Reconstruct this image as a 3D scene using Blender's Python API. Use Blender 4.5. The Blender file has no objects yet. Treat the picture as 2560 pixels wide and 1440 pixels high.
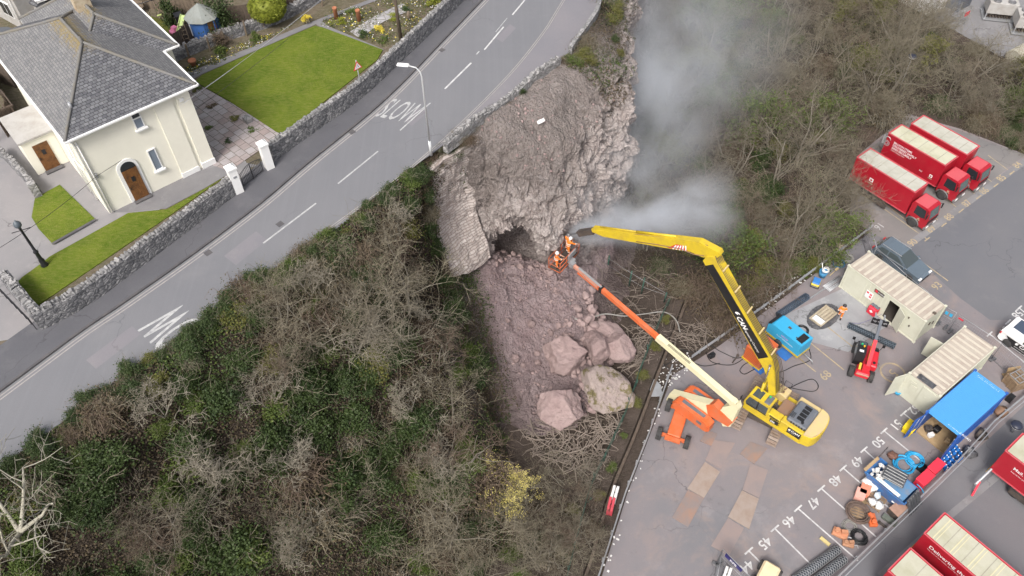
import bpy, math, random
import numpy as np
from math import sin, cos, pi, radians, sqrt, atan2
from mathutils import Vector, Matrix, noise as mnoise

S = bpy.context.scene
COL = S.collection
random.seed(7)

# ------------------------------------------------------------------ camera
FPX, PITCH, ROLL, CAMH = 2053.0125, 0.866344, -0.02862245, 51.6196
_f = Vector((0, cos(PITCH), -sin(PITCH))); _r0 = Vector((1, 0, 0)); _u0 = _r0.cross(_f)
_r = _r0 * cos(ROLL) + _u0 * sin(ROLL); _u = _u0 * cos(ROLL) - _r0 * sin(ROLL)
cd = bpy.data.cameras.new('camera'); cam = bpy.data.objects.new('camera', cd); COL.objects.link(cam)
cd.sensor_width = 36.0; cd.lens = FPX / 2560 * 36; cd.clip_start = 1.0; cd.clip_end = 1500
M = Matrix.Identity(4)
for i in range(3):
    M[i][0], M[i][1], M[i][2] = _r[i], _u[i], -_f[i]
M[2][3] = CAMH
cam.matrix_world = M
S.camera = cam

# ------------------------------------------------------------------ light
SUN_EL, SUN_AZ = radians(50), radians(204)      # azimuth clockwise from +Y
w = bpy.data.worlds.new('World'); S.world = w; w.use_nodes = True
nt = w.node_tree; nt.nodes.clear()
sky = nt.nodes.new('ShaderNodeTexSky'); sky.sky_type = 'NISHITA'; sky.sun_disc = False
sky.sun_elevation = SUN_EL; sky.sun_rotation = SUN_AZ
sky.air_density = 1.0; sky.dust_density = 6.0; sky.ozone_density = 1.0
hs = nt.nodes.new('ShaderNodeHueSaturation'); hs.inputs['Saturation'].default_value = 0.36
bg = nt.nodes.new('ShaderNodeBackground'); bg.inputs['Strength'].default_value = 0.135
out = nt.nodes.new('ShaderNodeOutputWorld')
nt.links.new(sky.outputs[0], hs.inputs['Color']); nt.links.new(hs.outputs[0], bg.inputs['Color']); nt.links.new(bg.outputs[0], out.inputs['Surface'])
sl = bpy.data.lights.new('sun', 'SUN'); sl.energy = 1.9; sl.angle = radians(16); sl.color = (1.0, 0.95, 0.88)
so = bpy.data.objects.new('sun', sl); COL.objects.link(so)
sd = Vector((sin(SUN_AZ) * cos(SUN_EL), cos(SUN_AZ) * cos(SUN_EL), sin(SUN_EL)))
so.rotation_euler = sd.to_track_quat('Z', 'Y').to_euler(); so.location = sd * 200
S.view_settings.view_transform = 'Standard'; S.view_settings.look = 'None'
S.view_settings.exposure = 0.47; S.view_settings.gamma = 1.0; S.view_settings.use_curve_mapping = False
S.render.engine = 'CYCLES'
S.cycles.use_denoising = True; S.cycles.use_adaptive_sampling = True; S.cycles.adaptive_threshold = .03
S.cycles.max_bounces = 6; S.cycles.diffuse_bounces = 3; S.cycles.glossy_bounces = 3; S.cycles.transmission_bounces = 4; S.cycles.volume_bounces = 3
S.cycles.transparent_max_bounces = 8
S.cycles.volume_step_rate = 1.0

# ------------------------------------------------------------------ pixel -> place
def ray(x, y):
    return (_f + _r * ((x - 1280) / FPX) - _u * ((y - 720) / FPX))
def U(x, y, z=0.0):
    d = ray(x, y); t = (z - CAMH) / d.z
    return Vector((d.x * t, d.y * t, z))
def onplane(x, y, p0, n):
    """the point of the vertical plane (p0, n) seen at photo position x, y"""
    d = ray(x, y); c = Vector((0, 0, CAMH)); t = (p0 - c).dot(n) / d.dot(n)
    return c + d * t
def HT(base, top, z):
    """height of an upright at ground z whose foot and head are seen at base and top"""
    b = U(base[0], base[1], z); d = ray(*top)
    t = sqrt(b.x ** 2 + b.y ** 2) / sqrt(d.x ** 2 + d.y ** 2)
    return CAMH + d.z * t - z
def ang(a, b):
    return atan2(b.y - a.y, b.x - a.x)
ZU = 16.0                                        # level of the road above the yard

# ------------------------------------------------------------------ mesh builder
class MB:
    def __init__(s): s.v = []; s.f = []; s.m = []; s.mi = 0; s.sm = set()
    def add(s, vs, fs, T=None, smooth=False):
        o = len(s.v)
        if T is not None: vs = [T @ Vector(q) for q in vs]
        s.v += [tuple(q) for q in vs]
        for f in fs:
            if smooth: s.sm.add(len(s.f))
            s.f.append([i + o for i in f]); s.m.append(s.mi)
        return s
    def box(s, c, d, rz=0.0, T=None, taper=1.0, rx=0, ry=0, bev=0.0):
        x, y, z = d[0] / 2, d[1] / 2, d[2] / 2
        R = Matrix.Translation(Vector(c)) @ Matrix.Rotation(rz, 4, 'Z') @ Matrix.Rotation(ry, 4, 'Y') @ Matrix.Rotation(rx, 4, 'X')
        if T is not None: R = T @ R
        if bev > 0:
            b = min(bev, x * .9, y * .9, z * .9)
            vs = []
            for zz, ins in ((-z, b), (-z + b, 0), (z - b, 0), (z, b)):
                t = taper if zz > 0 else 1
                X, Y = x * t, y * t
                for (sx, sy) in ((-1, -1), (1, -1), (1, 1), (-1, 1)):
                    for k in ((0, 1) if sx * sy > 0 else (1, 0)):
                        if k == 0: vs.append((sx * (X - ins), sy * (Y - max(b, ins)), zz))
                        else: vs.append((sx * (X - max(b, ins)), sy * (Y - ins), zz))
            # keep the ring in order
            fs = []
            for r in range(3):
                for i in range(8):
                    j = (i + 1) % 8
                    fs.append((r * 8 + i, r * 8 + j, r * 8 + 8 + j, r * 8 + 8 + i))
            fs.append(tuple(range(7, -1, -1))); fs.append(tuple(range(24, 32)))
            return s.add(vs, fs, R)
        t = taper
        vs = [(-x, -y, -z), (x, -y, -z), (x, y, -z), (-x, y, -z), (-x * t, -y * t, z), (x * t, -y * t, z), (x * t, y * t, z), (-x * t, y * t, z)]
        return s.add(vs, [(0, 3, 2, 1), (4, 5, 6, 7), (0, 1, 5, 4), (1, 2, 6, 5), (2, 3, 7, 6), (3, 0, 4, 7)], R)
    def beam(s, a, b, w, h, up=Vector((0, 0, 1)), w2=None, h2=None):
        a, b = Vector(a), Vector(b); d = (b - a)
        if d.length < 1e-6: return s
        d.normalize(); side = d.cross(up)
        if side.length < 1e-4: side = Vector((1, 0, 0))
        side.normalize(); up2 = side.cross(d)
        w2 = w if w2 is None else w2; h2 = h if h2 is None else h2
        vs = []
        for p, ww, hh in ((a, w, h), (b, w2, h2)):
            for sx, sy in ((-1, -1), (1, -1), (1, 1), (-1, 1)):
                vs.append(p + side * (sx * ww / 2) + up2 * (sy * hh / 2))
        return s.add(vs, [(0, 3, 2, 1), (4, 5, 6, 7), (0, 1, 5, 4), (1, 2, 6, 5), (2, 3, 7, 6), (3, 0, 4, 7)])
    def tube(s, pts, r, n=6, cap=True, smooth=True):
        pts = [Vector(q) for q in pts]; k = len(pts)
        rs = r if isinstance(r, (list, tuple)) else [r] * k
        prev = None; vs = []
        for i, q in enumerate(pts):
            d = (pts[min(i + 1, k - 1)] - pts[max(i - 1, 0)])
            if d.length < 1e-9: d = Vector((0, 0, 1))
            d.normalize()
            if prev is None:
                a = d.cross(Vector((0, 0, 1)))
                if a.length < 1e-3: a = d.cross(Vector((1, 0, 0)))
            else:
                a = prev - d * prev.dot(d)
                if a.length < 1e-6: a = d.orthogonal()
            a.normalize(); prev = a; b = d.cross(a)
            for j in range(n):
                t = 2 * pi * j / n
                vs.append(q + (a * cos(t) + b * sin(t)) * rs[i])
        fs = []
        for i in range(k - 1):
            for j in range(n):
                j2 = (j + 1) % n
                fs.append((i * n + j, i * n + j2, (i + 1) * n + j2, (i + 1) * n + j))
        s.add(vs, fs, smooth=smooth)
        if cap:
            o = len(s.v) - len(vs)
            s.f.append([o + j for j in range(n - 1, -1, -1)]); s.m.append(s.mi)
            s.f.append([o + (k - 1) * n + j for j in range(n)]); s.m.append(s.mi)
        return s
    def cyl(s, a, b, r, n=12, r2=None, smooth=True):
        return s.tube([a, b], [r, r if r2 is None else r2], n, True, smooth)
    def lathe(s, prof, n=16, T=None, smooth=True):
        vs = []; fs = []
        for r, z in prof:
            for j in range(n):
                vs.append((r * cos(2 * pi * j / n), r * sin(2 * pi * j / n), z))
        for i in range(len(prof) - 1):
            for j in range(n):
                j2 = (j + 1) % n
                fs.append((i * n + j, i * n + j2, (i + 1) * n + j2, (i + 1) * n + j))
        fs.append(tuple(range(n - 1, -1, -1))); fs.append(tuple((len(prof) - 1) * n + j for j in range(n)))
        return s.add(vs, fs, T, smooth)
    def prism(s, poly, z0, z1, T=None):
        n = len(poly)
        ar = sum(poly[i][0] * poly[(i + 1) % n][1] - poly[(i + 1) % n][0] * poly[i][1] for i in range(n))
        if ar < 0: poly = list(poly)[::-1]
        vs = [(q[0], q[1], z0) for q in poly] + [(q[0], q[1], z1) for q in poly]
        fs = [tuple(range(n - 1, -1, -1)), tuple(range(n, 2 * n))] + [(i, (i + 1) % n, n + (i + 1) % n, n + i) for i in range(n)]
        return s.add(vs, fs, T)
    def side(s, poly, y0, y1, T=None):
        """outline in x-z, thickness along y"""
        R = Matrix(((1, 0, 0, 0), (0, 0, -1, 0), (0, 1, 0, 0), (0, 0, 0, 1)))
        return s.prism(poly, -y1, -y0, R if T is None else T @ R)
    def sheet(s, poly, z=None):
        vs = [(q[0], q[1], q[2] if z is None else z) for q in poly]
        n = len(vs)
        ar = sum(vs[i][0] * vs[(i + 1) % n][1] - vs[(i + 1) % n][0] * vs[i][1] for i in range(n))
        if ar < 0: vs = vs[::-1]
        return s.add(vs, [tuple(range(n))])
    def strip(s, a, b):
        """ribbon between two point lists of one length"""
        n = len(a); vs = [tuple(q) for q in a] + [tuple(q) for q in b]
        fs = []
        for i in range(n - 1):
            q = (i, i + 1, n + i + 1, n + i)
            p0, p1, p2 = Vector(vs[q[0]]), Vector(vs[q[1]]), Vector(vs[q[2]])
            fs.append(q if (p1 - p0).cross(p2 - p0).z >= 0 else q[::-1])
        return s.add(vs, fs)
    def build(s, name, mats, parent=None, smooth=None, loc=None, rz=0.0):
        me = bpy.data.meshes.new(name); me.from_pydata(s.v, [], s.f)
        if not isinstance(mats, (list, tuple)): mats = [mats]
        for q in mats: me.materials.append(q)
        if len(mats) > 1: me.polygons.foreach_set('material_index', s.m)
        if smooth is None: sf = [i in s.sm for i in range(len(s.f))]
        else: sf = [smooth] * len(s.f)
        me.polygons.foreach_set('use_smooth', sf); me.update()
        o = bpy.data.objects.new(name, me); COL.objects.link(o)
        if parent is not None: o.parent = parent
        if loc is not None: o.location = loc
        if rz: o.rotation_euler.z = rz
        return o

def tag(o, label=None, cat=None, group=None, kind=None):
    if label: o['label'] = label
    if cat: o['category'] = cat
    if group: o['group'] = group
    if kind: o['kind'] = kind
    return o
def thing(name, label, cat, loc=(0, 0, 0), rz=0.0, group=None):
    o = bpy.data.objects.new(name, None); o.empty_display_size = .2; COL.objects.link(o)
    o.location = loc; o.rotation_euler = (0, 0, rz)
    return tag(o, label, cat, group)
def dup(o, parent=None):
    c = o.copy(); COL.objects.link(c); c.parent = parent
    for ch in o.children: dup(ch, c)
    return c
def again(o, loc, rz, label=None, group=None, sc=None):
    c = dup(o); c.location = loc; c.rotation_euler = (0, 0, rz)
    if label: c['label'] = label
    if group: c['group'] = group
    if sc: c.scale = sc if isinstance(sc, tuple) else (sc, sc, sc)
    return c
_tx = {}
def text(name, txt, m, parent, o, xd, yd, h, lift=0.004, align='LEFT', squash=1.0, bold=0.0):
    """lettering as a mesh on the plane through o with reading direction xd and up direction yd; h = capital height"""
    key = (txt, align, bold)
    if key not in _tx:
        cu = bpy.data.curves.new('t', 'FONT'); cu.body = txt; cu.size = 1.0; cu.align_x = align; cu.offset = bold; cu.resolution_u = 3
        to = bpy.data.objects.new('t', cu); COL.objects.link(to)
        dg = bpy.context.evaluated_depsgraph_get(); dg.update()
        me = bpy.data.meshes.new_from_object(to.evaluated_get(dg)); bpy.data.objects.remove(to)
        _tx[key] = ([tuple(q.co) for q in me.vertices], [tuple(q.vertices) for q in me.polygons])
    vs, fs = _tx[key]
    xd, yd = Vector(xd).normalized(), Vector(yd).normalized(); n = xd.cross(yd); k = h / .69
    b = MB(); o = Vector(o) + n * lift
    b.add([o + xd * (v[0] * k * squash) + yd * (v[1] * k) for v in vs], fs)
    return b.build(name, m, parent)

# ------------------------------------------------------------------ materials
def _new(name):
    m = bpy.data.materials.new(name); m.use_nodes = True
    t = m.node_tree; b = t.nodes['Principled BSDF']
    return m, t, b
def _noise(t, src, scale, detail=4, rough=.6, dist=0):
    n = t.nodes.new('ShaderNodeTexNoise'); n.inputs['Scale'].default_value = scale; n.inputs['Detail'].default_value = detail
    n.inputs['Roughness'].default_value = rough; n.inputs['Distortion'].default_value = dist
    t.links.new(src, n.inputs['Vector']); return n.outputs['Fac']
def _ramp(t, fac, a, b, ca=(0, 0, 0), cb=(1, 1, 1)):
    r = t.nodes.new('ShaderNodeValToRGB'); r.color_ramp.elements[0].position = a; r.color_ramp.elements[1].position = b
    r.color_ramp.elements[0].color = (*ca, 1); r.color_ramp.elements[1].color = (*cb, 1)
    t.links.new(fac, r.inputs[0]); return r.outputs[0]
def _mix(t, fac, a, b, mode='MIX'):
    n = t.nodes.new('ShaderNodeMix'); n.data_type = 'RGBA'; n.blend_type = mode
    for s, i in ((fac, 0), (a, 6), (b, 7)):
        if isinstance(s, (int, float)): n.inputs[i].default_value = s
        elif isinstance(s, tuple): n.inputs[i].default_value = (*s, 1)
        else: t.links.new(s, n.inputs[i])
    return n.outputs[2]
def _math(t, op, a, b):
    n = t.nodes.new('ShaderNodeMath'); n.operation = op
    for s, i in ((a, 0), (b, 1)):
        if isinstance(s, (int, float)): n.inputs[i].default_value = s
        else: t.links.new(s, n.inputs[i])
    return n.outputs[0]
def _bump(t, b, h, strength, dist):
    n = t.nodes.new('ShaderNodeBump'); n.inputs['Strength'].default_value = strength; n.inputs['Distance'].default_value = dist
    t.links.new(h, n.inputs['Height']); t.links.new(n.outputs[0], b.inputs['Normal'])
def _obj(t):
    return t.nodes.new('ShaderNodeTexCoord').outputs['Object']
def _sc(t, src, s, rz=0.0):
    n = t.nodes.new('ShaderNodeMapping'); n.inputs['Scale'].default_value = s; n.inputs['Rotation'].default_value = (0, 0, rz); t.links.new(src, n.inputs['Vector']); return n.outputs[0]

def paint(name, col, rough=.45, dirt=.18, dcol=None, scale=1.2, metal=0.0, fine=25, bump=0.0):
    """painted or plain surface with uneven wear"""
    m, t, b = _new(name); o = _obj(t)
    dcol = dcol or (col[0] * .55 + .02, col[1] * .5 + .02, col[2] * .45 + .015)
    n1 = _ramp(t, _noise(t, o, scale, 6, .65), .42, .75)
    n2 = _ramp(t, _noise(t, o, fine, 3, .7), .35, .8)
    c = _mix(t, _math(t, 'MULTIPLY', n1, min(1, dirt * 2.2)), col, dcol)
    c = _mix(t, _math(t, 'MULTIPLY', n2, dirt), c, dcol)
    t.links.new(c, b.inputs['Base Color']); b.inputs['Metallic'].default_value = metal
    rr = _math(t, 'ADD', rough, _math(t, 'MULTIPLY', n1, .2)); t.links.new(rr, b.inputs['Roughness'])
    if bump: _bump(t, b, _noise(t, o, fine, 4), .5, bump)
    return m
def rnd(name, cols, rough=.8, scale=6.0, amt=.5, trans=0.0):
    """colour varied from object to object and over each surface"""
    m, t, b = _new(name); oi = t.nodes.new('ShaderNodeObjectInfo'); o = _obj(t)
    r = t.nodes.new('ShaderNodeValToRGB'); cr = r.color_ramp
    while len(cr.elements) < len(cols): cr.elements.new(.5)
    for i, c in enumerate(cols):
        cr.elements[i].position = i / max(1, len(cols) - 1); cr.elements[i].color = (*c, 1)
    n = _ramp(t, _noise(t, o, scale, 3, .7), .3, .7)
    f = _math(t, 'ADD', _math(t, 'MULTIPLY', oi.outputs['Random'], 1 - amt), _math(t, 'MULTIPLY', n, amt))
    t.links.new(f, r.inputs[0]); t.links.new(r.outputs[0], b.inputs['Base Color']); b.inputs['Roughness'].default_value = rough
    b.inputs['Specular IOR Level'].default_value = .25
    return m
def plain(name, col, rough=.5, metal=0.0, spec=.5):
    m, t, b = _new(name); b.inputs['Base Color'].default_value = (*col, 1); b.inputs['Roughness'].default_value = rough
    b.inputs['Metallic'].default_value = metal; b.inputs['Specular IOR Level'].default_value = spec
    o = _obj(t); n = _ramp(t, _noise(t, o, 9, 4), .3, .75)
    t.links.new(_mix(t, _math(t, 'MULTIPLY', n, .25), col, tuple(q * .6 for q in col)), b.inputs['Base Color'])
    return m
def asphalt(name, base, stain, light, crack=.5, big=.16, tracks=None, mud=None):
    m, t, b = _new(name); o = _obj(t)
    a = _ramp(t, _noise(t, o, big, 6, .62, .4), .35, .68)
    c = _mix(t, a, base, stain)
    l = _ramp(t, _noise(t, o, big * 2.7, 5, .7), .55, .78)
    c = _mix(t, _math(t, 'MULTIPLY', l, .6), c, light)
    sp = _ramp(t, _noise(t, o, 14, 3, .8), .3, .7)
    c = _mix(t, _math(t, 'MULTIPLY', sp, .22), c, tuple(q * .55 for q in base))
    if mud:
        for sc_, lo, am in ((.22, .52, .6), (1.1, .56, .35)): c = _mix(t, _math(t, 'MULTIPLY', _ramp(t, _noise(t, o, sc_, 6, .7, .5), lo, lo + .14), am), c, mud)
        c = _mix(t, _math(t, 'MULTIPLY', _ramp(t, _noise(t, o, .5, 5, .7), .62, .7), .5), c, (.10, .095, .10))
    if tracks is not None:
        wv = _noise(t, _sc(t, o, (3.0, .06, 1), tracks), 1.0, 4, .6)
        c = _mix(t, _math(t, 'MULTIPLY', _ramp(t, wv, .45, .7), .14), c, tuple(q * 1.35 for q in base))
    if crack:
        v = t.nodes.new('ShaderNodeTexVoronoi'); v.feature = 'DISTANCE_TO_EDGE'; v.inputs['Scale'].default_value = .16
        wob = t.nodes.new('ShaderNodeVectorMath'); wob.operation = 'ADD'
        nn = t.nodes.new('ShaderNodeTexNoise'); nn.inputs['Scale'].default_value = .7; nn.inputs['Detail'].default_value = 5; t.links.new(o, nn.inputs['Vector'])
        sc = t.nodes.new('ShaderNodeVectorMath'); sc.operation = 'SCALE'; sc.inputs[3].default_value = 2.2; t.links.new(nn.outputs['Color'], sc.inputs[0])
        t.links.new(o, wob.inputs[0]); t.links.new(sc.outputs[0], wob.inputs[1]); t.links.new(wob.outputs[0], v.inputs['Vector'])
        k = _ramp(t, v.outputs['Distance'], .0015, .006, (1, 1, 1), (0, 0, 0))
        k = _math(t, 'MULTIPLY', k, _ramp(t, _noise(t, o, .12, 3), .5, .6))
        c = _mix(t, _math(t, 'MULTIPLY', k, crack), c, (.03, .028, .03))
    t.links.new(c, b.inputs['Base Color']); b.inputs['Roughness'].default_value = .82
    _bump(t, b, _noise(t, o, 40, 3, .8), .35, .01)
    return m
# ------------------------------------------------------------------ ground materials
M_road = asphalt('road_asphalt', (.165, .167, .182), (.19, .19, .203), (.215, .212, .222), .3, .10, tracks=radians(-43))
M_pave = asphalt('pavement_asphalt', (.095, .095, .108), (.12, .118, .13), (.16, .155, .165), .5, .2)
M_pave2 = asphalt('pale_pavement', (.19, .185, .205), (.225, .21, .225), (.26, .25, .25), .3, .15)
M_yard = asphalt('yard_asphalt', (.172, .168, .182), (.255, .213, .217), (.35, .32, .325), .6, .075, mud=(.275, .215, .195))
M_yard2 = asphalt('parking_asphalt', (.135, .138, .155), (.17, .165, .175), (.22, .215, .22), .4, .07)
M_bay = asphalt('bay_asphalt', (.17, .163, .165), (.22, .205, .20), (.32, .30, .29), .4, .2)
M_conc = asphalt('concrete', (.24, .235, .245), (.17, .165, .17), (.42, .41, .40), .6, .25)
M_kerb = paint('kerb_stone', (.07, .068, .075), .85, .5, (.13, .12, .12), 1.5)
M_white = paint('white_marking', (.62, .61, .61), .7, .4, (.27, .27, .28), 2.2, fine=9)
M_white2 = paint('worn_marking', (.50, .50, .50), .75, .6, (.24, .24, .25), 2.5, fine=8)
M_dyl = paint('worn_yellow_line', (.36, .33, .31), .8, .6, (.24, .23, .23), 2, fine=6)
M_yellowmark = paint('yellow_marking', (.46, .36, .21), .8, .6, (.21, .19, .18), 2, fine=6)

def lawn_mat(name, a, bcol, c):
    m, t, b = _new(name); o = _obj(t)
    n1 = _ramp(t, _noise(t, o, .35, 5, .65, .6), .41, .6)
    n2 = _ramp(t, _noise(t, _sc(t, o, (1.6, 5, 1), .6), 1.6, 5, .75), .42, .62)
    n3 = _ramp(t, _noise(t, o, 22, 3, .8), .3, .72)
    x = _mix(t, n1, a, bcol); x = _mix(t, _math(t, 'MULTIPLY', n2, .55), x, c)
    x = _mix(t, _math(t, 'MULTIPLY', n3, .45), x, tuple(q * .45 for q in a))
    t.links.new(x, b.inputs['Base Color']); b.inputs['Roughness'].default_value = .9; b.inputs['Specular IOR Level'].default_value = .15
    _bump(t, b, _noise(t, o, 7, 5, .8), .9, .07)
    return m
M_lawn = lawn_mat('lawn_grass', (.088, .142, .011), (.14, .185, .018), (.235, .225, .065))
M_lawn2 = lawn_mat('rough_grass', (.075, .105, .016), (.12, .125, .03), (.15, .13, .05))
M_soil = lawn_mat('garden_soil', (.15, .12, .085), (.10, .095, .05), (.24, .21, .17))
M_wood_floor = lawn_mat('woodland_floor', (.055, .043, .034), (.085, .066, .056), (.125, .10, .088))

def hill_mat():
    m, t, b = _new('hillside_surface'); o = _obj(t)
    at = t.nodes.new('ShaderNodeAttribute'); at.attribute_name = 'kind'
    sp = t.nodes.new('ShaderNodeSeparateColor'); t.links.new(at.outputs['Color'], sp.inputs[0])
    nb = _ramp(t, _noise(t, o, .5, 6, .7), .3, .7)
    nf = _ramp(t, _noise(t, o, 5, 6, .8), .3, .72)
    ns = _ramp(t, _noise(t, _sc(t, o, (1, 1, 2.2)), 1.4, 7, .78, .8), .42, .62)
    soil = _mix(t, nb, (.045, .036, .028), (.075, .056, .044)); soil = _mix(t, _math(t, 'MULTIPLY', nf, .5), soil, (.035, .028, .022))
    rock = _mix(t, nb, (.67, .59, .565), (.73, .68, .665)); rock = _mix(t, _math(t, 'MULTIPLY', ns, .45), rock, (.47, .385, .365))
    rock = _mix(t, _math(t, 'MULTIPLY', _ramp(t, _noise(t, o, 1.1, 4, .6), .58, .72), .4), rock, (.22, .19, .14))
    wv = t.nodes.new('ShaderNodeVectorMath'); wv.operation = 'MULTIPLY_ADD'; wv.inputs[1].default_value = (.5, .5, .5); n3 = t.nodes.new('ShaderNodeTexNoise'); n3.inputs['Scale'].default_value = 1.3; n3.inputs['Detail'].default_value = 6; t.links.new(o, n3.inputs['Vector']); t.links.new(n3.outputs['Color'], wv.inputs[0]); t.links.new(_sc(t, o, (1, 1, .75)), wv.inputs[2]); hts = []
    for scl, dk in ((1.5, .75), (4.2, .6)):
        v = t.nodes.new('ShaderNodeTexVoronoi'); v.inputs['Scale'].default_value = scl; t.links.new(wv.outputs[0], v.inputs['Vector']); e = t.nodes.new('ShaderNodeTexVoronoi'); e.feature = 'DISTANCE_TO_EDGE'; e.inputs['Scale'].default_value = scl; t.links.new(wv.outputs[0], e.inputs['Vector'])
        s2 = t.nodes.new('ShaderNodeSeparateColor'); t.links.new(v.outputs['Color'], s2.inputs[0]); rock = _mix(t, _math(t, 'MULTIPLY', s2.outputs[0], .38), rock, (.40, .33, .315)); k = _ramp(t, e.outputs['Distance'], .0, .055, (1, 1, 1), (0, 0, 0)); k = _math(t, 'MULTIPLY', k, _ramp(t, _noise(t, o, .9, 4), .42, .6)); rock = _mix(t, _math(t, 'MULTIPLY', k, dk), rock, (.10, .08, .07)); hts.append(_math(t, 'MINIMUM', e.outputs['Distance'], .25)); hts.append(_math(t, 'MULTIPLY', s2.outputs[1], .22))
    rub = _mix(t, nb, (.38, .285, .29), (.46, .375, .38)); rub = _mix(t, _math(t, 'MULTIPLY', nf, .4), rub, (.21, .145, .15))
    grav = _mix(t, nb, (.35, .305, .29), (.43, .39, .375)); grav = _mix(t, nf, grav, (.19, .155, .14))
    c = _mix(t, sp.outputs[0], soil, rock); c = _mix(t, sp.outputs[1], c, rub); c = _mix(t, sp.outputs[2], c, grav)
    t.links.new(c, b.inputs['Base Color']); b.inputs['Roughness'].default_value = .95; b.inputs['Specular IOR Level'].default_value = .15
    hh = _math(t, 'ADD', _noise(t, o, 3.2, 8, .78), _math(t, 'MULTIPLY', _noise(t, o, 13, 4, .7), .4))
    for q in hts: hh = _math(t, 'ADD', hh, q)
    _bump(t, b, hh, 1.0, .3)
    return m
M_hill = hill_mat()

# ------------------------------------------------------------------ lines along the road (photo positions, on the road level)
def smooth(pts, n=6):
    pts = [Vector(q) for q in pts]; o = []
    for i in range(len(pts) - 1):
        p0 = pts[max(i - 1, 0)]; p1 = pts[i]; p2 = pts[i + 1]; p3 = pts[min(i + 2, len(pts) - 1)]
        for k in range(n):
            t = k / n
            o.append(.5 * ((2 * p1) + (p2 - p0) * t + (2 * p0 - 5 * p1 + 4 * p2 - p3) * t * t + (3 * p1 - p0 - 3 * p2 + p3) * t ** 3))
    o.append(pts[-1]); return o
def line(px, z, ext0=25, ext1=30):
    w_ = [U(x, y, z) for x, y in px]
    a = (w_[0] - w_[1]).normalized(); b_ = (w_[-1] - w_[-2]).normalized()
    return smooth([w_[0] + a * ext0] + w_ + [w_[-1] + b_ * ext1])
def resample(pl, n):
    d = [0]
    for i in range(len(pl) - 1): d.append(d[-1] + (pl[i + 1] - pl[i]).length)
    o = []; j = 0
    for i in range(n):
        t = d[-1] * i / (n - 1)
        while j < len(d) - 2 and d[j + 1] < t: j += 1
        k = (t - d[j]) / max(1e-9, d[j + 1] - d[j]); o.append(pl[j].lerp(pl[j + 1], k))
    return o
def offset(pl, d):
    o = []
    for i, q in enumerate(pl):
        t = (pl[min(i + 1, len(pl) - 1)] - pl[max(i - 1, 0)]).normalized(); o.append(q + Vector((t.y, -t.x, 0)) * d)
    return o
KERB = [(0, 982), (204, 831), (304, 764), (478, 642), (647, 515), (765, 415), (962, 253), (1114, 98), (1208, 0)]
EDGE = [(0, 1168), (190, 1030), (400, 875), (560, 760), (720, 655), (870, 550), (1000, 440), (1080, 385), (1190, 300), (1300, 215), (1400, 150), (1440, 110), (1490, 45), (1500, 0)]
DYLR = [(850, 551), (985, 452), (1060, 390), (1126, 332), (1225, 236), (1298, 157), (1365, 70), (1408, 0)]
kerb = resample(line(KERB, ZU), 120); edge = resample(line(EDGE, ZU), 160); dylr = resample(line(DYLR, ZU, 1), 120)

def lift(pl, z): return [Vector((q.x, q.y, z)) for q in pl]
road = MB().strip(lift(kerb, ZU), lift(resample(edge, 120), ZU)).build('road', M_road); tag(road, kind='structure')
b = MB().strip(lift(offset(kerb, -2.75), ZU + .1), lift(offset(kerb, -.14), ZU + .1)); pave_l = tag(b.build('pavement', M_pave), kind='structure')
b = MB().strip(lift(offset(kerb, -.14), ZU + .115), lift(offset(kerb, 0), ZU + .115)); b.strip(lift(offset(kerb, 0), ZU + .115), lift(offset(kerb, .004), ZU - .01)); tag(b.build('kerb', M_kerb), kind='structure')
d2 = [q for q in dylr if q.y > U(1078, 388, ZU).y - .8]; e2 = [q for q in edge if q.y > U(1085, 384, ZU).y - .6]
n_ = 60; d2, e2 = resample(d2, n_), resample(e2, n_)
b = MB().strip(lift(offset(d2, .22), ZU + .05), lift(e2, ZU + .05)); b.strip(lift(offset(d2, .2), ZU), lift(offset(d2, .22), ZU + .05)); tag(b.build('pavement', M_pave2), kind='structure')

def dash(a, c, z, w_, m=None, parent=None, name='centre_dash'):
    A, B = U(*a, z), U(*c, z); t = (B - A).normalized(); s = Vector((t.y, -t.x, 0)) * w_ / 2
    return MB().sheet([A - s, A + s, B + s, B - s]).build(name, m or M_white, parent)
for a, c, w_ in [((658, 608), (790, 508), .115), ((845, 459), (945, 378), .11), ((1000, 326), (1076, 257), .1), ((1112, 222), (1178, 157), .13), ((1211, 124), (1259, 67), .12), ((1281, 37), (1312, 0), .12), ((1191, 136), (1198, 128), .1), ((1239, 80), (1268, 45), .06)]:
    dash(a, c, ZU + .004, w_, M_white2 if w_ < .12 else M_white, road)
for q, o1 in ((kerb, (.16, .24)), (kerb, (.36, .44)), (dylr, (-.06, .0)), (dylr, (.09, .15))):
    MB().strip(lift(offset(q, o1[0]), ZU + .004), lift(offset(q, o1[1]), ZU + .004)).build('edge_line', M_dyl, road)
A, B, Cc = U(934, 289, ZU), U(1017, 307, ZU), U(996, 240, ZU)
xd = (B - A).normalized(); yd = (Cc - A).normalized()
text('slow_lettering', 'SLOW', M_white2, road, A, xd, Vector((-xd.y, xd.x, 0)) * .25 + yd, (Cc - A).length * .85, squash=(B - A).length / (Cc - A).length / 3.35, bold=.004)
A = U(505, 812, ZU); xd = (U(455, 765, ZU) - A).normalized(); yd = (U(372, 880, ZU) - U(485, 800, ZU)).normalized()
text('slow_lettering', 'OW', M_white2, road, A, xd, yd, 2.6, squash=.34, bold=.012)

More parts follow.
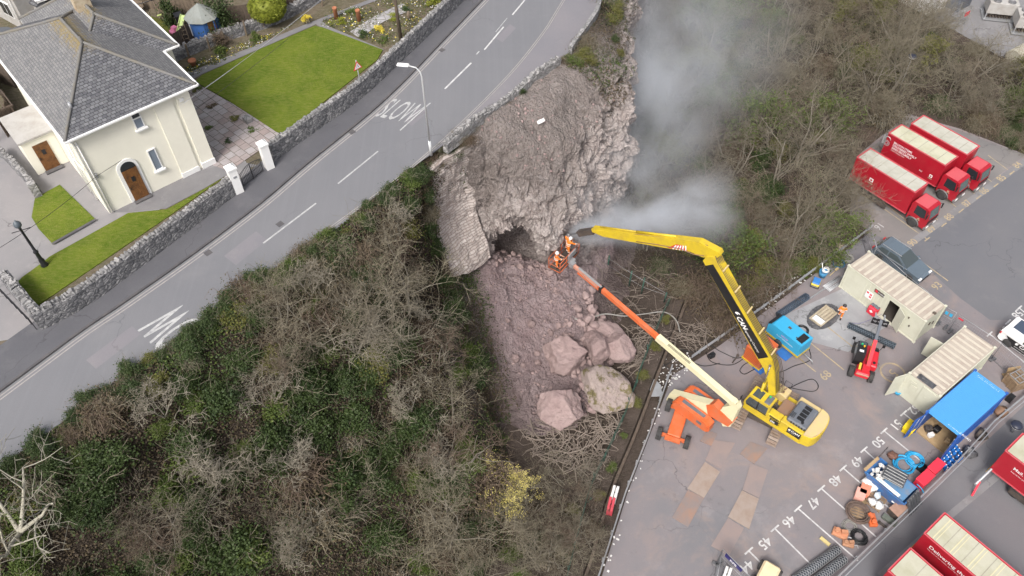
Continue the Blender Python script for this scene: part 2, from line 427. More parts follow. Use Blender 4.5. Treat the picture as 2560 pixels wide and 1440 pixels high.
for px in ([(560, 640), (640, 578), (668, 600), (590, 663)], [(1010, 300), (1050, 268), (1068, 282), (1030, 315)], [(215, 900), (330, 815), (352, 835), (240, 922)], [(1240, 95), (1275, 60), (1290, 70), (1256, 106)]):
    MB().sheet([U(x, y, ZU + .003) for x, y in px], ZU + .003).build('road_patch', M_pave2, road)
for px in ((520, 632), (880, 330), (1105, 125), (700, 560)):
    q = U(*px, ZU + .005); MB().box((q.x, q.y, q.z), (.42, .42, .004), .8).build('drain_cover', M_kerb, road)
# far ground of the upper level and of the yard
far = [Vector((-140, -20, 0)), Vector((-140, 160, 0)), Vector((40, 160, 0))]
b = MB(); kk = offset(kerb, -2.6); poly = [(q.x, q.y) for q in kk]
b.sheet([(q[0], q[1], ZU + .06) for q in poly] + [(60, 170, ZU + .06), (-160, 170, ZU + .06), (-160, -30, ZU + .06)])
tag(b.build('garden_ground', M_soil), kind='structure')
b = MB().sheet([(-60, -60, -.06), (220, -60, -.06), (220, 260, -.06), (-60, 260, -.06)]); tag(b.build('ground', M_wood_floor), kind='structure')

# ------------------------------------------------------------------ hillside: bank, cliff, cave and talus as one sheet
def E_at(i):                                  # point and outward normal of the road edge
    t = (edge[min(i + 1, len(edge) - 1)] - edge[max(i - 1, 0)]).normalized(); return edge[i], Vector((t.y, -t.x, 0))
GEN = [(0, 16), (1.2, 15.75), (3, 14), (5, 11.3), (7, 8.6), (9.2, 5.9), (11.5, 3.2), (14, 1.0), (17, -.15)]
def near(px): 
    q = U(*px, ZU); return min(range(len(edge)), key=lambda i: (edge[i] - q).length)
cols = []; kinds = []
def gcol(i, k=1.0, prof=GEN):
    q, n = E_at(i); cols.append([Vector((q.x + n.x * d * k, q.y + n.y * d * k, z)) for d, z in prof])
i0 = near((870, 550))
for i in (0, 8, 16, 24, 32, 40, 48, 56, 62, i0 - 2): gcol(i, 1.0)
nb_ = len(cols)
PC = [
 [(1040, 405, 16), (1075, 450, 15.3), (1090, 520, 12.5), (1110, 600, 9), (1130, 660, 7.3), (1150, 730, 5.8), (1170, 830, 3.8), (1200, 960, 1.6), (1230, 1090, -.15)],
 [(1130, 345, 16), (1190, 372, 14.9), (1200, 480, 11), (1212, 570, 7.8), (1218, 625, 6), (1230, 680, 5), (1265, 820, 2.8), (1310, 960, 1.0), (1350, 1090, -.15)],
 [(1175, 310, 16), (1225, 345, 15.2), (1245, 450, 12.4), (1250, 566, 9.4), (1232, 592, 4.2), (1262, 655, 3.9), (1300, 790, 2.6), (1360, 950, .8), (1410, 1080, -.15)],
 [(1215, 283, 16), (1280, 310, 15.5), (1320, 420, 13), (1290, 541, 10.2), (1285, 575, 3.0), (1310, 655, 3.2), (1350, 780, 2.3), (1420, 940, .7), (1470, 1060, -.15)],
 [(1245, 260, 16), (1315, 285, 15.6), (1365, 405, 13.2), (1335, 566, 9.8), (1322, 600, 2.8), (1345, 655, 3.2), (1385, 770, 2.3), (1440, 910, .7), (1490, 1030, -.15)],
 [(1270, 240, 16), (1340, 270, 15.6), (1410, 390, 13.2), (1375, 612, 8.4), (1352, 632, 3.4), (1372, 668, 3.4), (1415, 755, 2.3), (1465, 875, .8), (1505, 1000, -.15)],
 [(1330, 193, 16), (1400, 225, 15.6), (1475, 330, 13), (1455, 500, 9), (1400, 612, 5.8), (1405, 655, 4), (1440, 720, 2.2), (1480, 800, .8), (1525, 900, -.15)],
 [(1390, 155, 16), (1460, 180, 15.6), (1530, 260, 13.8), (1540, 400, 9.5), (1500, 540, 5), (1470, 620, 3.5), (1480, 690, 1.8), (1500, 750, .6), (1540, 830, -.15)],
 [(1440, 110, 16), (1510, 140, 15.6), (1562, 200, 14.5), (1578, 310, 11), (1575, 400, 7.5), (1555, 480, 4.5), (1535, 570, 2), (1535, 650, .4), (1575, 720, -.15)]]
for c in PC: cols.append([U(*q) for q in c])
FARP = [(0, 16), (1.5, 15.7), (3.2, 14.6), (3.8, 11), (4.1, 8), (4.3, 5), (4.7, 2.5), (5.3, .5), (7, -.15)]
i1 = near((1490, 45))
for i in (i1 + 3, i1 + 10, i1 + 20, len(edge) - 1): gcol(i, .75, FARP)
# kind weights (rock, rubble, gravel) per column and row
KW = []
for c in range(len(cols)):
    for_row = []
    for r in range(9):
        k = c - nb_; v = (0, 0, 0)
        if k == 0: v = (.25 if r in (5, 6) else 0, .0, 0)
        elif 1 <= k <= 8:
            if r <= 1: v = (0, 0, 1.0)
            elif r == 2: v = (.45, 0, .55) if k < 6 else (.8, 0, .2)
            elif r in (3, 4): v = (1, 0, 0)
            elif r == 5: v = (.1, 1, 0) if k < 7 else (.9, .1, 0)
            elif r == 6: v = (0, 1, 0)
            else: v = (0, .75 if k < 6 else .35, 0)
        elif k > 8 and r >= 2: v = (.8, 0, 0)
        for_row.append(v)
    KW.append(for_row)
def cr(p0, p1, p2, p3, t):
    return .5 * ((2 * p1) + (p2 - p0) * t + (2 * p0 - 5 * p1 + 4 * p2 - p3) * t * t + (3 * p1 - p0 - 3 * p2 + p3) * t ** 3)
CN = np.array([[tuple(q) for q in c] for c in cols]); KN = np.array(KW, dtype=float)
def up_(A, axis, n):
    A = np.moveaxis(A, axis, 0); L = A.shape[0]; o = []
    for i in range(L - 1):
        nn = n[i] if isinstance(n, list) else n
        p0 = A[max(i - 1, 0)]; p1 = A[i]; p2 = A[i + 1]; p3 = A[min(i + 2, L - 1)]
        for k in range(nn): o.append(cr(p0, p1, p2, p3, k / nn))
    o.append(A[-1]); return np.moveaxis(np.array(o), 0, axis)
ncol = [14] * (nb_ - 1) + [24] + [30] * 8 + [14] * 4
ncol = ncol[:len(cols) - 1]
RW = 22
HS = up_(up_(CN, 0, ncol), 1, RW); HK = np.clip(up_(up_(KN, 0, ncol), 1, RW), 0, 1)
nx, ny = HS.shape[:2]
du = np.gradient(HS, axis=0); dv = np.gradient(HS, axis=1); HN = np.cross(du, dv); HN /= np.linalg.norm(HN, axis=2, keepdims=True) + 1e-9
if HN[5, 20, 2] < 0: HN = -HN
HV = HS.copy(); _cn0 = np.concatenate([[0], np.cumsum(ncol)])
def facet(q, s, amp, tilt):
    """broken blocks: every cell a tilted plane with its own stand-off"""
    c = mnoise.voronoi(Vector((q.x * s, q.y * s, q.z * s * .8)))[1][0]; n = mnoise.noise_vector(c * 5.7 + Vector((3, 1, 7)))
    return mnoise.noise(c * 9.3) * amp + n.dot(Vector((q.x, q.y, q.z * .8)) - c / s) * tilt
for i in range(nx):
    for j in range(ny):
        if j == 0: continue
        q = Vector(HS[i, j]); rk, rb, gv = HK[i, j]
        f = min(1, j / 8)
        d = mnoise.fractal(q * .45, 1.0, 2.0, 4) * .35
        if rk > .05 or rb > .05:
            wq = q + mnoise.noise_vector(q * .9) * .35; d += rk * (facet(wq, .5, .7, .6) + facet(wq, 1.1, .5, .75) + facet(wq, 2.3, .26, .7)) + rb * (facet(wq, .8, .4, .4) * .7 + facet(wq, 1.9, .15, .4) + mnoise.fractal(q * 2.2, .8, 2, 3) * .1)
            v = mnoise.voronoi(wq * .8)[0]; d -= rk * max(0, .14 - (v[1] - v[0])) * 1.6
        d += gv * mnoise.fractal(q * 3, .8, 2, 3) * .06
        cc = np.searchsorted(_cn0, i, 'right') - 1; cc = cc + (i - _cn0[cc]) / max(1, (ncol + [1])[cc]); d = d * (1 - .75 * math.exp(-((cc - nb_ - 3.5) / 1.6) ** 2 - ((j / RW - 4.1) / .7) ** 2)) - 1.9 * math.exp(-((cc - nb_ - 3.5) / 1.55) ** 2 - ((j / RW - 4.15) / .5) ** 2)
        if j < 5.6 * RW: g_ = math.exp(-((cc - nb_ - .42) / .5) ** 4) * min(1, (5.6 - j / RW) * 2); d = d * (1 - .8 * g_) - .75 * g_
        HV[i, j] += HN[i, j] * d * f
b = MB(); b.v = [tuple(q) for q in HV.reshape(-1, 3)]
b.f = [(i * ny + j, (i + 1) * ny + j, (i + 1) * ny + j + 1, i * ny + j + 1) for i in range(nx - 1) for j in range(ny - 1)]
q = [Vector(b.v[k]) for k in b.f[20]]
if (q[1] - q[0]).cross(q[2] - q[0]).z < 0: b.f = [f[::-1] for f in b.f]
b.m = [0] * len(b.f)
b.sm = {k for k in range(len(b.f)) if HK[k // (ny - 1), k % (ny - 1), :2].max() < .3}; hill = b.build('hillside', M_hill); tag(hill, kind='structure')
ca = hill.data.color_attributes.new('kind', 'FLOAT_COLOR', 'POINT')
ca.data.foreach_set('color', np.concatenate([HK, np.ones((nx, ny, 1))], 2).reshape(-1).astype('f'))
_cnum = np.concatenate([[0], np.cumsum(ncol)])
def hill_uv(c, r):
    """surface point and normal at control column c, row r (fractions allowed)"""
    ci = min(int(c), len(ncol) - 1); i = min(max(_cnum[ci] + (c - ci) * ncol[ci], 0), nx - 1.001); j = min(max(r * RW, 0), ny - 1.001); a, e = int(i), int(j); u, v = i - a, j - e
    p = (HV[a, e] * (1 - u) + HV[a + 1, e] * u) * (1 - v) + (HV[a, e + 1] * (1 - u) + HV[a + 1, e + 1] * u) * v
    return Vector(p), Vector(HN[a, e])
HX = HV[:, :, :2].reshape(-1, 2); HZ = HV[:, :, 2].reshape(-1)
def hill_hit(x, y):
    """the first point of the hillside seen at photo position x, y"""
    d = ray(x, y); c = Vector((0, 0, CAMH)); P = HV.reshape(-1, 3) - np.array(c); dn = np.array(d.normalized())
    t = P @ dn; dist = np.linalg.norm(P - np.outer(t, dn), axis=1); ok = np.where(dist < .32)[0]
    if len(ok) == 0: ok = np.array([dist.argmin()])
    k = ok[t[ok].argmin()]; return Vector(HV.reshape(-1, 3)[k])
def ground_z(x, y):
    d = np.hypot(HX[:, 0] - x, HX[:, 1] - y); k = d.argmin()
    if d[k] < .6: return max(HZ[k], -.05)
    return -.05

# ------------------------------------------------------------------ yard surfaces
RAIL = [(1470, 1500), (1495, 1440), (1560, 1240), (1675, 935), (1800, 858), (2180, 572)]
yard_poly = [(1505, 1440), (1470, 1560), (2700, 1560), (2900, 1150), (2760, 560), (2560, 385), (2400, 322), (2270, 285), (2130, 400), (2125, 545), (2176, 580), (1802, 862), (1682, 938), (1566, 1240)]
b = MB().sheet([U(x, y, 0) for x, y in yard_poly], 0.0); car_park = tag(b.build('car_park', M_yard), kind='structure')
b = MB().sheet([U(x, y, 0) for x, y in [(2570, 402), (2262, 620), (2400, 745), (2475, 800), (2700, 800), (2800, 560)]], .004); tag(b.build('access_road', M_yard2), kind='structure')
b = MB().sheet([U(x, y, 0) for x, y in [(2562, 388), (2395, 325), (2275, 292), (2140, 400), (2128, 545), (2180, 582), (2258, 622)]], .006); tag(b.build('parking_bays', M_bay), kind='structure')
b = MB().sheet([U(x, y, 0) for x, y in [(2640, 940), (2060, 1480), (2500, 1700), (3100, 1200)]], .005); tag(b.build('lorry_park', M_yard2), kind='structure')
b = MB().sheet([U(x, y, 0) for x, y in [(1958, 790), (2120, 715), (2240, 800), (2120, 880), (2010, 850)]], .007); tag(b.build('wet_concrete_pad', asphalt('pale_pad', (.34, .345, .36), (.24, .24, .255), (.52, .52, .53), .5, .3)), kind='structure')
b = MB().sheet([U(x, y, 0) for x, y in [(2290, 20), (2560, 175), (2900, 250), (2900, -160), (2400, -160)]], -.02); tag(b.build('plant_yard', M_conc), kind='structure')
HB = radians(36.8)                              # heading of the rows of bays
XB = Vector((cos(HB), sin(HB), 0)); YB = Vector((-sin(HB), cos(HB), 0))
def marks(px, end, w_=.1, m=None, tee=True, name='bay_line'):
    A = U(*px, .01); B_ = U(*end, .01); b = MB(); t = (B_ - A).normalized(); s = Vector((-t.y, t.x, 0)) * w_ / 2
    b.sheet([A - s, A + s, B_ + s, B_ - s], .012)
    if tee: b.sheet([A - XB * .38 - YB * .055, A + XB * .38 - YB * .055, A + XB * .38 + YB * .055, A - XB * .38 + YB * .055], .0165)
    return b.build(name, m or M_white, car_park)
for a, c in [((1872, 1377), (1935, 1440)), ((1937, 1321), (2028, 1412)), ((1995, 1271), (2145, 1402)), ((2053, 1221), (2190, 1342)), ((2108, 1170), (2225, 1272)), ((2160, 1124), (2250, 1204)), ((2210, 1077), (2312, 1160)), ((2259, 1033), (2330, 1092)), ((2520, 805), (2600, 870)), ((2548, 770), (2600, 812)), ((2474, 835), (2560, 905))]:
    marks(a, c)
for a, c in [((2236, 468), (2205, 440)), ((2278, 560), (2190, 492)), ((2318, 598), (2190, 508)), ((2360, 562), (2270, 490)), ((2403, 527), (2340, 478)), ((2447, 493), (2390, 446)), ((2490, 463), (2420, 408)), ((2530, 432), (2470, 388))]:
    marks(a, c, .09, M_yellowmark, True)
for a, c in [((2370, 702), (2285, 640)), ((1858, 870), (1950, 948)), ((2040, 930), (1975, 878)), ((1935, 838), (2010, 905)), ((2148, 880), (2060, 810)), ((2110, 925), (2015, 848))]:
    marks(a, c, .1, M_yellowmark, False)
def number(txt, px, m=None, flip=True, h=.62):
    x = -XB if flip else XB; y = -YB if flip else YB
    text('bay_number', txt, m or M_white, car_park, U(*px, .012) - y * h * .5, x, y, h, .002, 'CENTER', 1.0, .012)
for tx, px in [('44', (1868, 1417)), ('45', (1913, 1358)), ('46', (1973, 1304)), ('47', (2034, 1257)), ('48', (2089, 1201)), ('49', (2143, 1154)), ('50', (2196, 1106)), ('51', (2241, 1063)), ('52', (2286, 1024)), ('57', (2512, 828)), ('58', (2544, 786))]: number(tx, px)
for tx, px in [('84', (2543, 412)), ('85', (2503, 445)), ('86', (2460, 477)), ('87', (2416, 508)), ('88', (2372, 542)), ('89', (2326, 572)), ('90', (2281, 606)), ('93', (2342, 714)), ('68', (2063, 938))]: number(tx, px, M_yellowmark, False)
number('91', (2198, 566), M_white2, False)
# worn speed roundel
b = MB(); c0 = U(2232, 932, .012); n_ = 28
ro, ri = .95, .8
b.add([(c0.x + cos(2 * pi * k / n_) * r_, c0.y + sin(2 * pi * k / n_) * r_, .012) for r_ in (ro, ri) for k in range(n_)], [(k, (k + 1) % n_, n_ + (k + 1) % n_, n_ + k) for k in range(n_)])
b.build('speed_roundel', M_yellowmark, car_park)
text('speed_lettering', '5', M_yellowmark, car_park, c0 + YB * .3 - Vector((0, 0, 0)), -XB, -YB, .7, .001, 'CENTER')
# channel drain between the bays and the access road, concrete gully strip on the lorry side
for pts, w_, z in (([(2258, 622), (2570, 398)], .3, .013), ([(2560, 1135), (2300, 1350), (2200, 1440)], .22, .012)):
    pl = [U(x, y, z) for x, y in pts]; MB().strip(offset(pl, -w_), offset(pl, w_)).build('gully', M_conc, car_park)
# ------------------------------------------------------------------ house, walls and gardens beside the road
M_cream = paint('cream_render', (.81, .785, .685), .8, .16, (.64, .61, .53), .35, fine=3)
M_trim = paint('white_trim', (.80, .80, .80), .5, .08)
M_oak = paint('oak_door', (.20, .085, .025), .55, .45, (.07, .03, .012), 3, fine=7)
M_glass = plain('dark_glass', (.025, .03, .035), .12, 0, .6)
M_curtain = plain('curtained_glass', (.22, .26, .32), .2, 0, .6)
M_iron = plain('black_iron', (.018, .018, .022), .45)
M_wood = paint('weathered_timber', (.19, .145, .105), .85, .45, (.09, .07, .055), 2.5)
M_fence = paint('fence_timber', (.115, .085, .065), .85, .45, (.055, .042, .035), 2.5)
M_terra = paint('terracotta', (.42, .17, .09), .8, .2)
M_galv = paint('galvanised_steel', (.42, .43, .45), .45, .25, (.26, .26, .27), 2, metal=.5)
M_grey = paint('grey_render', (.42, .41, .40), .85, .3)
def stone_mat(name, a, bcol, dark, sc, zs=1.6):
    m, t, b = _new(name); o = _obj(t)
    wob = t.nodes.new('ShaderNodeVectorMath'); wob.operation = 'ADD'
    nn = t.nodes.new('ShaderNodeTexNoise'); nn.inputs['Scale'].default_value = 3; t.links.new(o, nn.inputs['Vector'])
    s2 = t.nodes.new('ShaderNodeVectorMath'); s2.operation = 'SCALE'; s2.inputs[3].default_value = .18; t.links.new(nn.outputs['Color'], s2.inputs[0])
    t.links.new(o, wob.inputs[0]); t.links.new(s2.outputs[0], wob.inputs[1]); src = _sc(t, wob.outputs[0], (1, 1, zs))
    v = t.nodes.new('ShaderNodeTexVoronoi'); v.inputs['Scale'].default_value = sc; t.links.new(src, v.inputs['Vector'])
    e = t.nodes.new('ShaderNodeTexVoronoi'); e.feature = 'DISTANCE_TO_EDGE'; e.inputs['Scale'].default_value = sc; t.links.new(src, e.inputs['Vector'])
    bw = t.nodes.new('ShaderNodeSeparateColor'); t.links.new(v.outputs['Color'], bw.inputs[0])
    c = _mix(t, bw.outputs[0], a, bcol); k = _ramp(t, e.outputs['Distance'], .02, .09, (1, 1, 1), (0, 0, 0))
    c = _mix(t, _math(t, 'MULTIPLY', k, .8), c, dark)
    c = _mix(t, _math(t, 'MULTIPLY', _ramp(t, _noise(t, o, 1.3, 5), .5, .75), .4), c, dark)
    t.links.new(c, b.inputs['Base Color']); b.inputs['Roughness'].default_value = .92
    _bump(t, b, e.outputs['Distance'], .8, .12); return m
M_stone = stone_mat('limestone_wall', (.12, .12, .13), (.29, .285, .29), (.055, .055, .06), 3.6)
M_cope = stone_mat('coping_stone', (.20, .198, .20), (.36, .35, .35), (.11, .108, .11), 2.2)
def slate_mat(name, ax, tones, gap, lich):
    m, t, b = _new(name); o = _obj(t); sp = t.nodes.new('ShaderNodeSeparateXYZ'); t.links.new(o, sp.inputs[0])
    cb = t.nodes.new('ShaderNodeCombineXYZ'); t.links.new(sp.outputs[ax], cb.inputs[0]); t.links.new(_math(t, 'MULTIPLY', sp.outputs[2], 2.1), cb.inputs[1])
    br = t.nodes.new('ShaderNodeTexBrick'); br.inputs['Scale'].default_value = 1; br.inputs['Brick Width'].default_value = .27; br.inputs['Row Height'].default_value = .165
    br.inputs['Mortar Size'].default_value = .016; br.inputs['Mortar Smooth'].default_value = .3
    br.inputs['Color1'].default_value = (*tones[0], 1); br.inputs['Color2'].default_value = (*tones[1], 1); br.inputs['Mortar'].default_value = (*gap, 1)
    t.links.new(cb.outputs[0], br.inputs['Vector'])
    c = _mix(t, _math(t, 'MULTIPLY', _ramp(t, _noise(t, o, 3.5, 6, .8), .5, .7), .5), br.outputs['Color'], tones[2])
    c = _mix(t, _math(t, 'MULTIPLY', _ramp(t, _noise(t, o, .8, 4, .7), .45, .75), .35), c, gap)
    zz = _ramp(t, sp.outputs[2], 7.2, 8.2) if False else _math(t, 'MAXIMUM', _math(t, 'MULTIPLY', _math(t, 'SUBTRACT', sp.outputs[2], 7.5), .45), -.3)
    k = _math(t, 'MULTIPLY', _ramp(t, _math(t, 'ADD', _noise(t, o, 4, 6, .8), _math(t, 'MINIMUM', zz, .25)), .62, .78), lich)
    c = _mix(t, k, c, (.24, .17, .04))
    t.links.new(c, b.inputs['Base Color']); b.inputs['Roughness'].default_value = .75
    _bump(t, b, br.outputs['Fac'], .6, -.03); return m
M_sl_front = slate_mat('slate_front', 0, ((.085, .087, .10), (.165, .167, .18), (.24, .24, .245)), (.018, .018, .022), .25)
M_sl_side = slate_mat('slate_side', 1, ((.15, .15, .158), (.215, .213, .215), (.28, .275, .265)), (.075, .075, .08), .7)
M_ridge = paint('ridge_cement', (.155, .155, .16), .85, .35, (.19, .165, .11), 1.5)

HL = U(274, 533, ZU + .1); HR = radians(39.3)
house = thing('house', 'cream rendered house with hipped grey slate roof and arched oak front door', 'house', HL, HR)
hx = Vector((cos(HR), sin(HR), 0)); hy = Vector((-sin(HR), cos(HR), 0))
def hl(px, z=0.1): q = U(*px, ZU + z) - HL; return q.dot(hx), q.dot(hy)
EZ = 5.95
b = MB(); b.prism([(0, 0), (7.22, 0), (7.22, 4.7), (8.45, 4.7), (8.45, 14), (0, 13.2)], -.05, EZ)
b.box((5.55, -.02, 2.9), (1.15, .12, 5.8)); b.box((6.8, -.03, 2.9), (.86, .16, 5.8))
b.build('wall', M_cream, house)
b = MB(); b.box((6.8, -.05, .22), (.94, .24, .44)); b.box((5.55, -.03, .18), (1.2, .18, .36)); b.build('plinth', M_trim, house)
def hip(b, x0, x1, y0, y1, z0, z1, a0, a1, th=.1):
    """slots: 0 front and back slates, 1 side slates, 2 underside"""
    xm = (x0 + x1) / 2
    v = [(x0, y0, z0), (x1, y0, z0), (x1, y1, z0), (x0, y1, z0), (xm, a0, z1), (xm, a1, z1)]
    b.mi = 0; b.add(v, [(0, 1, 4), (2, 3, 5)]); b.mi = 1; b.add(v, [(1, 2, 5, 4), (3, 0, 4, 5)])
    b.mi = 2; b.add([(q[0], q[1], z0 - th) for q in v[:4]] + v[:4], [(3, 2, 1, 0), (0, 1, 5, 4), (1, 2, 6, 5), (2, 3, 7, 6), (3, 0, 4, 7)])
    return v
b = MB(); v1 = hip(b, -.3, 7.75, -.35, 13.5, EZ + .12, EZ + 2.2, 5.0, 8.5); v2 = hip(b, 2.25, 8.78, 4.35, 14.4, EZ + .1, EZ + 2.16, 7.65, 11.2)
roof = b.build('roof', [M_sl_front, M_sl_side, M_trim], house)
b = MB()
for v in (v1, v2):
    for i, j in ((0, 4), (1, 4), (2, 5), (3, 5), (4, 5)):
        p0, p1 = Vector(v[i]), Vector(v[j]); n = 14
        b.tube([p0.lerp(p1, k / n) + Vector((0, 0, .02 + random.uniform(-.012, .012))) for k in range(n + 1)], .1, 6)
b.build('ridge_tile', M_ridge, roof)
b = MB(); b.lathe([(.12, 0), (.14, .12), (.06, .2), (.08, .3), (.02, .4)], 8, Matrix.Translation((3.72, 5.0, EZ + 2.2))); b.build('finial', M_ridge, roof)
b = MB(); b.cyl((1.05, 1.4, EZ + .6), (1.05, 1.4, EZ + 1.15), .09, 8); b.build('vent_pipe', M_galv, roof)
b = MB(); b.box((5.4, 9.3, EZ + 2.5), (.95, .75, 1.3)); b.box((5.4, 9.3, EZ + 3.2), (1.1, .9, .16)); ch = b.build('chimney', paint('stained_chimney', (.55, .48, .36), .9, .5, (.28, .17, .09), 2), house)
b = MB(); b.lathe([(.16, 0), (.13, .1), (.13, .4), (.17, .5)], 10, Matrix.Translation((5.2, 9.3, EZ + 3.28))); b.build('chimney_pot', M_terra, ch)
b = MB()
for p0, p1 in (((-.36, -.42), (7.8, -.42)), ((-.37, -.42), (-.37, 13.5)), ((7.83, -.42), (7.83, 4.3)), ((7.83, 4.28), (8.85, 4.28)), ((8.85, 4.28), (8.85, 14.4))):
    b.beam((*p0, EZ + .07), (*p1, EZ + .07), .12, .1)
b.build('gutter', M_trim, house)
b = MB(); b.tube([(-.1, -.36, EZ), (.06, -.1, EZ - .4), (.06, -.1, .1)], .045, 6); b.tube([(.2, -.1, EZ - .35), (.2, -.1, .05)], .04, 6); b.build('downpipe', M_trim, house)
b = MB(); b.tube([(-.1, .6, EZ - .3), (-.1, 1.5, 3.0), (-.1, 1.6, .1)], .05, 6); b.tube([(-.1, 2.6, EZ - .2), (-.1, 2.6, .1)], .05, 6); b.tube([(-.1, .3, 3.4), (-.1, 2.6, 3.0)], .04, 6); b.build('waste_pipe', M_trim, house)
def window(x0, x1, z0, z1, sill=True, transom=None):
    f = MB(); w_ = .06; y = -.03
    f.box(((x0 + x1) / 2, y, z1 + w_ / 2), (x1 - x0 + 2 * w_, .1, w_)); f.box(((x0 + x1) / 2, y, z0 - w_ / 2), (x1 - x0 + 2 * w_, .1, w_))
    for x in (x0 - w_ / 2, x1 + w_ / 2): f.box((x, y, (z0 + z1) / 2), (w_, .1, z1 - z0))
    if transom: f.box(((x0 + x1) / 2, y - .002, transom), (x1 - x0, .09, .07))
    fo = f.build('window', M_trim, house)
    g = MB(); g.mi = 0; t_ = transom or z1
    g.box(((x0 + x1) / 2, -.012, (z0 + t_) / 2), (x1 - x0, .03, t_ - z0)); 
    n = 5
    for k in range(n): g.box((x0 + (k + .5) * (x1 - x0) / n, -.028, (z0 + t_) / 2), ((x1 - x0) / n * .5, .012, (t_ - z0) * .96))
    if transom: g.mi = 1; g.box(((x0 + x1) / 2, -.012, (transom + z1) / 2), (x1 - x0, .03, z1 - transom))
    g.build('pane', [M_curtain, M_glass], fo)
    if sill: s_ = MB(); s_.box(((x0 + x1) / 2, -.08, z0 - .12), (x1 - x0 + .34, .2, .1)); s_.build('sill', M_trim, fo)
window(3.62, 4.06, 4.7, 5.82, True, 5.38); window(3.62, 4.02, 1.45, 2.95)
# arched door
def arch(x0, x1, z0, zs, n=10):
    c, r = (x0 + x1) / 2, (x1 - x0) / 2
    return [(x0, z0), (x1, z0)] + [(c + r * cos(pi * k / n), zs + r * sin(pi * k / n)) for k in range(n + 1)]
b = MB(); b.side(arch(1.48, 2.8, 0, 2.48), -.07, .02); sur = b.build('door_surround', M_trim, house)
b = MB(); b.side(arch(1.68, 2.62, 0.02, 2.48), -.095, -.06); b.build('fanlight', M_glass, sur)
def oak(name, x0, x1, z0, z1, y, par):
    d = MB(); n = 5
    for k in range(n): d.box((x0 + (k + .5) * (x1 - x0) / n, y, (z0 + z1) / 2), ((x1 - x0) / n - .012, .05, z1 - z0))
    d.box(((x0 + x1) / 2, y + .012, (z0 + z1) / 2), (x1 - x0, .03, z1 - z0))
    do = d.build(name, M_oak, par)
    g = MB(); xm = (x0 + x1) / 2; g.box((xm, y - .035, z0 + (z1 - z0) * .68), (.22, .03, .36)); g.box((x0 + .09, y - .05, z0 + 1.0), (.05, .05, .18)); g.build('grille', M_iron, do)
    return do
oak('door', 1.68, 2.62, .06, 2.42, -.115, house)
MB().box((2.15, -.22, .03), (1.1, .34, .1)).build('doorstep', M_kerb, house)
# side porch
pa, pb, pc = hl((114, 436)), hl((160, 412)), hl((60, 300))
px0, py0 = -2.05, pb[1] + .1
pw = MB(); pw.box((px0 / 2 - .02, py0 + 1.6, 1.3), (-px0, 3.2, 2.6)); porch = pw.build('porch', M_cream, house)
MB().box((px0 / 2 - .05, py0 + 1.6, 2.66), (-px0 + .22, 3.5, .14)).build('porch_roof', M_grey, porch)
oak('door', px0 + .5, px0 + 1.45, .08, 2.1, py0 - .03, house)
MB().box((px0 + 1.0, py0 - .2, .03), (1.15, .36, .1)).build('doorstep', M_kerb, house)
MB().box((6.65, -.14, 5.35), (.26, .1, .2)).build('alarm_box', M_trim, house)
MB().box((.35, -.1, 2.95), (.1, .14, .3)).build('cable_bracket', M_galv, house)

# ---- gravel and concrete drive, path, lawns, patio (one surface each)
def area(name, px, z, m, scale=None, off=(0, 0)):
    if scale: px = [(off[0] + x * scale, off[1] + y * scale) for x, y in px]
    return tag(MB().sheet([U(x, y, z) for x, y in px], z).build(name, m), kind='structure')
M_drive = asphalt('concrete_drive', (.27, .255, .26), (.22, .215, .225), (.36, .345, .335), .8, .3)
M_path = asphalt('path_concrete', (.17, .165, .175), (.22, .215, .22), (.30, .29, .285), .4, .5)
area('drive', [(-300, 900), (112, 835), (96, 762), (37, 712), (560, 440), (640, 450), (590, 360), (150, 290), (-40, 280), (-350, 500)], ZU + .075, M_drive)
sc2 = (.28125, (0, 360)); sc3 = (.28125, (400, 0))
area('path', [(760, 390), (985, 610), (1140, 605), (1480, 572), (1840, 380), (2060, 250), (2300, 190), (2100, 150), (1800, 230)], ZU + .085, M_path, *sc2)
def turf(px, s, z=ZU + .12):
    pts = [U(s[1][0] + x * s[0], s[1][1] + y * s[0], z) for x, y in px]
    return tag(MB().prism([(q.x, q.y) for q in pts], z - .12, z).build('lawn', M_lawn), kind='structure')
turf([(130, 1250), (200, 1180), (380, 1050), (440, 1000), (820, 790), (1140, 612), (1480, 580), (1840, 385), (1990, 295), (1500, 640), (340, 1430)], sc2)
turf([(310, 480), (530, 360), (850, 670), (470, 890), (340, 750), (280, 650)], sc2)
turf([(310, 720), (375, 665), (900, 430), (1370, 230), (1440, 240), (1980, 440), (1930, 530), (1100, 1185), (1040, 1175), (620, 900)], sc3, ZU + .13)
MB().strip([U(468 * .28125, 360 + 895 * .28125, ZU + .2), U(858 * .28125, 360 + 675 * .28125, ZU + .2)], [U(455 * .28125, 360 + 880 * .28125, ZU + .2), U(848 * .28125, 360 + 660 * .28125, ZU + .2)]).build('lawn_edging', M_kerb)
tag(bpy.data.objects['lawn_edging'], kind='structure')
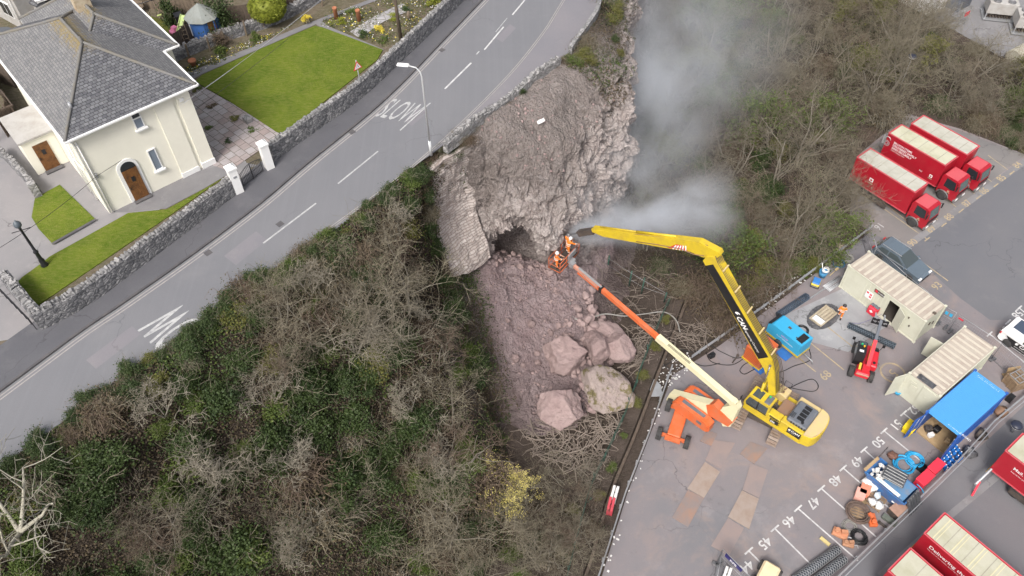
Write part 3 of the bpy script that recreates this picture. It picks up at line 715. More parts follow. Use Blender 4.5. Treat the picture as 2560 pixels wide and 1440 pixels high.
def slabs_mat():
    m, t, b = _new('patio_slabs'); o = _sc(t, _obj(t), (1, 1, 1), radians(-136)); br = t.nodes.new('ShaderNodeTexBrick')
    br.inputs['Scale'].default_value = 1; br.inputs['Brick Width'].default_value = .62; br.inputs['Row Height'].default_value = .6; br.offset = .5
    br.inputs['Color1'].default_value = (.30, .24, .23, 1); br.inputs['Color2'].default_value = (.36, .335, .34, 1); br.inputs['Mortar'].default_value = (.09, .08, .06, 1); br.inputs['Mortar Size'].default_value = .018
    t.links.new(o, br.inputs['Vector'])
    c = _mix(t, _math(t, 'MULTIPLY', _ramp(t, _noise(t, o, 2, 6, .75), .45, .7), .45), br.outputs['Color'], (.17, .14, .13))
    t.links.new(c, b.inputs['Base Color']); b.inputs['Roughness'].default_value = .9; return m
area('patio', [(240, 740), (320, 742), (620, 905), (1060, 1185), (980, 1270), (760, 1420), (620, 1520), (380, 1440)], ZU + .114, slabs_mat(), *sc3)
area('path', [(240, 650), (830, 410), (1330, 200), (1900, -20), (1990, -20), (1420, 195), (1360, 228), (860, 445), (370, 660), (300, 700)], ZU + .105, M_path, *sc3)
area('path', [(1370, 205), (1440, 190), (1500, 235), (1990, 440), (1970, 452), (1440, 250)], ZU + .11, M_path, *sc3)
M_crazy = stone_mat('crazy_paving', (.30, .29, .31), (.42, .41, .42), (.16, .15, .12), 1.6, 1)
area('path', [(1690, 280), (1760, 330), (1830, 300), (1990, 190), (2230, 90), (2160, 30), (2060, 70), (1880, 160)], ZU + .108, M_crazy, *sc3)
area('neighbour_lawn', [(1120, 130), (1260, 115), (1640, 240), (1620, 320), (1500, 380), (1250, 230)], ZU + .09, M_lawn2, .28125, (0, 0))
area('terrace', [(1510, 340), (1560, 300), (1660, 320), (1640, 350)], ZU + .1, M_path, .28125, (0, 0))

# ---- stone garden walls
def wall_run(name, base_px, h, th, label, z=ZU + .1, cope=True, cat='wall', mat_=None, hfun=None, jag=.16, flip=1):
    pl = resample(smooth([U(x, y, z) for x, y in base_px]), max(8, int(sum((U(*base_px[i], z) - U(*base_px[i + 1], z)).length for i in range(len(base_px) - 1)) / .3)))
    back = offset(pl, -th * flip); n = len(pl); b = MB(); rows = 5
    def ht(i): return (hfun(i / (n - 1)) if hfun else h)
    vs = []
    for i in range(n):
        for side, q in ((0, pl[i]), (1, back[i])):
            for r in range(rows):
                zz = z - .25 + (ht(i) + .25) * r / (rows - 1); k = mnoise.noise(Vector((q.x * 1.7, q.y * 1.7, zz * 3))) * .05
                o_ = (pl[i] - back[i]).normalized() * (k if side == 0 else -k); vs.append((q.x + o_.x, q.y + o_.y, zz + (mnoise.noise(Vector((q.x * 2, q.y * 2, 1))) * .06 if r == rows - 1 else 0)))
    fs = []; W = 2 * rows
    for i in range(n - 1):
        a, c = i * W, (i + 1) * W
        for r in range(rows - 1):
            fs.append((a + r, c + r, c + r + 1, a + r + 1)); fs.append((a + rows + r + 1, c + rows + r + 1, c + rows + r, a + rows + r))
        fs.append((a + rows - 1, c + rows - 1, c + W - 1, a + W - 1))
    for a in (0, (n - 1) * W):
        for r in range(rows - 1): fs.append((a + r, a + r + 1, a + rows + r + 1, a + rows + r))
    b.add(vs, fs); o = b.build(name, mat_ or M_stone); tag(o, label, cat)
    if cope:
        c = MB()
        for i in range(n - 1):
            for k in range(2):
                q = pl[i].lerp(back[i], .5).lerp(pl[i + 1].lerp(back[i + 1], .5), k * .5 + random.uniform(-.1, .1)); t = pl[i + 1] - pl[i]
                f = random.random()
                c.box((q.x + random.uniform(-.06, .06), q.y + random.uniform(-.06, .06), z + ht(i) + .03 + f * jag * .35), (random.uniform(.1, .22), th * random.uniform(.55, 1.02), .1 + f * jag), atan2(t.y, t.x) + random.uniform(-.2, .2), rx=random.uniform(-.15, .15), ry=random.uniform(-.35, .35), taper=.75)
        c.build('coping', M_cope, o)
    return o
wall_run('garden_wall', [(104, 826), (222, 763), (400, 632), (593, 485)], 1.2, .5, 'grey stone garden wall with jagged coping in front of the cream house')
wall_run('garden_wall', [(18, 722), (104, 826)], 1.15, .6, 'short stone return wall at the end of the front lawn', flip=1)
wall_run('garden_wall', [(688, 402), (800, 322), (906, 245), (1010, 148), (1120, 42), (1190, -30)], 1.25, .42, 'long grey stone wall between the big lawn and the pavement', jag=.12)
# white gate pillars and gate
def pillar(base, label):
    q = U(*base, ZU + .1); r = thing('gate_pillar', label, 'gate pillar', q, HR - .05, 'white gate pillars')
    b = MB(); b.box((0, 0, .95), (.52, .52, 1.9)); b.build('shaft', M_trim, r)
    b = MB(); b.box((0, 0, 1.96), (.62, .62, .12)); b.box((0, 0, 2.1), (.62, .62, .2), taper=.35); b.build('cap', M_trim, r)
    return r
p1 = pillar((597, 478), 'white gate pillar with a small number plate at the end of the front garden wall')
MB().box((.02, -.27, 1.35), (.22, .02, .16)).build('number_plate', M_galv, p1)
p2 = pillar((674, 418), 'white gate pillar joined to the long wall by the patio')
A, B_ = U(611, 470, ZU + .1), U(660, 431, ZU + .1)
gate = thing('garden_gate', 'black wrought iron double gate between two white pillars', 'gate', A, ang(A, B_)); L = (B_ - A).length
for s in (0, 1):
    b = MB(); x0 = s * L / 2; n = 7
    for k in range(n + 1):
        x = x0 + .02 + (L / 2 - .04) * k / n; b.cyl((x, 0, .12), (x, 0, 1.15 + .25 * sin(pi * (x / L))), .016 if 0 < k < n else .028, 5)
    for zz in (.2, .7): b.beam((x0 + .02, 0, zz), (x0 + L / 2 - .02, 0, zz), .025, .03)
    b.tube([(x0 + .02 + (L / 2 - .04) * k / 6, 0, 1.12 + .25 * sin(pi * ((x0 + .02 + (L / 2 - .04) * k / 6) / L))) for k in range(7)], .02, 5)
    b.build('gate_leaf', M_iron, gate)

# ---- street furniture
M_lamp = paint('lamp_column', (.62, .64, .66), .45, .15, metal=.2)
q = U(1078, 388, ZU); Ht = HT((1078, 388), (1052, 180), ZU)
t = thing('street_lamp', 'pale grey street lamp with a curved arm leaning over the road', 'street lamp', q, ang(U(1078, 388, ZU), U(905, 372, ZU)))
MB().cyl((0, 0, 0), (0, 0, 1.2), .095, 10).build('base', M_lamp, t)
b = MB(); arm = [(0, 0, 1.15), (0, 0, Ht - .35), (.06, 0, Ht), (.3, 0, Ht + .28), (.75, 0, Ht + .38)]; b.tube(arm, [.065, .05, .045, .04, .04], 8); b.build('column', M_lamp, t)
b = MB(); b.box((1.08, 0, Ht + .4), (.75, .3, .13), bev=.05); hd = b.build('lamp_head', M_trim, t)
b = MB(); b.box((1.12, 0, Ht + .325), (.5, .22, .03)); b.build('lens', M_curtain, hd)
q = U(112.5, 664, ZU + .1); Hd = HT((112.5, 664), (42, 556), ZU + .1)
t = thing('lamp_post', 'old black cast iron lamp post beside the front lawn', 'lamp post', q, radians(25))
b = MB(); b.lathe([(.2, 0), (.22, .12), (.16, .2), (.17, .5), (.12, .6), (.11, 1.1), (.15, 1.15), (.15, 1.22), (.085, 1.3), (.07, Hd - .5), (.09, Hd - .45), (.06, Hd - .38)], 10); b.build('column', M_iron, t)
b = MB(); b.cyl((-.5, 0, Hd - .6), (.5, 0, Hd - .6), .025, 6); b.build('ladder_bar', M_iron, t)
b = MB(); b.lathe([(.08, Hd - .4), (.2, Hd - .25), (.22, Hd - .1), (.14, Hd + .05), (.05, Hd + .12), (.02, Hd + .2)], 12); b.build('lantern', plain('grey_lantern', (.10, .12, .14), .3), t)
q = U(907, 242, ZU + .1); Hs = HT((907, 242), (893, 150), ZU + .1)
t = thing('road_sign', 'triangular road narrows warning sign on a grey post at the stone wall', 'road sign', q, ang(U(880, 200, 18), U(905, 187, 18)))
MB().cyl((0, 0, 0), (0, 0, Hs), .038, 8).build('post', M_galv, t)
b = MB(); b.side([(-.36, Hs - .68), (.36, Hs - .68), (0, Hs - .05)], -.075, -.05); pl = b.build('sign_plate', plain('sign_red', (.6, .02, .03), .4), t)
b = MB(); b.side([(-.26, Hs - .62), (.26, Hs - .62), (0, Hs - .17)], -.08, -.0755); b.build('sign_face', M_trim, pl)
b = MB()
for sx in (-1, 1): b.add([(sx * x, -.082, Hs + z_) for x, z_ in ((.07, -.58), (.11, -.58), (.09, -.47), (.05, -.42), (.05, -.3), (.02, -.3), (.02, -.44), (.06, -.5))], [tuple(range(8))])
b.build('sign_symbol', M_iron, pl)
q = U(1002, 98, ZU + .1)
t = thing('telegraph_pole', 'weathered wooden telegraph pole in the rockery behind the stone wall', 'telegraph pole', q); MB().cyl((0, 0, -.2), (-.05, 0, 8.2), .14, 10, .1).build('pole', M_wood, t); 
MB().cyl((-.5, 0, 7.8), (.5, 0, 7.8), .05, 6).build('crossbar', M_wood, t)
# overhead wires: from the pole down to the cream house and on across the drive
def wire(pts, r=.012, sag=.4, n=14):
    b = MB()
    for i in range(len(pts) - 1):
        p0, p1 = Vector(pts[i]), Vector(pts[i + 1]); b.tube([p0.lerp(p1, k / n) - Vector((0, 0, sag * 4 * (k / n) * (1 - k / n))) for k in range(n + 1)], r, 4)
    return b
br = HL + hx * .35 - hy * .2 + Vector((0, 0, 3.0))
far_l = U(-60, 655, ZU + 4.2)
pt = q + Vector((-.05, 0, 7.85))
for k, lab in enumerate(('thin black overhead cable slung across the front of the cream house', 'upper pale overhead wire crossing the corner of the big lawn', 'lower pale overhead wire crossing the corner of the big lawn')):
    if k == 0: o = wire([U(720, 97, ZU + 5.2), br, far_l], .016, .25).build('overhead_cable', M_iron)
    else: o = wire([pt + Vector((.2 * k, 0, 0)), HL + hx * (6.9 - .25 * k) - hy * .35 + Vector((0, 0, 5.2))], .012, .35).build('overhead_cable', M_galv)
    tag(o, lab, 'cable', 'overhead wires by the house')

# ---- boundary fences behind the gardens
def panel_fence(px, h, label, m=None, z=ZU + .06, step=1.8, posts=True):
    pl = [U(x, y, z) for x, y in px]; r = thing('wooden_fence', label, 'fence', pl[0]); o0 = pl[0]; b = MB()
    for i in range(len(pl) - 1):
        a, c = pl[i] - o0, pl[i + 1] - o0; n = max(1, int((c - a).length / step)); tt = (c - a).normalized(); sd_ = Vector((-tt.y, tt.x, 0))
        for k in range(n):
            q0, q1 = a.lerp(c, k / n), a.lerp(c, (k + 1) / n); m_ = 8
            for j in range(m_):
                e0, e1 = q0.lerp(q1, j / m_ + .004), q0.lerp(q1, (j + 1) / m_ - .004); b.beam(e0 + Vector((0, 0, h / 2)) + sd_ * (.012 * (j % 2)), e1 + Vector((0, 0, h / 2)) + sd_ * (.012 * (j % 2)), .025, h + random.uniform(-.04, .04))
            MB().box((q0.x, q0.y, h / 2), (.11, .11, h + .16), atan2(tt.y, tt.x)).build('post', m or M_fence, r)
    b.build('boards', m or M_fence, r)
    return r
panel_fence([(434, 140), (470, 112), (500, 92), (530, 82)], 1.5, 'low dark board fence below the blue playhouse')
panel_fence([(520, 75), (640, 62), (720, 20), (790, 2), (860, -40)], 1.8, 'dark board fence behind the clipped round bush')
panel_fence([(285, 8), (350, 18), (420, 30), (500, 46), (530, 62)], 1.7, 'pale weathered fence along the far side of the neighbouring lawn', M_wood)
panel_fence([(-30, 205), (0, 220), (40, 300), (20, 345)], 1.6, 'dark slatted fence at the left side of the cream house')
wall_run('dry_stone_wall', [(425, 165), (470, 142), (530, 118), (600, 92), (690, 62), (790, 12), (840, -15)], .75, .5, 'low dry stone wall with timber posts along the flower bed', z=ZU + .06, jag=.2)
for k, ((x, y), h) in enumerate([((475, 148), 1.3), ((526, 128), 1.2), ((565, 108), 1.0), ((617, 90), 1.3), ((660, 72), 1.0), ((805, 16), 1.5)]):
    q = U(x, y, ZU + .06); lean = (.1, .15, -.1, .12, .05, .5)[k]
    b = MB().beam((0, 0, -.1), (lean * .5, 0, h), .11, .11); o = b.build('timber_post', M_wood, loc=q)
    tag(o, ('timber post by the terracotta pot at the low end of the dry stone wall', 'timber post left of the brown shrub by the dry stone wall', 'timber post behind the brown shrub by the dry stone wall', 'tall timber post between the brown shrub and the round bush', 'timber post close under the clipped round bush', 'strongly leaning timber prop near the potted yellow shrub')[k], 'post', 'posts along the dry stone wall')
# ---- garden things
q = U(484, 163, ZU + .1); t = thing('flower_pot', 'round terracotta pot standing at the edge of the flower bed', 'flower pot', q)
b = MB().lathe([(.17, 0), (.26, .36), (.3, .36), (.3, .46), (.25, .46), (.22, .38), (.02, .37)], 14); b.build('pot', M_terra, t)
q = U(766, 50, ZU + .1); t = thing('potted_shrub', 'small yellow shrub in a black pot by the path corner', 'potted plant', q); MB().lathe([(.16, 0), (.22, .38), (.18, .38), (.02, .34)], 12).build('pot', M_iron, t); POTTED = t
for k, (x, y) in enumerate([(841, 46), (898, 52)]):
    o = MB().lathe([(.17, 0), (.17, .85), (.19, .87), (.19, .97), (.13, .97), (.13, .6), (.02, .6)], 12).build('chimney_pot_planter', M_terra, loc=U(x, y, ZU + .06)); tag(o, ('terracotta chimney pot planter nearer the lawn path', 'taller terracotta chimney pot planter deeper in the rockery')[k], 'planter', 'chimney pot planters')
o = MB().lathe([(.1, 0), (.11, .75), (.02, .76)], 8).build('timber_post', M_wood, loc=U(1023, 50, ZU + .06)); tag(o, 'short pale log post near the telegraph pole', 'post')
o = MB().box((0, 0, .17), (.6, .42, .34)).box((0, 0, .345), (.44, .28, .02)).build('stone_trough', M_cope, loc=U(620, 303, ZU + .1), rz=radians(-50)); tag(o, 'small square stone trough on the edge of the patio', 'trough')
# playhouse
q = U(520, 88, ZU + .08); t = thing('playhouse', 'blue octagonal garden playhouse with a grey felt roof', 'playhouse', q, .3)
M_blue = paint('blue_boards', (.045, .14, .42), .6, .25); n = 8; R = 1.15
b = MB(); b.prism([(R * cos(2 * pi * k / n), R * sin(2 * pi * k / n)) for k in range(n)], 0, 1.75); b.build('wall', M_blue, t)
b = MB(); b.add([((R + .2) * cos(2 * pi * k / n), (R + .2) * sin(2 * pi * k / n), 1.72) for k in range(n)] + [(0, 0, 2.75)], [(k, (k + 1) % n, n) for k in range(n)] + [tuple(range(n - 1, -1, -1))]); b.build('roof', paint('grey_felt', (.27, .29, .28), .85, .3), t)
a = 2 * pi * 5.5 / n - .0; Tm = Matrix.Rotation(-pi / 2 - .3 + .39, 4, 'Z')
b = MB(); b.box((0, -R * .93, 1.0), (.62, .06, 1.2), T=Tm); b.build('window', M_trim, t); b = MB()
for s in (-.15, .15): b.box((s, -R * .955, 1.0), (.24, .05, 1.05), T=Tm)
b.build('pane', M_curtain, t)
b = MB().box((0, -R * .93, .85), (.66, .08, 1.6), T=Matrix.Rotation(.39 + .2, 4, 'Z')); b.build('door', M_oak, t)
q = U(473, 118, ZU + .08); b = MB()
for s in (-.2, .2): b.beam((s, 0, 0), (s, .5, 1.9), .05, .05)
for k in range(5): b.beam((-.2, .5 * (k + 1) / 6, 1.9 * (k + 1) / 6), (.2, .5 * (k + 1) / 6, 1.9 * (k + 1) / 6), .05, .04)
tag(b.build('ladder', M_wood, loc=q, rz=.4), 'short wooden ladder leaning on the dark board fence', 'ladder')
q = U(462, 86, ZU + .1); t = thing('wheelie_bin', 'black wheeled bin beside the playhouse slide', 'bin', U(455, 66, ZU + .1), .5); MB().box((0, 0, .5), (.5, .55, .95), taper=1.1).build('body', M_iron, t); MB().box((0, .02, 1.02), (.6, .66, .07), rx=.08).build('lid', M_iron, t)
M_pink = paint('pink_plastic', (.65, .2, .35), .4, .1); t = thing('toy_car', 'pink and black childs toy car parked on the neighbouring terrace', 'toy car', U(444, 84, ZU + .1), .9)
b = MB(); b.box((0, 0, .32), (1.0, .55, .26), bev=.06); b.box((-.1, 0, .55), (.4, .5, .22), taper=.8); b.build('body', M_pink, t)
for sx in (-.32, .32):
    for sy in (-.28, .28): MB().cyl((sx, sy - .05, .16), (sx, sy + .05, .16), .16, 10).build('wheel', M_iron, t)
b = MB(); pl = [(0, 0, 1.2), (.5, 0, .8), (1.1, 0, .3), (1.5, 0, .15)]
b.strip([Vector(v) + Vector((0, -.2, 0)) for v in pl], [Vector(v) + Vector((0, .2, 0)) for v in pl])
for s in (-.2, .2): b.tube([Vector(v) + Vector((0, s, .05)) for v in pl], .05, 5)
tag(b.build('slide', paint('lime_plastic', (.5, .62, .25), .4, .1), loc=U(470, 72, ZU + .1), rz=-1.9), 'pale green plastic slide below the playhouse', 'slide')
b = MB(); A_ = [(-1, -.7, 0), (-1, .7, 0), (1, -.7, 0), (1, .7, 0)]
for v in A_: b.cyl(v, (v[0], 0, 1.9), .035, 6)
b.cyl((-1, 0, 1.9), (1, 0, 1.9), .035, 6)
for s in (-.4, .4): b.cyl((s - .15, 0, 1.9), (s - .15, .02, .6), .012, 4); b.cyl((s + .15, 0, 1.9), (s + .15, .02, .6), .012, 4)
fr = MB(); fr.v, fr.f, fr.m, fr.sm = b.v, b.f, b.m, b.sm
t = thing('swing_frame', 'dark metal childrens swing frame on the neighbouring lawn', 'swing', U(392, 58, ZU + .1), .5); fr.build('frame', M_iron, t)
for s in (-.4, .4): MB().box((s, .02, .58), (.36, .16, .04)).build('seat', plain('lime_seat', (.5, .6, .2), .5), t)
t = thing('garden_bench', 'weathered wooden garden bench against the pale fence', 'bench', U(345, 30, ZU + .1), -.3)
MB().box((0, 0, .42), (1.2, .4, .05)).build('seat', M_wood, t); MB().box((0, .2, .7), (1.2, .05, .45), rx=-.15).build('backrest', M_wood, t)
for s in (-.5, .5):
    for s2 in (-.15, .15): MB().box((s, s2, .2), (.06, .06, .4)).build('leg', M_wood, t)

# ---- neighbouring houses at the top left
def block(name, label, px, z0, h, m, cat='house', ex=None):
    pts = [U(x, y, z0 + h) for x, y in px]; c = sum(pts, Vector()) / len(pts); c.z = z0
    t = thing(name, label, cat, c); MB().prism([(q.x - c.x, q.y - c.y) for q in pts], 0, h).build('wall', m, t); return t, c, [q - c for q in pts]
gp = [U(104, 62, ZU), U(10, 84, ZU)]
A, B_ = U(76, 84, ZU + .06), U(-60, 8, ZU + .06); ga = ang(B_, A)
t = thing('neighbour_house', 'grey rendered house with white windows at the top left corner', 'house', A, ga); Lh = 12
MB().box((-Lh / 2, 4, 2.7), (Lh, 8, 5.4)).build('wall', M_grey, t)
b = MB(); hip(b, -Lh - .3, .3, -.3, 8.3, 5.4, 7.6, 4, 4.01); b.build('roof', [M_sl_front, M_sl_side, M_trim], t)
for xx, zz in ((-2.0, 1.5), (-2.0, 4.0), (-5.5, 1.5), (-8.5, 1.5), (-5.5, 4.0)):
    f = MB(); f.box((xx, -.03, zz), (1.5, .1, 1.25)); fo = f.build('window', M_trim, t); g = MB()
    for s in (-.36, .36): g.box((xx + s, -.09, zz), (.6, .03, 1.05))
    g.build('pane', M_glass, fo)
b = MB(); b.tube([(-.5, -.1, 5.3), (-.5, -.1, .1)], .05, 6); b.tube([(-.5, -.1, 3.4), (-3.5, -.1, 3.2)], .05, 6); b.build('downpipe', M_trim, t)
t = thing('conservatory', 'white framed conservatory with dark glass at the back of the cream house', 'conservatory', U(168, 36, ZU + .06), ga + pi / 2 - .3)
b = MB(); b.box((0, 0, .4), (3.4, 3, .8)); 
for x in (-1.7, -.57, .57, 1.7):
    for y in (-1.5, 1.5): b.box((x, y, 1.3), (.09, .09, 2.2))
for y in (-1.5, 1.5): b.box((0, y, 2.4), (3.5, .12, .12))
b.build('frame', M_trim, t); MB().box((0, 0, 1.55), (3.3, 2.9, 1.5)).build('pane', M_glass, t)
b = MB(); b.add([(-1.8, -1.6, 2.5), (1.8, -1.6, 2.5), (1.8, 1.6, 3.1), (-1.8, 1.6, 3.1)], [(0, 1, 2, 3)]); 
for x in (-1.8, -.6, .6, 1.8): b.beam((x, -1.6, 2.53), (x, 1.6, 3.13), .07, .06)
b.build('roof', M_trim, t)
t = thing('lean_to', 'lean-to with a dark tiled roof beside the grey rendered house', 'outhouse', U(128, 42, ZU + .06), ga)
MB().box((0, 0, 1.1), (3.2, 2.4, 2.2)).build('wall', M_grey, t)
b = MB(); b.add([(-1.8, -1.4, 2.2), (1.8, -1.4, 2.2), (1.8, 1.4, 3.2), (-1.8, 1.4, 3.2), (-1.8, -1.4, 2.1), (1.8, -1.4, 2.1), (1.8, 1.4, 2.1), (-1.8, 1.4, 2.1)], [(0, 1, 2, 3), (0, 4, 5, 1), (1, 5, 6, 2), (3, 2, 6, 7), (0, 3, 7, 4)]); b.build('roof', M_sl_front, t)
t, c, pts = block('garden_shed', 'shed with a flat dark grey felt roof left of the cream house', [(-60, 130), (-30, 75), (20, 72), (66, 92), (22, 130), (0, 150)], ZU + .06, 2.4, M_fence, 'shed')
MB().prism([(q.x * 1.06, q.y * 1.06) for q in pts], 2.4, 2.5).build('roof', paint('dark_felt', (.10, .11, .13), .8, .3), t)
# low wall, pier and timber frame at the left edge of the drive
wall_run('boundary_wall', [(0, 392), (30, 420), (70, 462), (92, 488)], .8, .35, 'low weathered wall ending in a stone pier beside the small lawn', z=ZU + .08, jag=.06)
o = MB().box((0, 0, .55), (.45, .45, 1.1)).build('wall_pier', M_cope, loc=U(96, 489, ZU + .08), rz=.6); tag(o, 'square stone pier at the end of the low weathered wall', 'pier')
t = thing('timber_pergola', 'dark timber pergola frame beside the side porch', 'pergola', U(12, 330, ZU + .08), HR)
for x in (-1.1, 1.1):
    for y in (-.9, .9): MB().box((x, y, 1.05), (.1, .1, 2.1)).build('post', M_fence, t)
b = MB()
for y in (-.9, .9): b.box((0, y, 2.15), (2.6, .1, .12))
for k in range(6): b.box((-1.2 + k * .48, 0, 2.27), (.07, 2.3, .1))
b.build('slats', M_fence, t)
b = MB(); A, B_ = U(-6, 722, ZU + .1), U(92, 824, ZU + .1)
b.beam(A + Vector((0, 0, .95)), B_ + Vector((0, 0, .95)), .05, .05)
for k in range(9): q = A.lerp(B_, k / 8); b.beam(q, q + Vector((0, 0, .95)), .03, .03)
tag(b.build('handrail', M_iron), 'thin dark metal railing outside the end of the front lawn', 'railing')
# ------------------------------------------------------------------ machines and vehicles in the yard
M_yel = paint('machine_yellow', (.62, .46, .02), .45, .3, (.36, .24, .05), 1.4)
M_yeldust = paint('dusty_yellow', (.60, .46, .20), .6, .3, (.45, .36, .27), 1.6)
M_blk = paint('black_panel', (.012, .012, .014), .4, .08, (.05, .05, .05))
M_rub = paint('rubber', (.028, .028, .03), .8, .3, (.09, .085, .08), 3)
M_steel = paint('worn_track_steel', (.24, .17, .13), .65, .4, (.33, .29, .26), 3, metal=.3)
M_dark = paint('dark_machinery', (.05, .045, .045), .6, .35, (.14, .1, .07), 3)
M_hood = paint('grey_hood', (.10, .115, .14), .55, .25, (.2, .19, .2), 2)
M_rust = paint('brown_deck', (.26, .14, .08), .7, .35, (.2, .16, .13), 2)
M_orange = paint('lift_orange', (.62, .115, .025), .5, .3, (.45, .2, .12), 1.2)
M_lcream = paint('boom_cream', (.72, .67, .44), .5, .22, (.55, .5, .36), 1)
M_chrome = plain('bright_rod', (.6, .6, .6), .25, .9)
M_red = paint('lorry_red', (.36, .008, .022), .35, .22, (.33, .03, .035), .8)
M_redroof = paint('sun_bleached_red', (.52, .08, .10), .5, .15, (.5, .12, .13), 1)
M_lroof = paint('grp_roof', (.47, .46, .41), .65, .42, (.33, .32, .26), .7)
M_croofseam = paint('roof_seam', (.36, .345, .29), .7, .4)
M_tele = paint('telehandler_red', (.60, .02, .035), .4, .1)
M_hub = paint('hub_grey', (.22, .22, .23), .45, .25, metal=.4)
M_hose = plain('black_hose', (.02, .02, .022), .55)
M_glint = plain('windscreen', (.06, .075, .08), .08, 0, .8)
def T_axis(o, x, y):
    """matrix with axes x, y (horizontal) and up, at o"""
    return Matrix(((x.x, y.x, 0, o[0]), (x.y, y.y, 0, o[1]), (0, 0, 1, o[2]), (0, 0, 0, 1)))
def wheel(par, c, r, w_, name='wheel', lugs=0, rimm=None, axis='y'):
    b = MB(); A = Vector((0, 1, 0)) if axis == 'y' else Vector((1, 0, 0))
    Tm = Matrix.Translation(c) @ (Matrix.Rotation(-pi / 2, 4, 'X') if axis == 'y' else Matrix.Rotation(pi / 2, 4, 'Y'))
    b.lathe([(r * .55, -w_ / 2), (r * .9, -w_ / 2), (r, -w_ * .36), (r, w_ * .36), (r * .9, w_ / 2), (r * .55, w_ / 2)], 18, Tm)
    for k in range(lugs):
        for s in (-1, 1):
            a = 2 * pi * (k + .25 * s) / lugs; b.box((0, 0, 0), (.05, r * .13, w_ * .52), T=Tm @ Matrix.Rotation(a, 4, 'Z') @ Matrix.Translation((r, 0, s * w_ * .25)) @ Matrix.Rotation(s * .5, 4, 'X'))
    o = b.build(name, M_rub, par)
    g = MB(); g.lathe([(.01, -w_ * .46), (r * .25, -w_ * .46), (r * .3, -w_ * .25), (r * .52, -w_ * .44), (r * .53, w_ * .44), (r * .3, w_ * .25), (r * .3, w_ * .46), (.01, w_ * .46)], 14, Tm); g.build('rim', rimm or M_hub, o)
    return o

# ---- long reach excavator
EC = Vector((18.0, 31.2, 0)); hb = radians(137)
exc = thing('excavator', 'yellow long reach excavator with a black lettered boom breaking the cliff', 'excavator', EC, hb)
tr = radians(57) - hb
for s in (-1, 1):
    Tm = Matrix.Rotation(tr, 4, 'Z') @ Matrix.Translation((0, s * 1.3, 0)); n = 44; L2, R2, w_ = 1.95, .46, .72
    b = MB(); per = 4 * L2 + 2 * pi * R2
    for k in range(n):
        d = per * k / n
        if d < 2 * L2: x, z, a = -L2 + d, 2 * R2, 0
        elif d < 2 * L2 + pi * R2: t = (d - 2 * L2) / R2; x, z, a = L2 + R2 * sin(t), R2 + R2 * cos(t), t
        elif d < 4 * L2 + pi * R2: x, z, a = L2 - (d - 2 * L2 - pi * R2), 0, pi
        else: t = (d - 4 * L2 - pi * R2) / R2; x, z, a = -L2 - R2 * sin(t), R2 - R2 * cos(t), pi + t
        q = Tm @ Matrix.Translation((x, 0, z + .03)) @ Matrix.Rotation(a, 4, 'Y')
        b.box((0, 0, -.02), (.19, w_, .05), T=q); b.box((0, 0, .02), (.035, w_, .04), T=q)
    o = b.build('track', M_steel, exc)
    g = MB(); g.box((0, 0, R2), (2 * L2 + .3, w_ * .5, .5), T=Tm)
    for x in (-L2, L2): g.cyl(Tm @ Vector((x, -w_ * .3, R2)), Tm @ Vector((x, w_ * .3, R2)), R2 - .06, 16)
    g.build('track_frame', M_dark, o)
b = MB(); b.box((0, 0, .7), (2.4, 2.2, .45), rz=tr); b.cyl((0, 0, .8), (0, 0, 1.2), .75, 20); b.build('undercarriage', M_dark, exc)
b = MB(); b.prism([(1.25, 1.3), (1.25, .3), (.7, .3), (.7, -.75), (.95, -.75), (.95, -1.5), (-3.2, -1.5), (-3.2, 1.3)], 1.15, 1.45); b.build('platform', M_yel, exc)
b = MB(); b.box((-1.0, .98, 1.85), (.95, .62, .8), bev=.04); b.box((-2.35, .98, 1.88), (1.7, .62, .86), bev=.04); b.build('side_panel', M_yel, exc)
b = MB(); b.box((-.05, -1.08, 1.85), (1.6, .82, .8), bev=.04); b.box((-2.4, -1.1, 1.85), (1.6, .75, .8), bev=.04); tank = b.build('tank_cover', M_yeldust, exc)
b = MB()
for x in (-.45, -.1, .3):
    for y in (-1.28, -.95): b.box((x, y, 2.262), (.12, .24, .02))
b.build('tread_plate', M_rust, tank)
b = MB()
for k in range(3):
    x = -.7 + k * .75; b.tube([(x, -1.45, 2.2), (x, -1.5, 2.85), (x + .5, -1.5, 2.85), (x + .5, -1.45, 2.2)], .022, 5)
b.build('guard_rail', M_iron, exc)
b = MB(); b.box((-1.35, -.05, 1.75), (1.1, 1.5, .55), bev=.03); b.build('service_deck', M_rust, exc)
b = MB(); b.box((-.55, .25, 1.6), (.6, .7, .4))
for k in range(7): b.tube([(-.9 + .1 * k, .2 + random.uniform(-.3, .3), 1.75), (-.6 + .05 * k, random.uniform(-.2, .3), 2.15), (-.2, random.uniform(-.2, .2), 2.1), (.2, random.uniform(-.1, .1), 2.3)], .035, 5)
b.build('valve_block', M_dark, exc)
b = MB(); b.box((-2.45, .02, 2.36), (1.45, 1.95, .5), bev=.1); hood = b.build('engine_hood', M_hood, exc)
b = MB()
for k in range(6): b.box((-3.02 + k * .2 - .2 + .12, .98, 2.42), (.1, .05, .2))
for k in range(5): b.box((-1.95, .3 + k * .1, 2.615), (.3, .04, .02))
for k in range(4): b.box((-2.5, -.6 + k * .36, 2.613), (.5, .3, .012))
b.cyl((-2.75, .7, 2.55), (-2.75, .7, 2.7), .1, 10); b.build('louvre', M_blk, hood)
cw = [(-3.2, 1.3)] + [(-3.62 - .5 * cos(t), .98 * sin(t) * 1.33 - .1) for t in [pi / 2 - pi * k / 12 for k in range(13)]] + [(-3.2, -1.5)]
b = MB(); b.prism(cw, 1.2, 2.2); b.build('counterweight', M_yel, exc)
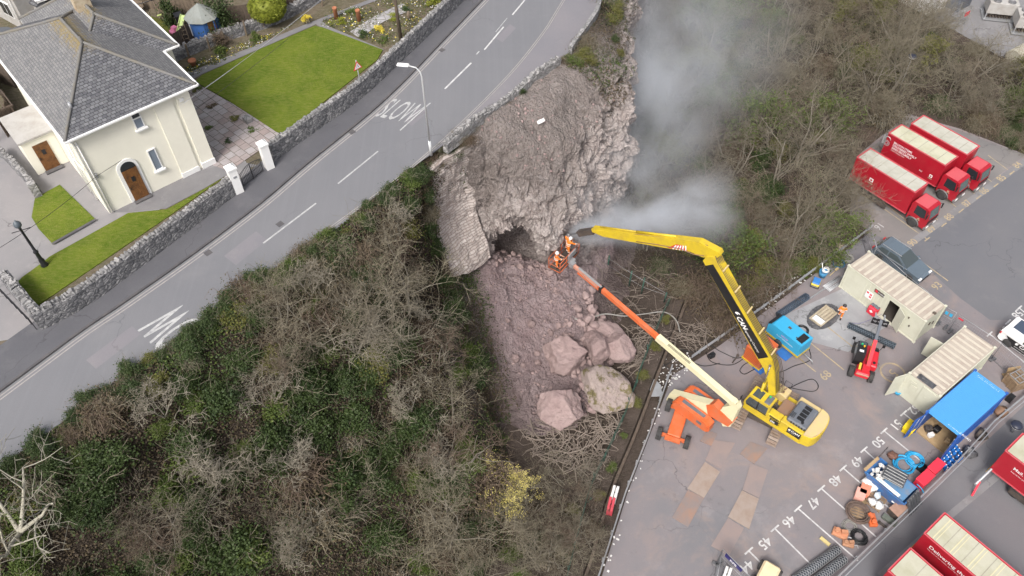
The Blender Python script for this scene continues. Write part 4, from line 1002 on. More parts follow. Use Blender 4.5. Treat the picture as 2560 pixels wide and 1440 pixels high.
cx = sum(q[0] for q in cw) / len(cw); b = MB(); b.prism([(-3.2, 1.22)] + [(q[0] + .06, q[1] * .95) for q in cw[1:-1]] + [(-3.2, -1.42)], 2.2, 2.36); b.build('counterweight_top', M_yeldust, exc)
# cab
cabp = MB(); 
cabp.side([(-.55, 1.45), (1.18, 1.45), (1.3, 1.75), (1.3, 2.1), (1.12, 2.98), (-.55, 2.98)], .34, 1.3); cab = cabp.build('cab', M_yel, exc)
g = MB(); g.side([(-.42, 1.95), (.28, 1.95), (.28, 2.78), (-.42, 2.78)], 1.295, 1.312); g.side([(.36, 1.8), (1.1, 1.8), (1.2, 2.1), (1.04, 2.78), (.36, 2.78)], 1.295, 1.312)
g.side([(-.4, 1.95), (1.1, 1.95), (1.0, 2.8), (-.4, 2.8)], .325, .345)
a_, c_ = Vector((1.312, 0, 1.9)), Vector((1.135, 0, 2.92)); d_ = Vector((.02, 0, .004))
g.add([(a_.x, .42, a_.z), (a_.x, 1.22, a_.z), (c_.x, 1.22, c_.z), (c_.x, .42, c_.z)], [(0, 1, 2, 3)])
g.box((.62, .82, 2.982), (.62, .72, .012)); g.box((-.557, .82, 2.4), (.02, .7, .7)); g.build('window', M_glint, cab)
b = MB(); b.box((.32, 1.31, 2.36), (.08, .03, .9)); b.box((.3, 1.32, 1.9), (1.5, .03, .06)); b.build('door_frame', M_blk, cab)
MB().box((-.2, .82, 3.02), (.42, .8, .1), bev=.04).build('air_unit', M_hood, cab)
MB().cyl((-.12, .62, 3.05), (-.12, .62, 3.16), .07, 10).build('beacon', plain('green_beacon', (.02, .5, .12), .3), cab)
b = MB(); b.tube([(1.3, 1.32, 2.1), (1.5, 1.5, 2.3), (1.5, 1.5, 2.6)], .02, 5); b.box((1.5, 1.52, 2.5), (.05, .2, .32)); b.build('mirror', M_blk, cab)
# signs on the side
b = MB(); b.box((-2.62, 1.297, 1.88), (1.0, .012, .62)); pnl = b.build('name_panel', M_blk, exc)
b = MB(); b.box((-1.12, 1.297, 1.75), (.66, .012, .42))
for k in range(4): b.box((-1.05, 1.297, 2.03 + k * .055), (.72, .012, .028))
b.build('number_panel', M_blk, exc)
LW = Vector((-1, 0, 0)); UW = Vector((0, 0, 1))
text('lettering', 'CAN', M_trim, pnl, (-2.38, 1.306, 1.88), LW, UW + Vector((-.25, 0, 0)), .2, .002, squash=1.0, bold=.03)
text('lettering', 'www.can.ltd.uk', M_trim, pnl, (-2.18, 1.306, 1.73), LW, UW, .065, .002)
def swirl(o, x, y, k):
    b = MB(); P = [(0, .1), (.05, .25), (.2, .33), (.34, .3), (.2, .2), (.3, .1), (.16, .0), (.05, -.02)]
    b.add([Vector(o) + Vector(x) * (u * k) + Vector(y) * (v * k) for u, v in P], [tuple(range(8))]); return b
swirl((-2.18, 1.31, 1.87), LW, UW, .62).build('emblem', M_trim, pnl)
text('lettering', '390', M_trim, exc, (-.84, 1.306, 1.6), LW, UW, .16, .002, bold=.03)
text('lettering', 'PC', M_yel, exc, (-.9, 1.306, 1.82), LW, UW, .1, .002, bold=.02)
# boom in its upright plane
hp = radians(140); bF = Vector((cos(hp), sin(hp), 0)); bL = Vector((-sin(hp), cos(hp), 0))
def bp(px, y=0):
    q = onplane(px[0], px[1], EC + bL * y, bL); return ((q - EC).dot(bF), q.z)
exr = Matrix.Rotation(hp - hb, 4, 'Z')
def plate(name, px, w_, m, par=exc, raw=None):
    b = MB(); b.side(raw or [bp(q, w_ / 2) for q in px], -w_ / 2, w_ / 2, exr); return b.build(name, m, par)
boom = plate('boom', [(1921, 985), (1919, 951), (1910, 922), (1894, 897), (1757, 652), (1766, 641), (1786, 645), (1929, 903), (1936, 935), (1938, 990)], .7, M_yel)
# the black flank with lettering on the left cheek
pts = [bp(q  , .35) for q in [(1764, 664), (1783, 661), (1921, 893), (1896, 897)]]
b = MB(); b.side(pts, .351, .36, exr); fl = b.build('flank_panel', M_blk, boom)
e0, e1 = [Vector((a[0], 0, a[1])) for a in (bp((1902, 884), .35), bp((1776, 670), .35))]
td = (e0 - e1).normalized(); tu = Vector((-td.z, 0, td.x)); tu = tu if True else -tu
def bw(v): return exr @ Vector((v.x, .362, v.z))
xd = (exr.to_3x3() @ td); yd_ = exr.to_3x3() @ Vector((-td.z, 0, td.x))
if xd.cross(yd_).dot(exr.to_3x3() @ Vector((0, 1, 0))) < 0: yd_ = -yd_
Lb = (e0 - e1).length; mid = lambda k, off=0: bw(e1 + td * Lb * k) + yd_ * off
swirl(mid(.50, -.1), xd, yd_, .9).build('emblem', M_trim, fl)
text('lettering', 'CAN', M_trim, fl, mid(.555, -.22), xd, yd_ + xd * .2, .36, .004, squash=.95, bold=.03)
text('lettering', 'Engineering Certainty', M_trim, fl, mid(.70, -.18), xd, yd_ + xd * .2, .16, .004, squash=1.0)
dip = plate('dipper', [(1508, 592), (1662, 620), (1724, 629), (1755, 643), (1788, 648), (1800, 640), (1796, 632), (1747, 606), (1691, 599), (1589, 588), (1478, 573), (1480, 580)], .5, M_yel)
b = MB(); P = [bp(q, .25) for q in [(1669, 619), (1720, 628), (1704, 613), (1690, 611)]]; b.side(P, .251, .258, exr); st = b.build('warning_panel', plain('warning_red', (.6, .03, .03), .5), dip)
b = MB()
for k in range(5):
    a = bp((1681 + k * 8, 621.5 + k * 1.3), .25); c = bp((1689 + k * 6, 612.5 + k * .3), .25); b.side([(a[0], a[1]), (a[0] - .09, a[1] - .01), (c[0] - .09, c[1]), (c[0], c[1])], .258, .262, exr)
b.build('warning_stripe', M_trim, st)
# hydraulic hoses along boom and dipper, cylinders, linkage and breaker
def bq(px, y): a = bp(px, y); return exr @ Vector((a[0], y, a[1]))
b = MB()
for k in range(6):
    y = .3 - k * .12; dx = 5 + k * 3.6
    b.tube([bq((p_[0] + dx, p_[1]), y) + Vector((0, 0, .16)) for p_ in [(1936, 985), (1934, 935), (1928, 903), (1890, 838), (1840, 752), (1790, 665), (1783, 645)]], .024, 5)
b.build('boom_hose', M_dark, boom)
b = MB()
for k in range(5): b.box(tuple(bq((1934 - k * 30, 880 - k * 52), 0) + Vector((0, 0, .04))), (.1, .7, .06), rz=hp - hb)
b.build('hose_clamp', M_yeldust, boom)
b = MB(); b.tube([bq((1845, 742), -.5), bq((1800, 680), -.5)], .1, 10); b.build('cylinder_barrel', M_yel, boom)
b = MB(); b.tube([bq((1803, 686), -.5), bq((1794, 650), -.5)], .05, 8); b.build('cylinder_rod', M_chrome, boom)
for s in (-.42, .42):
    b = MB(); b.tube([exr @ Vector((.62, s, 1.5)), exr @ Vector((.62, s, 1.5)).lerp(bq((1925, 915), s), .55)], .1, 10); b.build('lift_cylinder', M_yel, exc)
    b = MB(); b.tube([exr @ Vector((.62, s, 1.5)).lerp(bq((1925, 915), s), .5), bq((1925, 915), s)], .055, 8); b.build('cylinder_rod', M_chrome, exc)
b = MB(); b.tube([bq((1925, 915), -.5), bq((1925, 915), .5)], .1, 10); b.build('pin', M_dark, boom)
b = MB()
for k in range(5):
    y = -.16 + k * .08
    b.tube([bq((1770, 614), y), bq((1735, 604), y), bq((1680, 600), y) + Vector((0, 0, .1)), bq((1600, 586), y), bq((1545, 585), y)], .022, 5)
b.tube([bq((1760, 640), .3), bq((1735, 636), .4), bq((1700, 622), .3), bq((1640, 611), .27), bq((1590, 604), .27)], .03, 5)
b.build('dipper_hose', M_rust, dip)
b = MB(); b.tube([bq((1690, 597), 0) + Vector((0, 0, .22)), bq((1590, 584), 0) + Vector((0, 0, .2))], .085, 8); b.tube([bq((1590, 584), 0) + Vector((0, 0, .2)), bq((1500, 570), 0) + Vector((0, 0, .1))], .045, 8); b.build('bucket_cylinder', M_yel, dip)
tipa, tipb = bp((1485, 577)), bp((1423, 586))
b = MB(); b.beam(exr @ Vector((tipa[0], 0, tipa[1])), exr @ Vector(((tipa[0] * .4 + tipb[0] * .6), 0, tipa[1] * .4 + tipb[1] * .6)), .4, .42); b.tube([exr @ Vector((tipa[0] * .45 + tipb[0] * .55, 0, tipa[1] * .45 + tipb[1] * .55)), exr @ Vector((tipb[0], 0, tipb[1]))], .07, 8)
brk = b.build('breaker', M_dark, exc)

# ---- articulated boom lift
M_ochas = M_orange
LC = Vector((11.55, 30.35, 0)); lh = radians(66.5)
lift_ = thing('boom_lift', 'orange and cream articulated boom lift holding a workers basket at the cave', 'boom lift', LC, lh)
for x in (-1.25, 1.25):
    for y in (-1.0, 1.0): wheel(lift_, (x, y, .46), .46, .36, lugs=14)
b = MB(); b.box((0, 0, .62), (2.5, .95, .3), bev=.05); b.box((-1.25, 0, .46), (.22, 1.7, .2)); b.box((1.25, 0, .46), (.22, 1.7, .2)); b.box((-1.45, 0, .55), (.3, 1.1, .22)); b.build('chassis', M_orange, lift_)
b = MB()
for y in (-.4, .4): b.tube([(-1.35, y * .4, .6), (-1.4, y, .5), (-1.3, y * 1.8, .45)], .05, 6)
b.build('steering_link', M_dark, lift_)
LK = U(1830, 1030, 3.5); LT = U(1430, 660, 7.0); lp = atan2((LT - LK).y, (LT - LK).x)
lF = Vector((cos(lp), sin(lp), 0)); lN = Vector((-sin(lp), cos(lp), 0)); inv = Matrix.Rotation(-lh, 4, 'Z') @ Matrix.Translation(-LC)
def lw(v): return inv @ Vector(v)
tc = U(1722, 1046, 1.45); tc = LK + lF * (tc - LK).dot(lF); tc.z = 0
Tt = inv @ T_axis(tc, lF, lN)
for s, nm in ((1, 'engine_cover'), (-1, 'tank_cover')):
    b = MB(); out_ = [(-1.5, .95), (-1.15, .85), (1.2, .85), (1.55, 1.0), (1.7, 1.35), (1.5, 1.75), (1.0, 1.92), (-1.1, 1.92), (-1.5, 1.7)]
    b.side(out_, min(s * .34, s * .9), max(s * .34, s * .9), Tt); b.side([(q[0] * .94, q[1] * .93 + .1) for q in out_], min(s * .9, s * 1.02), max(s * .9, s * 1.02), Tt)
    cv = b.build(nm, M_orange, lift_)
    g = MB(); g.box((.1, s * .62, 1.93), (1.9, .26, .03), T=Tt); g.box((-.7, s * 1.025, 1.45), (.42, .012, .28), T=Tt); g.build('cover_panel', M_hood, cv)
b = MB(); b.box((0, 0, .95), (2.2, .8, .3), T=Tt); b.build('turntable', M_dark, lift_)
def lpz(px, y=0):
    q = onplane(px[0], px[1], LK + lN * y, lN); return q
def lplate(name, px, w_, m, par=lift_):
    R0 = inv @ T_axis(LK * 1.0 - Vector((0, 0, LK.z)), lF, lN); P = [((lpz(q) - LK).dot(lF), lpz(q).z) for q in px]
    b = MB(); b.side(P, -w_ / 2, w_ / 2, R0); return b.build(name, m, par)
lb = lplate('lower_boom', [(1672, 992), (1680, 978), (1782, 1006), (1786, 1026), (1764, 1037), (1676, 1012)], .55, M_lcream)
lplate('knuckle', [(1772, 1006), (1790, 1004), (1806, 1020), (1838, 1050), (1826, 1060), (1776, 1030)], .62, M_orange)
lplate('upright', [(1800, 1030), (1812, 1012), (1846, 1006), (1850, 1020), (1830, 1062), (1812, 1060)], .5, M_lcream)
K2, T2 = lw(lpz((1842, 1012))), lw(lpz((1431, 661)))
def along(k): return K2.lerp(T2, k)
up3 = (T2 - K2).normalized(); sidev = up3.cross(Vector((0, 0, 1))).normalized(); upv = sidev.cross(up3)
b = MB(); b.beam(along(0), along(.46), .40, .46); b.box(tuple(along(.02)), (.3, .44, .5), rz=lp - lh); mb_ = b.build('boom_base', M_lcream, lift_)
b = MB()
for k in range(26): b.beam(along(.27 + k * .005) + upv * .24 - sidev * .05, along(.2725 + k * .005) + upv * .24 - sidev * .05, .2, .02)
b.build('cable_track', M_blk, mb_)
b = MB(); b.beam(along(.44), along(.83), .30, .34); b.build('boom_section', M_orange, lift_)
b = MB(); b.beam(along(.80), along(1.0), .22, .26); b.build('boom_tip', paint('dusty_orange', (.55, .27, .2), .6, .3), lift_)
b = MB(); b.beam(along(.1) - upv * .32, along(.8) - upv * .26, .1, .12); b.beam(along(.8) - upv * .3, along(.96) - upv * .42, .09, .1); b.build('cable_carrier', M_orange, lift_)
b = MB(); b.beam(along(.81) + upv * .2, along(.96) + upv * .2, .16, .05); b.build('carrier_cover', M_galv, lift_)
b = MB(); b.box(tuple(along(.81)), (.22, .42, .46), rz=lp - lh); b.build('collar', M_blk, lift_)
# basket: long side from lower left to upper right of the photograph
bk0, bk1 = U(1384, 672, 6.75), U(1430, 622, 6.75)
bd = (bk1 - bk0).normalized(); bn = Vector((bd.y, -bd.x, 0)); BL_ = 2.5; bo = U(1409, 652, 6.75); ba = atan2(bd.y, bd.x)
Tb = inv @ T_axis(bo, bd, -bn)
pl_ = MB(); pl_.box((0, 0, .03), (BL_, 1.0, .05), T=Tb); bk = pl_.build('basket', M_dark, lift_)
b = MB()
for z in (.12, .6, 1.1):
    b.tube([Tb @ Vector(q) for q in [(-BL_ / 2, -.5, z), (BL_ / 2, -.5, z), (BL_ / 2, .5, z), (-BL_ / 2, .5, z), (-BL_ / 2, -.5, z)]], .026, 6)
for x in (-1.25, -.42, .42, 1.25):
    for y in (-.5, .5): b.tube([Tb @ Vector((x, y, .05)), Tb @ Vector((x, y, 1.1))], .022, 5)
b.build('basket_rail', M_orange, bk)
b = MB(); b.box((.25, -.52, .85), (.95, .16, .5), T=Tb, bev=.04); b.build('control_box', M_galv, bk)
b = MB(); b.box((.1, -.62, .3), (.4, .5, .35), T=Tb); b.tube([Tb @ Vector((.1, -.55, .35)), T2 + up3 * .05], .15, 8); b.box(tuple(T2), (.4, .4, .4), rz=lp - lh); b.build('rotator', M_galv, bk)
BASKET = (bo, bd, bn)

# ---- red lorries
def lorry(label, c, heading, L=6.9, W=2.5, zr=3.45, cab=True, roofm=None, group='red delivery lorries'):
    """origin on the ground under the middle of the front face of the cargo body; x forward"""
    t = thing('lorry', label, 'lorry', c, heading, group)
    b = MB(); b.box((-L / 2, 0, (zr + 1.0) / 2), (L, W, zr - 1.0)); body = b.build('cargo_body', M_red, t)
    b = MB(); b.box((-L / 2, 0, zr + .012), (L - .2, W - .2, .02)); b.build('roof', roofm or M_lroof, body)
    b = MB()
    for y in (-W / 2, W / 2): b.beam((-L, y, zr), (.02, y, zr), .07, .07); MB().beam((-L, y, 1.02), (.02, y, 1.02), .06, .1).build('lower_trim', M_redroof, body)
    for x in (-L, .0): b.beam((x, -W / 2, zr), (x, W / 2, zr), .07, .07)
    b.build('edge_trim', M_redroof, body)
    b = MB()
    for k in range(1, 6): b.box((-L * k / 6, 0, zr + .024), (.05, W - .24, .012))
    b.build('roof_seam', M_croofseam, body)
    b = MB(); b.box((-L / 2 + .8, 0, .78), (L + 1.6, .9, .28)); 
    for y in (-1.1, 1.1): b.box((-L / 2 - .2, y, .55), (L * .48, .05, .42))
    b.build('chassis', M_dark, t)
    b = MB()
    for y in (-.75, .75): b.box((-L - .02, y, .75), (.06, .7, .3))
    b.build('rear_bar', paint('rear_chevron', (.6, .38, .03), .5, .3), t)
    wh = wheel(t, (-L * .72, W / 2 - .3, .48), .48, .5); wheel(t, (-L * .72, -W / 2 + .3, .48), .48, .5)
    if cab:
        for y in (-1, 1): wheel(t, (.78, y * (W / 2 - .22), .46), .46, .28)
        b = MB(); b.side([(.16, .6), (.3, 1.0), (1.25, 1.0), (1.3, .5), (1.85, .45), (1.95, .9), (1.93, 1.45), (1.72, 2.45), (1.5, 2.55), (.22, 2.55), (.12, 2.4), (.12, .7)], -W / 2 + .12, W / 2 - .12); cb = b.build('cab', M_red, t)
        b = MB(); b.box((.85, 0, 2.56), (1.2, W - .4, .03), bev=.01); b.build('cab_roof', M_redroof, cb)
        y = W / 2 - .115
        for s in (-1, 1): b = MB(); b.side([(.55, 1.5), (1.3, 1.42), (1.6, 1.55), (1.46, 2.35), (.58, 2.38)], *sorted((s * y, s * (y - .02)))); b.build('side_window', M_glass, cb)
        b = MB(); b.add([(1.935, -W / 2 + .28, 1.52), (1.935, W / 2 - .28, 1.52), (1.745, W / 2 - .32, 2.4), (1.745, -W / 2 + .32, 2.4)], [(0, 1, 2, 3)]); b.build('windscreen', plain('lorry_screen', (.10, .13, .13), .12, 0, .8), cb)
        b = MB(); b.box((1.9, 0, .55), (.22, W - .2, .36), bev=.05); b.build('bumper', M_hub, cb)
        for s in (-1, 1):
            b = MB(); b.box((2.0, s * (W / 2 - .42), .62), (.05, .36, .18)); b.build('headlight', M_trim, cb)
            b = MB(); b.tube([(1.6, s * (W / 2 - .12), 2.35), (1.8, s * (W / 2 + .16), 2.3)], .025, 5); b.box((1.82, s * (W / 2 + .16), 2.05), (.08, .2, .5), bev=.03); b.build('mirror', M_blk, cb)
            b = MB(); b.tube([(.78 + .58 * cos(a), s * (W / 2 - .1), .46 + .56 * sin(a)) for a in [pi * k / 8 for k in range(9)]], .06, 5); b.build('wheel_arch', M_hub, cb)
        b = MB(); b.box((1.965, 0, 1.15), (.03, 1.5, .3)); b.build('grille', M_blk, cb)
        b = MB(); b.box((1.15, -y - .002, 1.2), (.16, .01, .14)); b.box((1.15, -y - .002, 1.06), (.3, .01, .05)); b.build('crest', M_yellowmark, cb)
    return t, body, W, L
lhd = radians(-53.2); lx = Vector((cos(lhd), sin(lhd), 0)); ly = Vector((-sin(lhd), cos(lhd), 0))
ZR = 3.45
fl_, fr_ = U(2287.5, 481.7, ZR), U(2322, 458, ZR); rl_ = U(2141.7, 392.8, ZR)
def place(front_left, front_right, zr=ZR):
    m_ = (U(*front_left, zr) + U(*front_right, zr)) / 2; m_.z = 0; return m_
Ll = (fl_ - rl_).length; Wl = min(2.55, (fl_ - fr_).length)
t1, body1, W_, L_ = lorry('red lorry nearest the grey car with a small white crest on its side', place((2287.5, 481.7), (2322, 458)), lhd, Ll, Wl)
t2, body2, _, _ = lorry('middle red lorry with billion items delivered lettering on its side', place((2363.9, 413.6), (2395.8, 392.8)), lhd, (U(2363.9, 413.6, ZR) - U(2222, 331.7, ZR)).length, Wl, roofm=paint('mossy_roof', (.50, .49, .38), .7, .3, (.32, .31, .2), .8))
t3, body3, _, _ = lorry('red lorry farthest from the grey car, parked beside the kerb with a clean white roof', place((2418, 387), (2450, 366.4)), lhd, (U(2418, 387, ZR) - U(2277.8, 308, ZR)).length, Wl)
RX, RY = Vector((1, 0, 0)), Vector((0, 0, 1))
def side_text(txt, body, x, z, h, m=None, W=Wl, bold=.0): return text('lettering', txt, m or M_trim, body, (x, -W / 2 - .002, z), RX, RY, h, .003, bold=bold)
for i, s in enumerate(('BILLION ITEMS', 'DELIVERED SAFELY', 'AND SECURELY')): side_text(s, body2, -5.0, 2.75 - i * .29, .2, bold=.02)
side_text('EVERY SINGLE YEAR', body2, -5.0, 1.95, .11)
M_silver = plain('silver_print', (.55, .55, .56), .35, .5)
side_text('1', body2, -6.35, 2.2, .95, M_silver, bold=.01)
b = MB(); n = 24; cx_, cz_ = -5.62, 2.42
for ro, ri in ((.3, .22), (.17, .1)):
    b.add([(cx_ + r_ * cos(2 * pi * k / n), -Wl / 2 - .005, cz_ + r_ * sin(2 * pi * k / n)) for r_ in (ro, ri) for k in range(n)], [(k, (k + 1) % n, n + (k + 1) % n, n + k) for k in range(n)])
b.tube([(cx_ - .24, -Wl / 2 - .01, cz_ + .1)] + [(cx_ - .0 + .26 * cos(a), -Wl / 2 - .01, cz_ + .42 + .26 * sin(a)) for a in [pi - pi * k / 8 for k in range(9)]], .035, 5)
b.build('padlock_emblem', M_silver, body2)
def crest(body, x, z, k=1.0, W=Wl):
    b = MB(); y = -W / 2 - .004
    b.box((x, y, z), (.32 * k, .006, .3 * k)); o = b.build('crest', M_trim, body)
    b = MB(); b.box((x, y - .004, z - .3 * k), (.42 * k, .004, .09 * k)); b.build('crest_line', M_yellowmark, body)
    b = MB(); b.box((x, y - .005, z - .01), (.16 * k, .004, .16 * k)); b.build('crest_mark', M_red, body)
crest(body1, -3.9, 2.15, 1.2); crest(body2, -.75, 1.75, .9); side_text('PO', body2, -1.9, 1.6, .16)
# lorries on the right-hand side, running out of the picture
def rear(rl, rr, L, label, W=None, zr=ZR, roofm=None):
    a, c = U(*rl, zr), U(*rr, zr); m_ = (a + c) / 2; h = atan2(*(reversed(((a - c).normalized().x, (a - c).normalized().y)))) + pi / 2
    d = Vector((cos(lhd), sin(lhd), 0)); q = m_ + d * L; q.z = 0
    return lorry(label, q, lhd, L, W or min(2.55, (a - c).length), zr, True, roofm, 'red delivery lorries')
M_cr2 = paint('cream_grp_roof', (.47, .455, .37), .65, .4, (.33, .32, .22), .6)
t4, body4, W4, L4 = rear((2516, 1129), (2554, 1081), 7.2, 'red lorry behind the grey height pole with mail lettering at its rear end', roofm=M_cr2)
t5, body5, W5, L5 = rear((2311, 1334), (2361, 1281), 7.2, 'red lorry with delivering the magic lettering along its side', roofm=M_cr2)
t6, body6, W6, L6 = rear((2222, 1428), (2274, 1368), 7.2, 'lowest red lorry, only its pale roof corner showing at the bottom edge', roofm=M_cr2)
b = MB()
for k in range(6):
    b.beam((-L5 + .5 + k * 1.15, -W5 / 2 + .14, ZR + .03), (-L5 + .5 + k * 1.15, W5 / 2 - .14, ZR + .03), .07, .02); b.beam((-L5 + .7 + k * 1.15, -W5 / 2 + .14, ZR + .03), (-L5 + .7 + k * 1.15, W5 / 2 - .14, ZR + .03), .05, .02)
b.build('roof_bow', paint('pale_yellow_bow', (.58, .54, .36), .6, .1), body5)
side_text('Delivering the magic.', body5, -L5 + .65, 2.6, .3, W=W5, bold=.015); side_text('The best of the season, delivered by us', body5, -L5 + .65, 2.35, .1, W=W5)
side_text('Mail. Bond Mail.', body4, -L4 + 1.0, 2.45, .26, W=W4, bold=.015); side_text('Search for more Bond Designs', body4, -L4 + 1.0, 2.12, .12, W=W4)
b = MB(); b.box((-L5 + 4.6, -W5 / 2 - .004, 1.95), (1.0, .006, .9)); b.build('poster', M_trim, body5)
b = MB(); b.box((-L5 + 4.65, -W5 / 2 - .01, 1.85), (.4, .004, .5)); b.build('poster_figure', M_iron, body5)

# ---- grey car and the black and white van
def car(name, label, cat, c, h, L, W, H, m, van=False, roofm=None):
    t = thing(name, label, cat, c, h); r = .36; x0, x1 = -L / 2, L / 2
    if not van:
        low = [(x0, .35), (x0 + .02, .75), (x0 + .12, 1.02), (x1 - 1.25, .98), (x1 - .25, .82), (x1 - .02, .65), (x1, .32), (x1 - .2, .24), (x0 + .2, .26)]
        top = [(x0 + .12, 1.0), (x0 + .5, H - .08), (x0 + 1.0, H), (x0 + 2.2, H - .02), (x1 - 1.35, .98)]
    else:
        low = [(x0, .3), (x0, 1.1), (x1 - 1.1, 1.05), (x1 - .2, .85), (x1, .6), (x1, .3), (x1 - .2, .22), (x0 + .2, .22)]
        top = [(x0 + .0, 1.08), (x0 + .15, H - .05), (x0 + .35, H), (x1 - 1.9, H - .02), (x1 - 1.05, 1.04)]
    def loft(prof, wb, wt, zmin, zmax, b):
        n = len(prof); vs = []
        for s in (-1, 1):
            for x, z in prof:
                f = (z - zmin) / max(1e-6, zmax - zmin); wd = wb + (wt - wb) * f
                ex = .12 * max(0, (abs(x) - (L / 2 - .6)) / .6) if zmin < .9 else 0
                vs.append((x, s * (wd / 2 - ex), z))
        fs = [tuple(range(n)), tuple(range(2 * n - 1, n - 1, -1))] + [((i + 1) % n, i, n + i, n + (i + 1) % n) for i in range(n)]
        # orient outwards: profile runs either way
        ar = sum(prof[i][0] * prof[(i + 1) % n][1] - prof[(i + 1) % n][0] * prof[i][1] for i in range(n))
        if ar < 0: fs = [f[::-1] for f in fs]
        b.add(vs, fs)
    b = MB(); loft(low, W, W * .97, .24, 1.0, b); body = b.build('body', m, t)
    b = MB(); loft(top, W * .95, W * .76, 1.0, H, b); cabin = b.build('cabin', roofm or m, body)
    g = MB()
    def pane(poly, yf):
        for s in (-1, 1):
            vs = []
            for x, z in poly:
                f = (z - 1.0) / (H - 1.0); vs.append((x, s * ((W * .95 + (W * .76 - W * .95) * f) / 2 + .008), z))
            g.add(vs, [tuple(range(len(vs)))])
    if not van:
        pane([(x0 + .45, 1.08), (x0 + .7, H - .17), (x0 + 1.35, H - .12), (x0 + 1.35, 1.08)], 0); pane([(x0 + 1.45, 1.08), (x0 + 1.45, H - .12), (x0 + 2.15, H - .13), (x1 - 1.75, 1.1)], 0)
        fx = [(x1 - 1.4, 1.04), (x0 + 2.3, H - .07)]; rx = [(x0 + .16, 1.08), (x0 + .46, H - .15)]
    else:
        pane([(x1 - 2.5, 1.12), (x1 - 2.5, H - .15), (x1 - 1.95, H - .15), (x1 - 1.3, 1.12)], 0)
        fx = [(x1 - 1.12, 1.1), (x1 - 1.85, H - .08)]; rx = [(x0 - .01, 1.2), (x0 + .1, H - .15)]
    g.add([(fx[0][0] + .02, -W * .44, fx[0][1]), (fx[0][0] + .02, W * .44, fx[0][1]), (fx[1][0] + .02, W * .36, fx[1][1]), (fx[1][0] + .02, -W * .36, fx[1][1])], [(0, 1, 2, 3)])
    g.add([(rx[0][0] - .02, -W * .42, rx[0][1]), (rx[0][0] - .02, W * .42, rx[0][1]), (rx[1][0] - .02, W * .35, rx[1][1]), (rx[1][0] - .02, -W * .35, rx[1][1])], [(3, 2, 1, 0)])
    g.build('window', M_glint, cabin)
    for x in (x0 + .85, x1 - .9):
        for s in (-1, 1): wheel(t, (x, s * (W / 2 - .09), r), r, .22)
    for s in (-1, 1):
        b = MB(); b.box((x1 - .12, s * W * .36, .7), (.2, .36, .13), bev=.03); b.build('headlight', M_trim, body)
        b = MB(); b.box((x0 + .04, s * W * .40, .9), (.1, .26, .16)); b.build('tail_light', plain('tail_red', (.5, .02, .02), .3), body)
        b = MB(); b.box((x1 - 1.55, s * (W / 2 + .06), 1.06), (.14, .22, .13), bev=.03); b.build('mirror', m, body)
    b = MB(); b.box((x1 - .01, 0, .5), (.04, W * .5, .22)); b.build('grille', M_blk, body)
    return t, body, cabin
M_carg = plain('grey_car_paint', (.20, .25, .30), .22, .5)
tc_, bo_, ca_ = car('parked_car', 'dark grey estate style car with silver roof rails behind the cream container', 'car', U(2247, 664, 0), lhd, 4.65, 1.9, 1.62, M_carg)
b = MB()
for s in (-1, 1): b.beam((-1.7, s * .66, 1.66), (.1, s * .66, 1.66), .05, .05); b.beam((-1.95, s * .95, 1.03), (1.0, s * .95, 1.03), .02, .05)
b.build('roof_rail', M_galv, ca_)
M_van = paint('van_white', (.80, .80, .80), .35, .05)
tv, bv, cv = car('van', 'small white van with a black lettered flank at the right edge of the yard', 'van', U(2490, 850, 0) + lx * 2.0 + ly * .85, lhd, 4.2, 1.75, 1.8, M_van, True, M_van)
b = MB(); y = -1.75 / 2 - .006
b.add([(-1.6, y, 1.05), (-.9, y, .35), (1.6, y, .35), (1.6, y, 1.0)], [(0, 1, 2, 3)])
b.build('flank_panel', M_blk, bv); text('lettering', 'CAN', M_trim, bv, (-.45, y - .004, .72), RX, RY, .26, .003, bold=.03); text('lettering', 'www.can.ltd.uk', M_trim, bv, (-.75, y - .004, .52), RX, RY, .1, .003)
swirl((-.8, y - .006, .74), RX, RY, .8).build('emblem', M_trim, bv)
MB().box((-.3, 0, 1.79), (2.6, 1.2, .05), bev=.02).build('roof_panel', plain('blue_black_roof', (.06, .08, .12), .2), cv)

# ---- red telehandler
q0, q1 = U(2150, 932, 0), U(2172, 868, 0); th = radians(66)
rearmid = (U(2128, 925, .4) + U(2176, 945, .4)) / 2
tcn = Vector((rearmid.x, rearmid.y, 0)) + Vector((cos(th), sin(th), 0)) * 1.15
tele = thing('telehandler', 'red and black telehandler with its boom stretched toward the cream container', 'telehandler', tcn, th)
for x in (-1.15, 1.15):
    for y in (-.72, .72): wheel(tele, (x, y, .42), .42, .34, lugs=12)
b = MB(); b.box((0, 0, .62), (2.9, .8, .42), bev=.05); b.box((-1.45, 0, .85), (.5, 1.0, .55), bev=.1); b.build('chassis', M_tele, tele)
b = MB(); b.box((.05, -.62, .95), (1.75, .5, .62), bev=.08); ec = b.build('engine_cover', M_tele, tele)
b = MB(); b.cyl((-.5, -.62, 1.25), (-.5, -.62, 1.33), .1, 10); b.box((.75, -.62, 1.262), (.22, .4, .02)); b.build('filler_cap', M_blk, ec)
b = MB(); b.side([(-.62, .7), (.85, .7), (.98, 1.1), (.6, 1.98), (-.5, 1.98), (-.7, 1.2)], .16, .82); cb = b.build('cab', M_blk, tele)
b = MB(); b.box((.45, .49, 1.985), (.4, .5, .012)); b.side([(-.4, 1.15), (.8, 1.15), (.55, 1.85), (-.4, 1.85)], .815, .828); b.build('window', M_glint, cb)
MB().cyl((.3, .55, 1.98), (.3, .55, 2.1), .07, 8).build('beacon', plain('green_lamp', (.02, .4, .15), .3), cb); MB().cyl((.15, .38, 1.98), (.15, .38, 2.1), .07, 8).build('beacon', plain('amber_lamp', (.7, .4, .02), .3), cb)
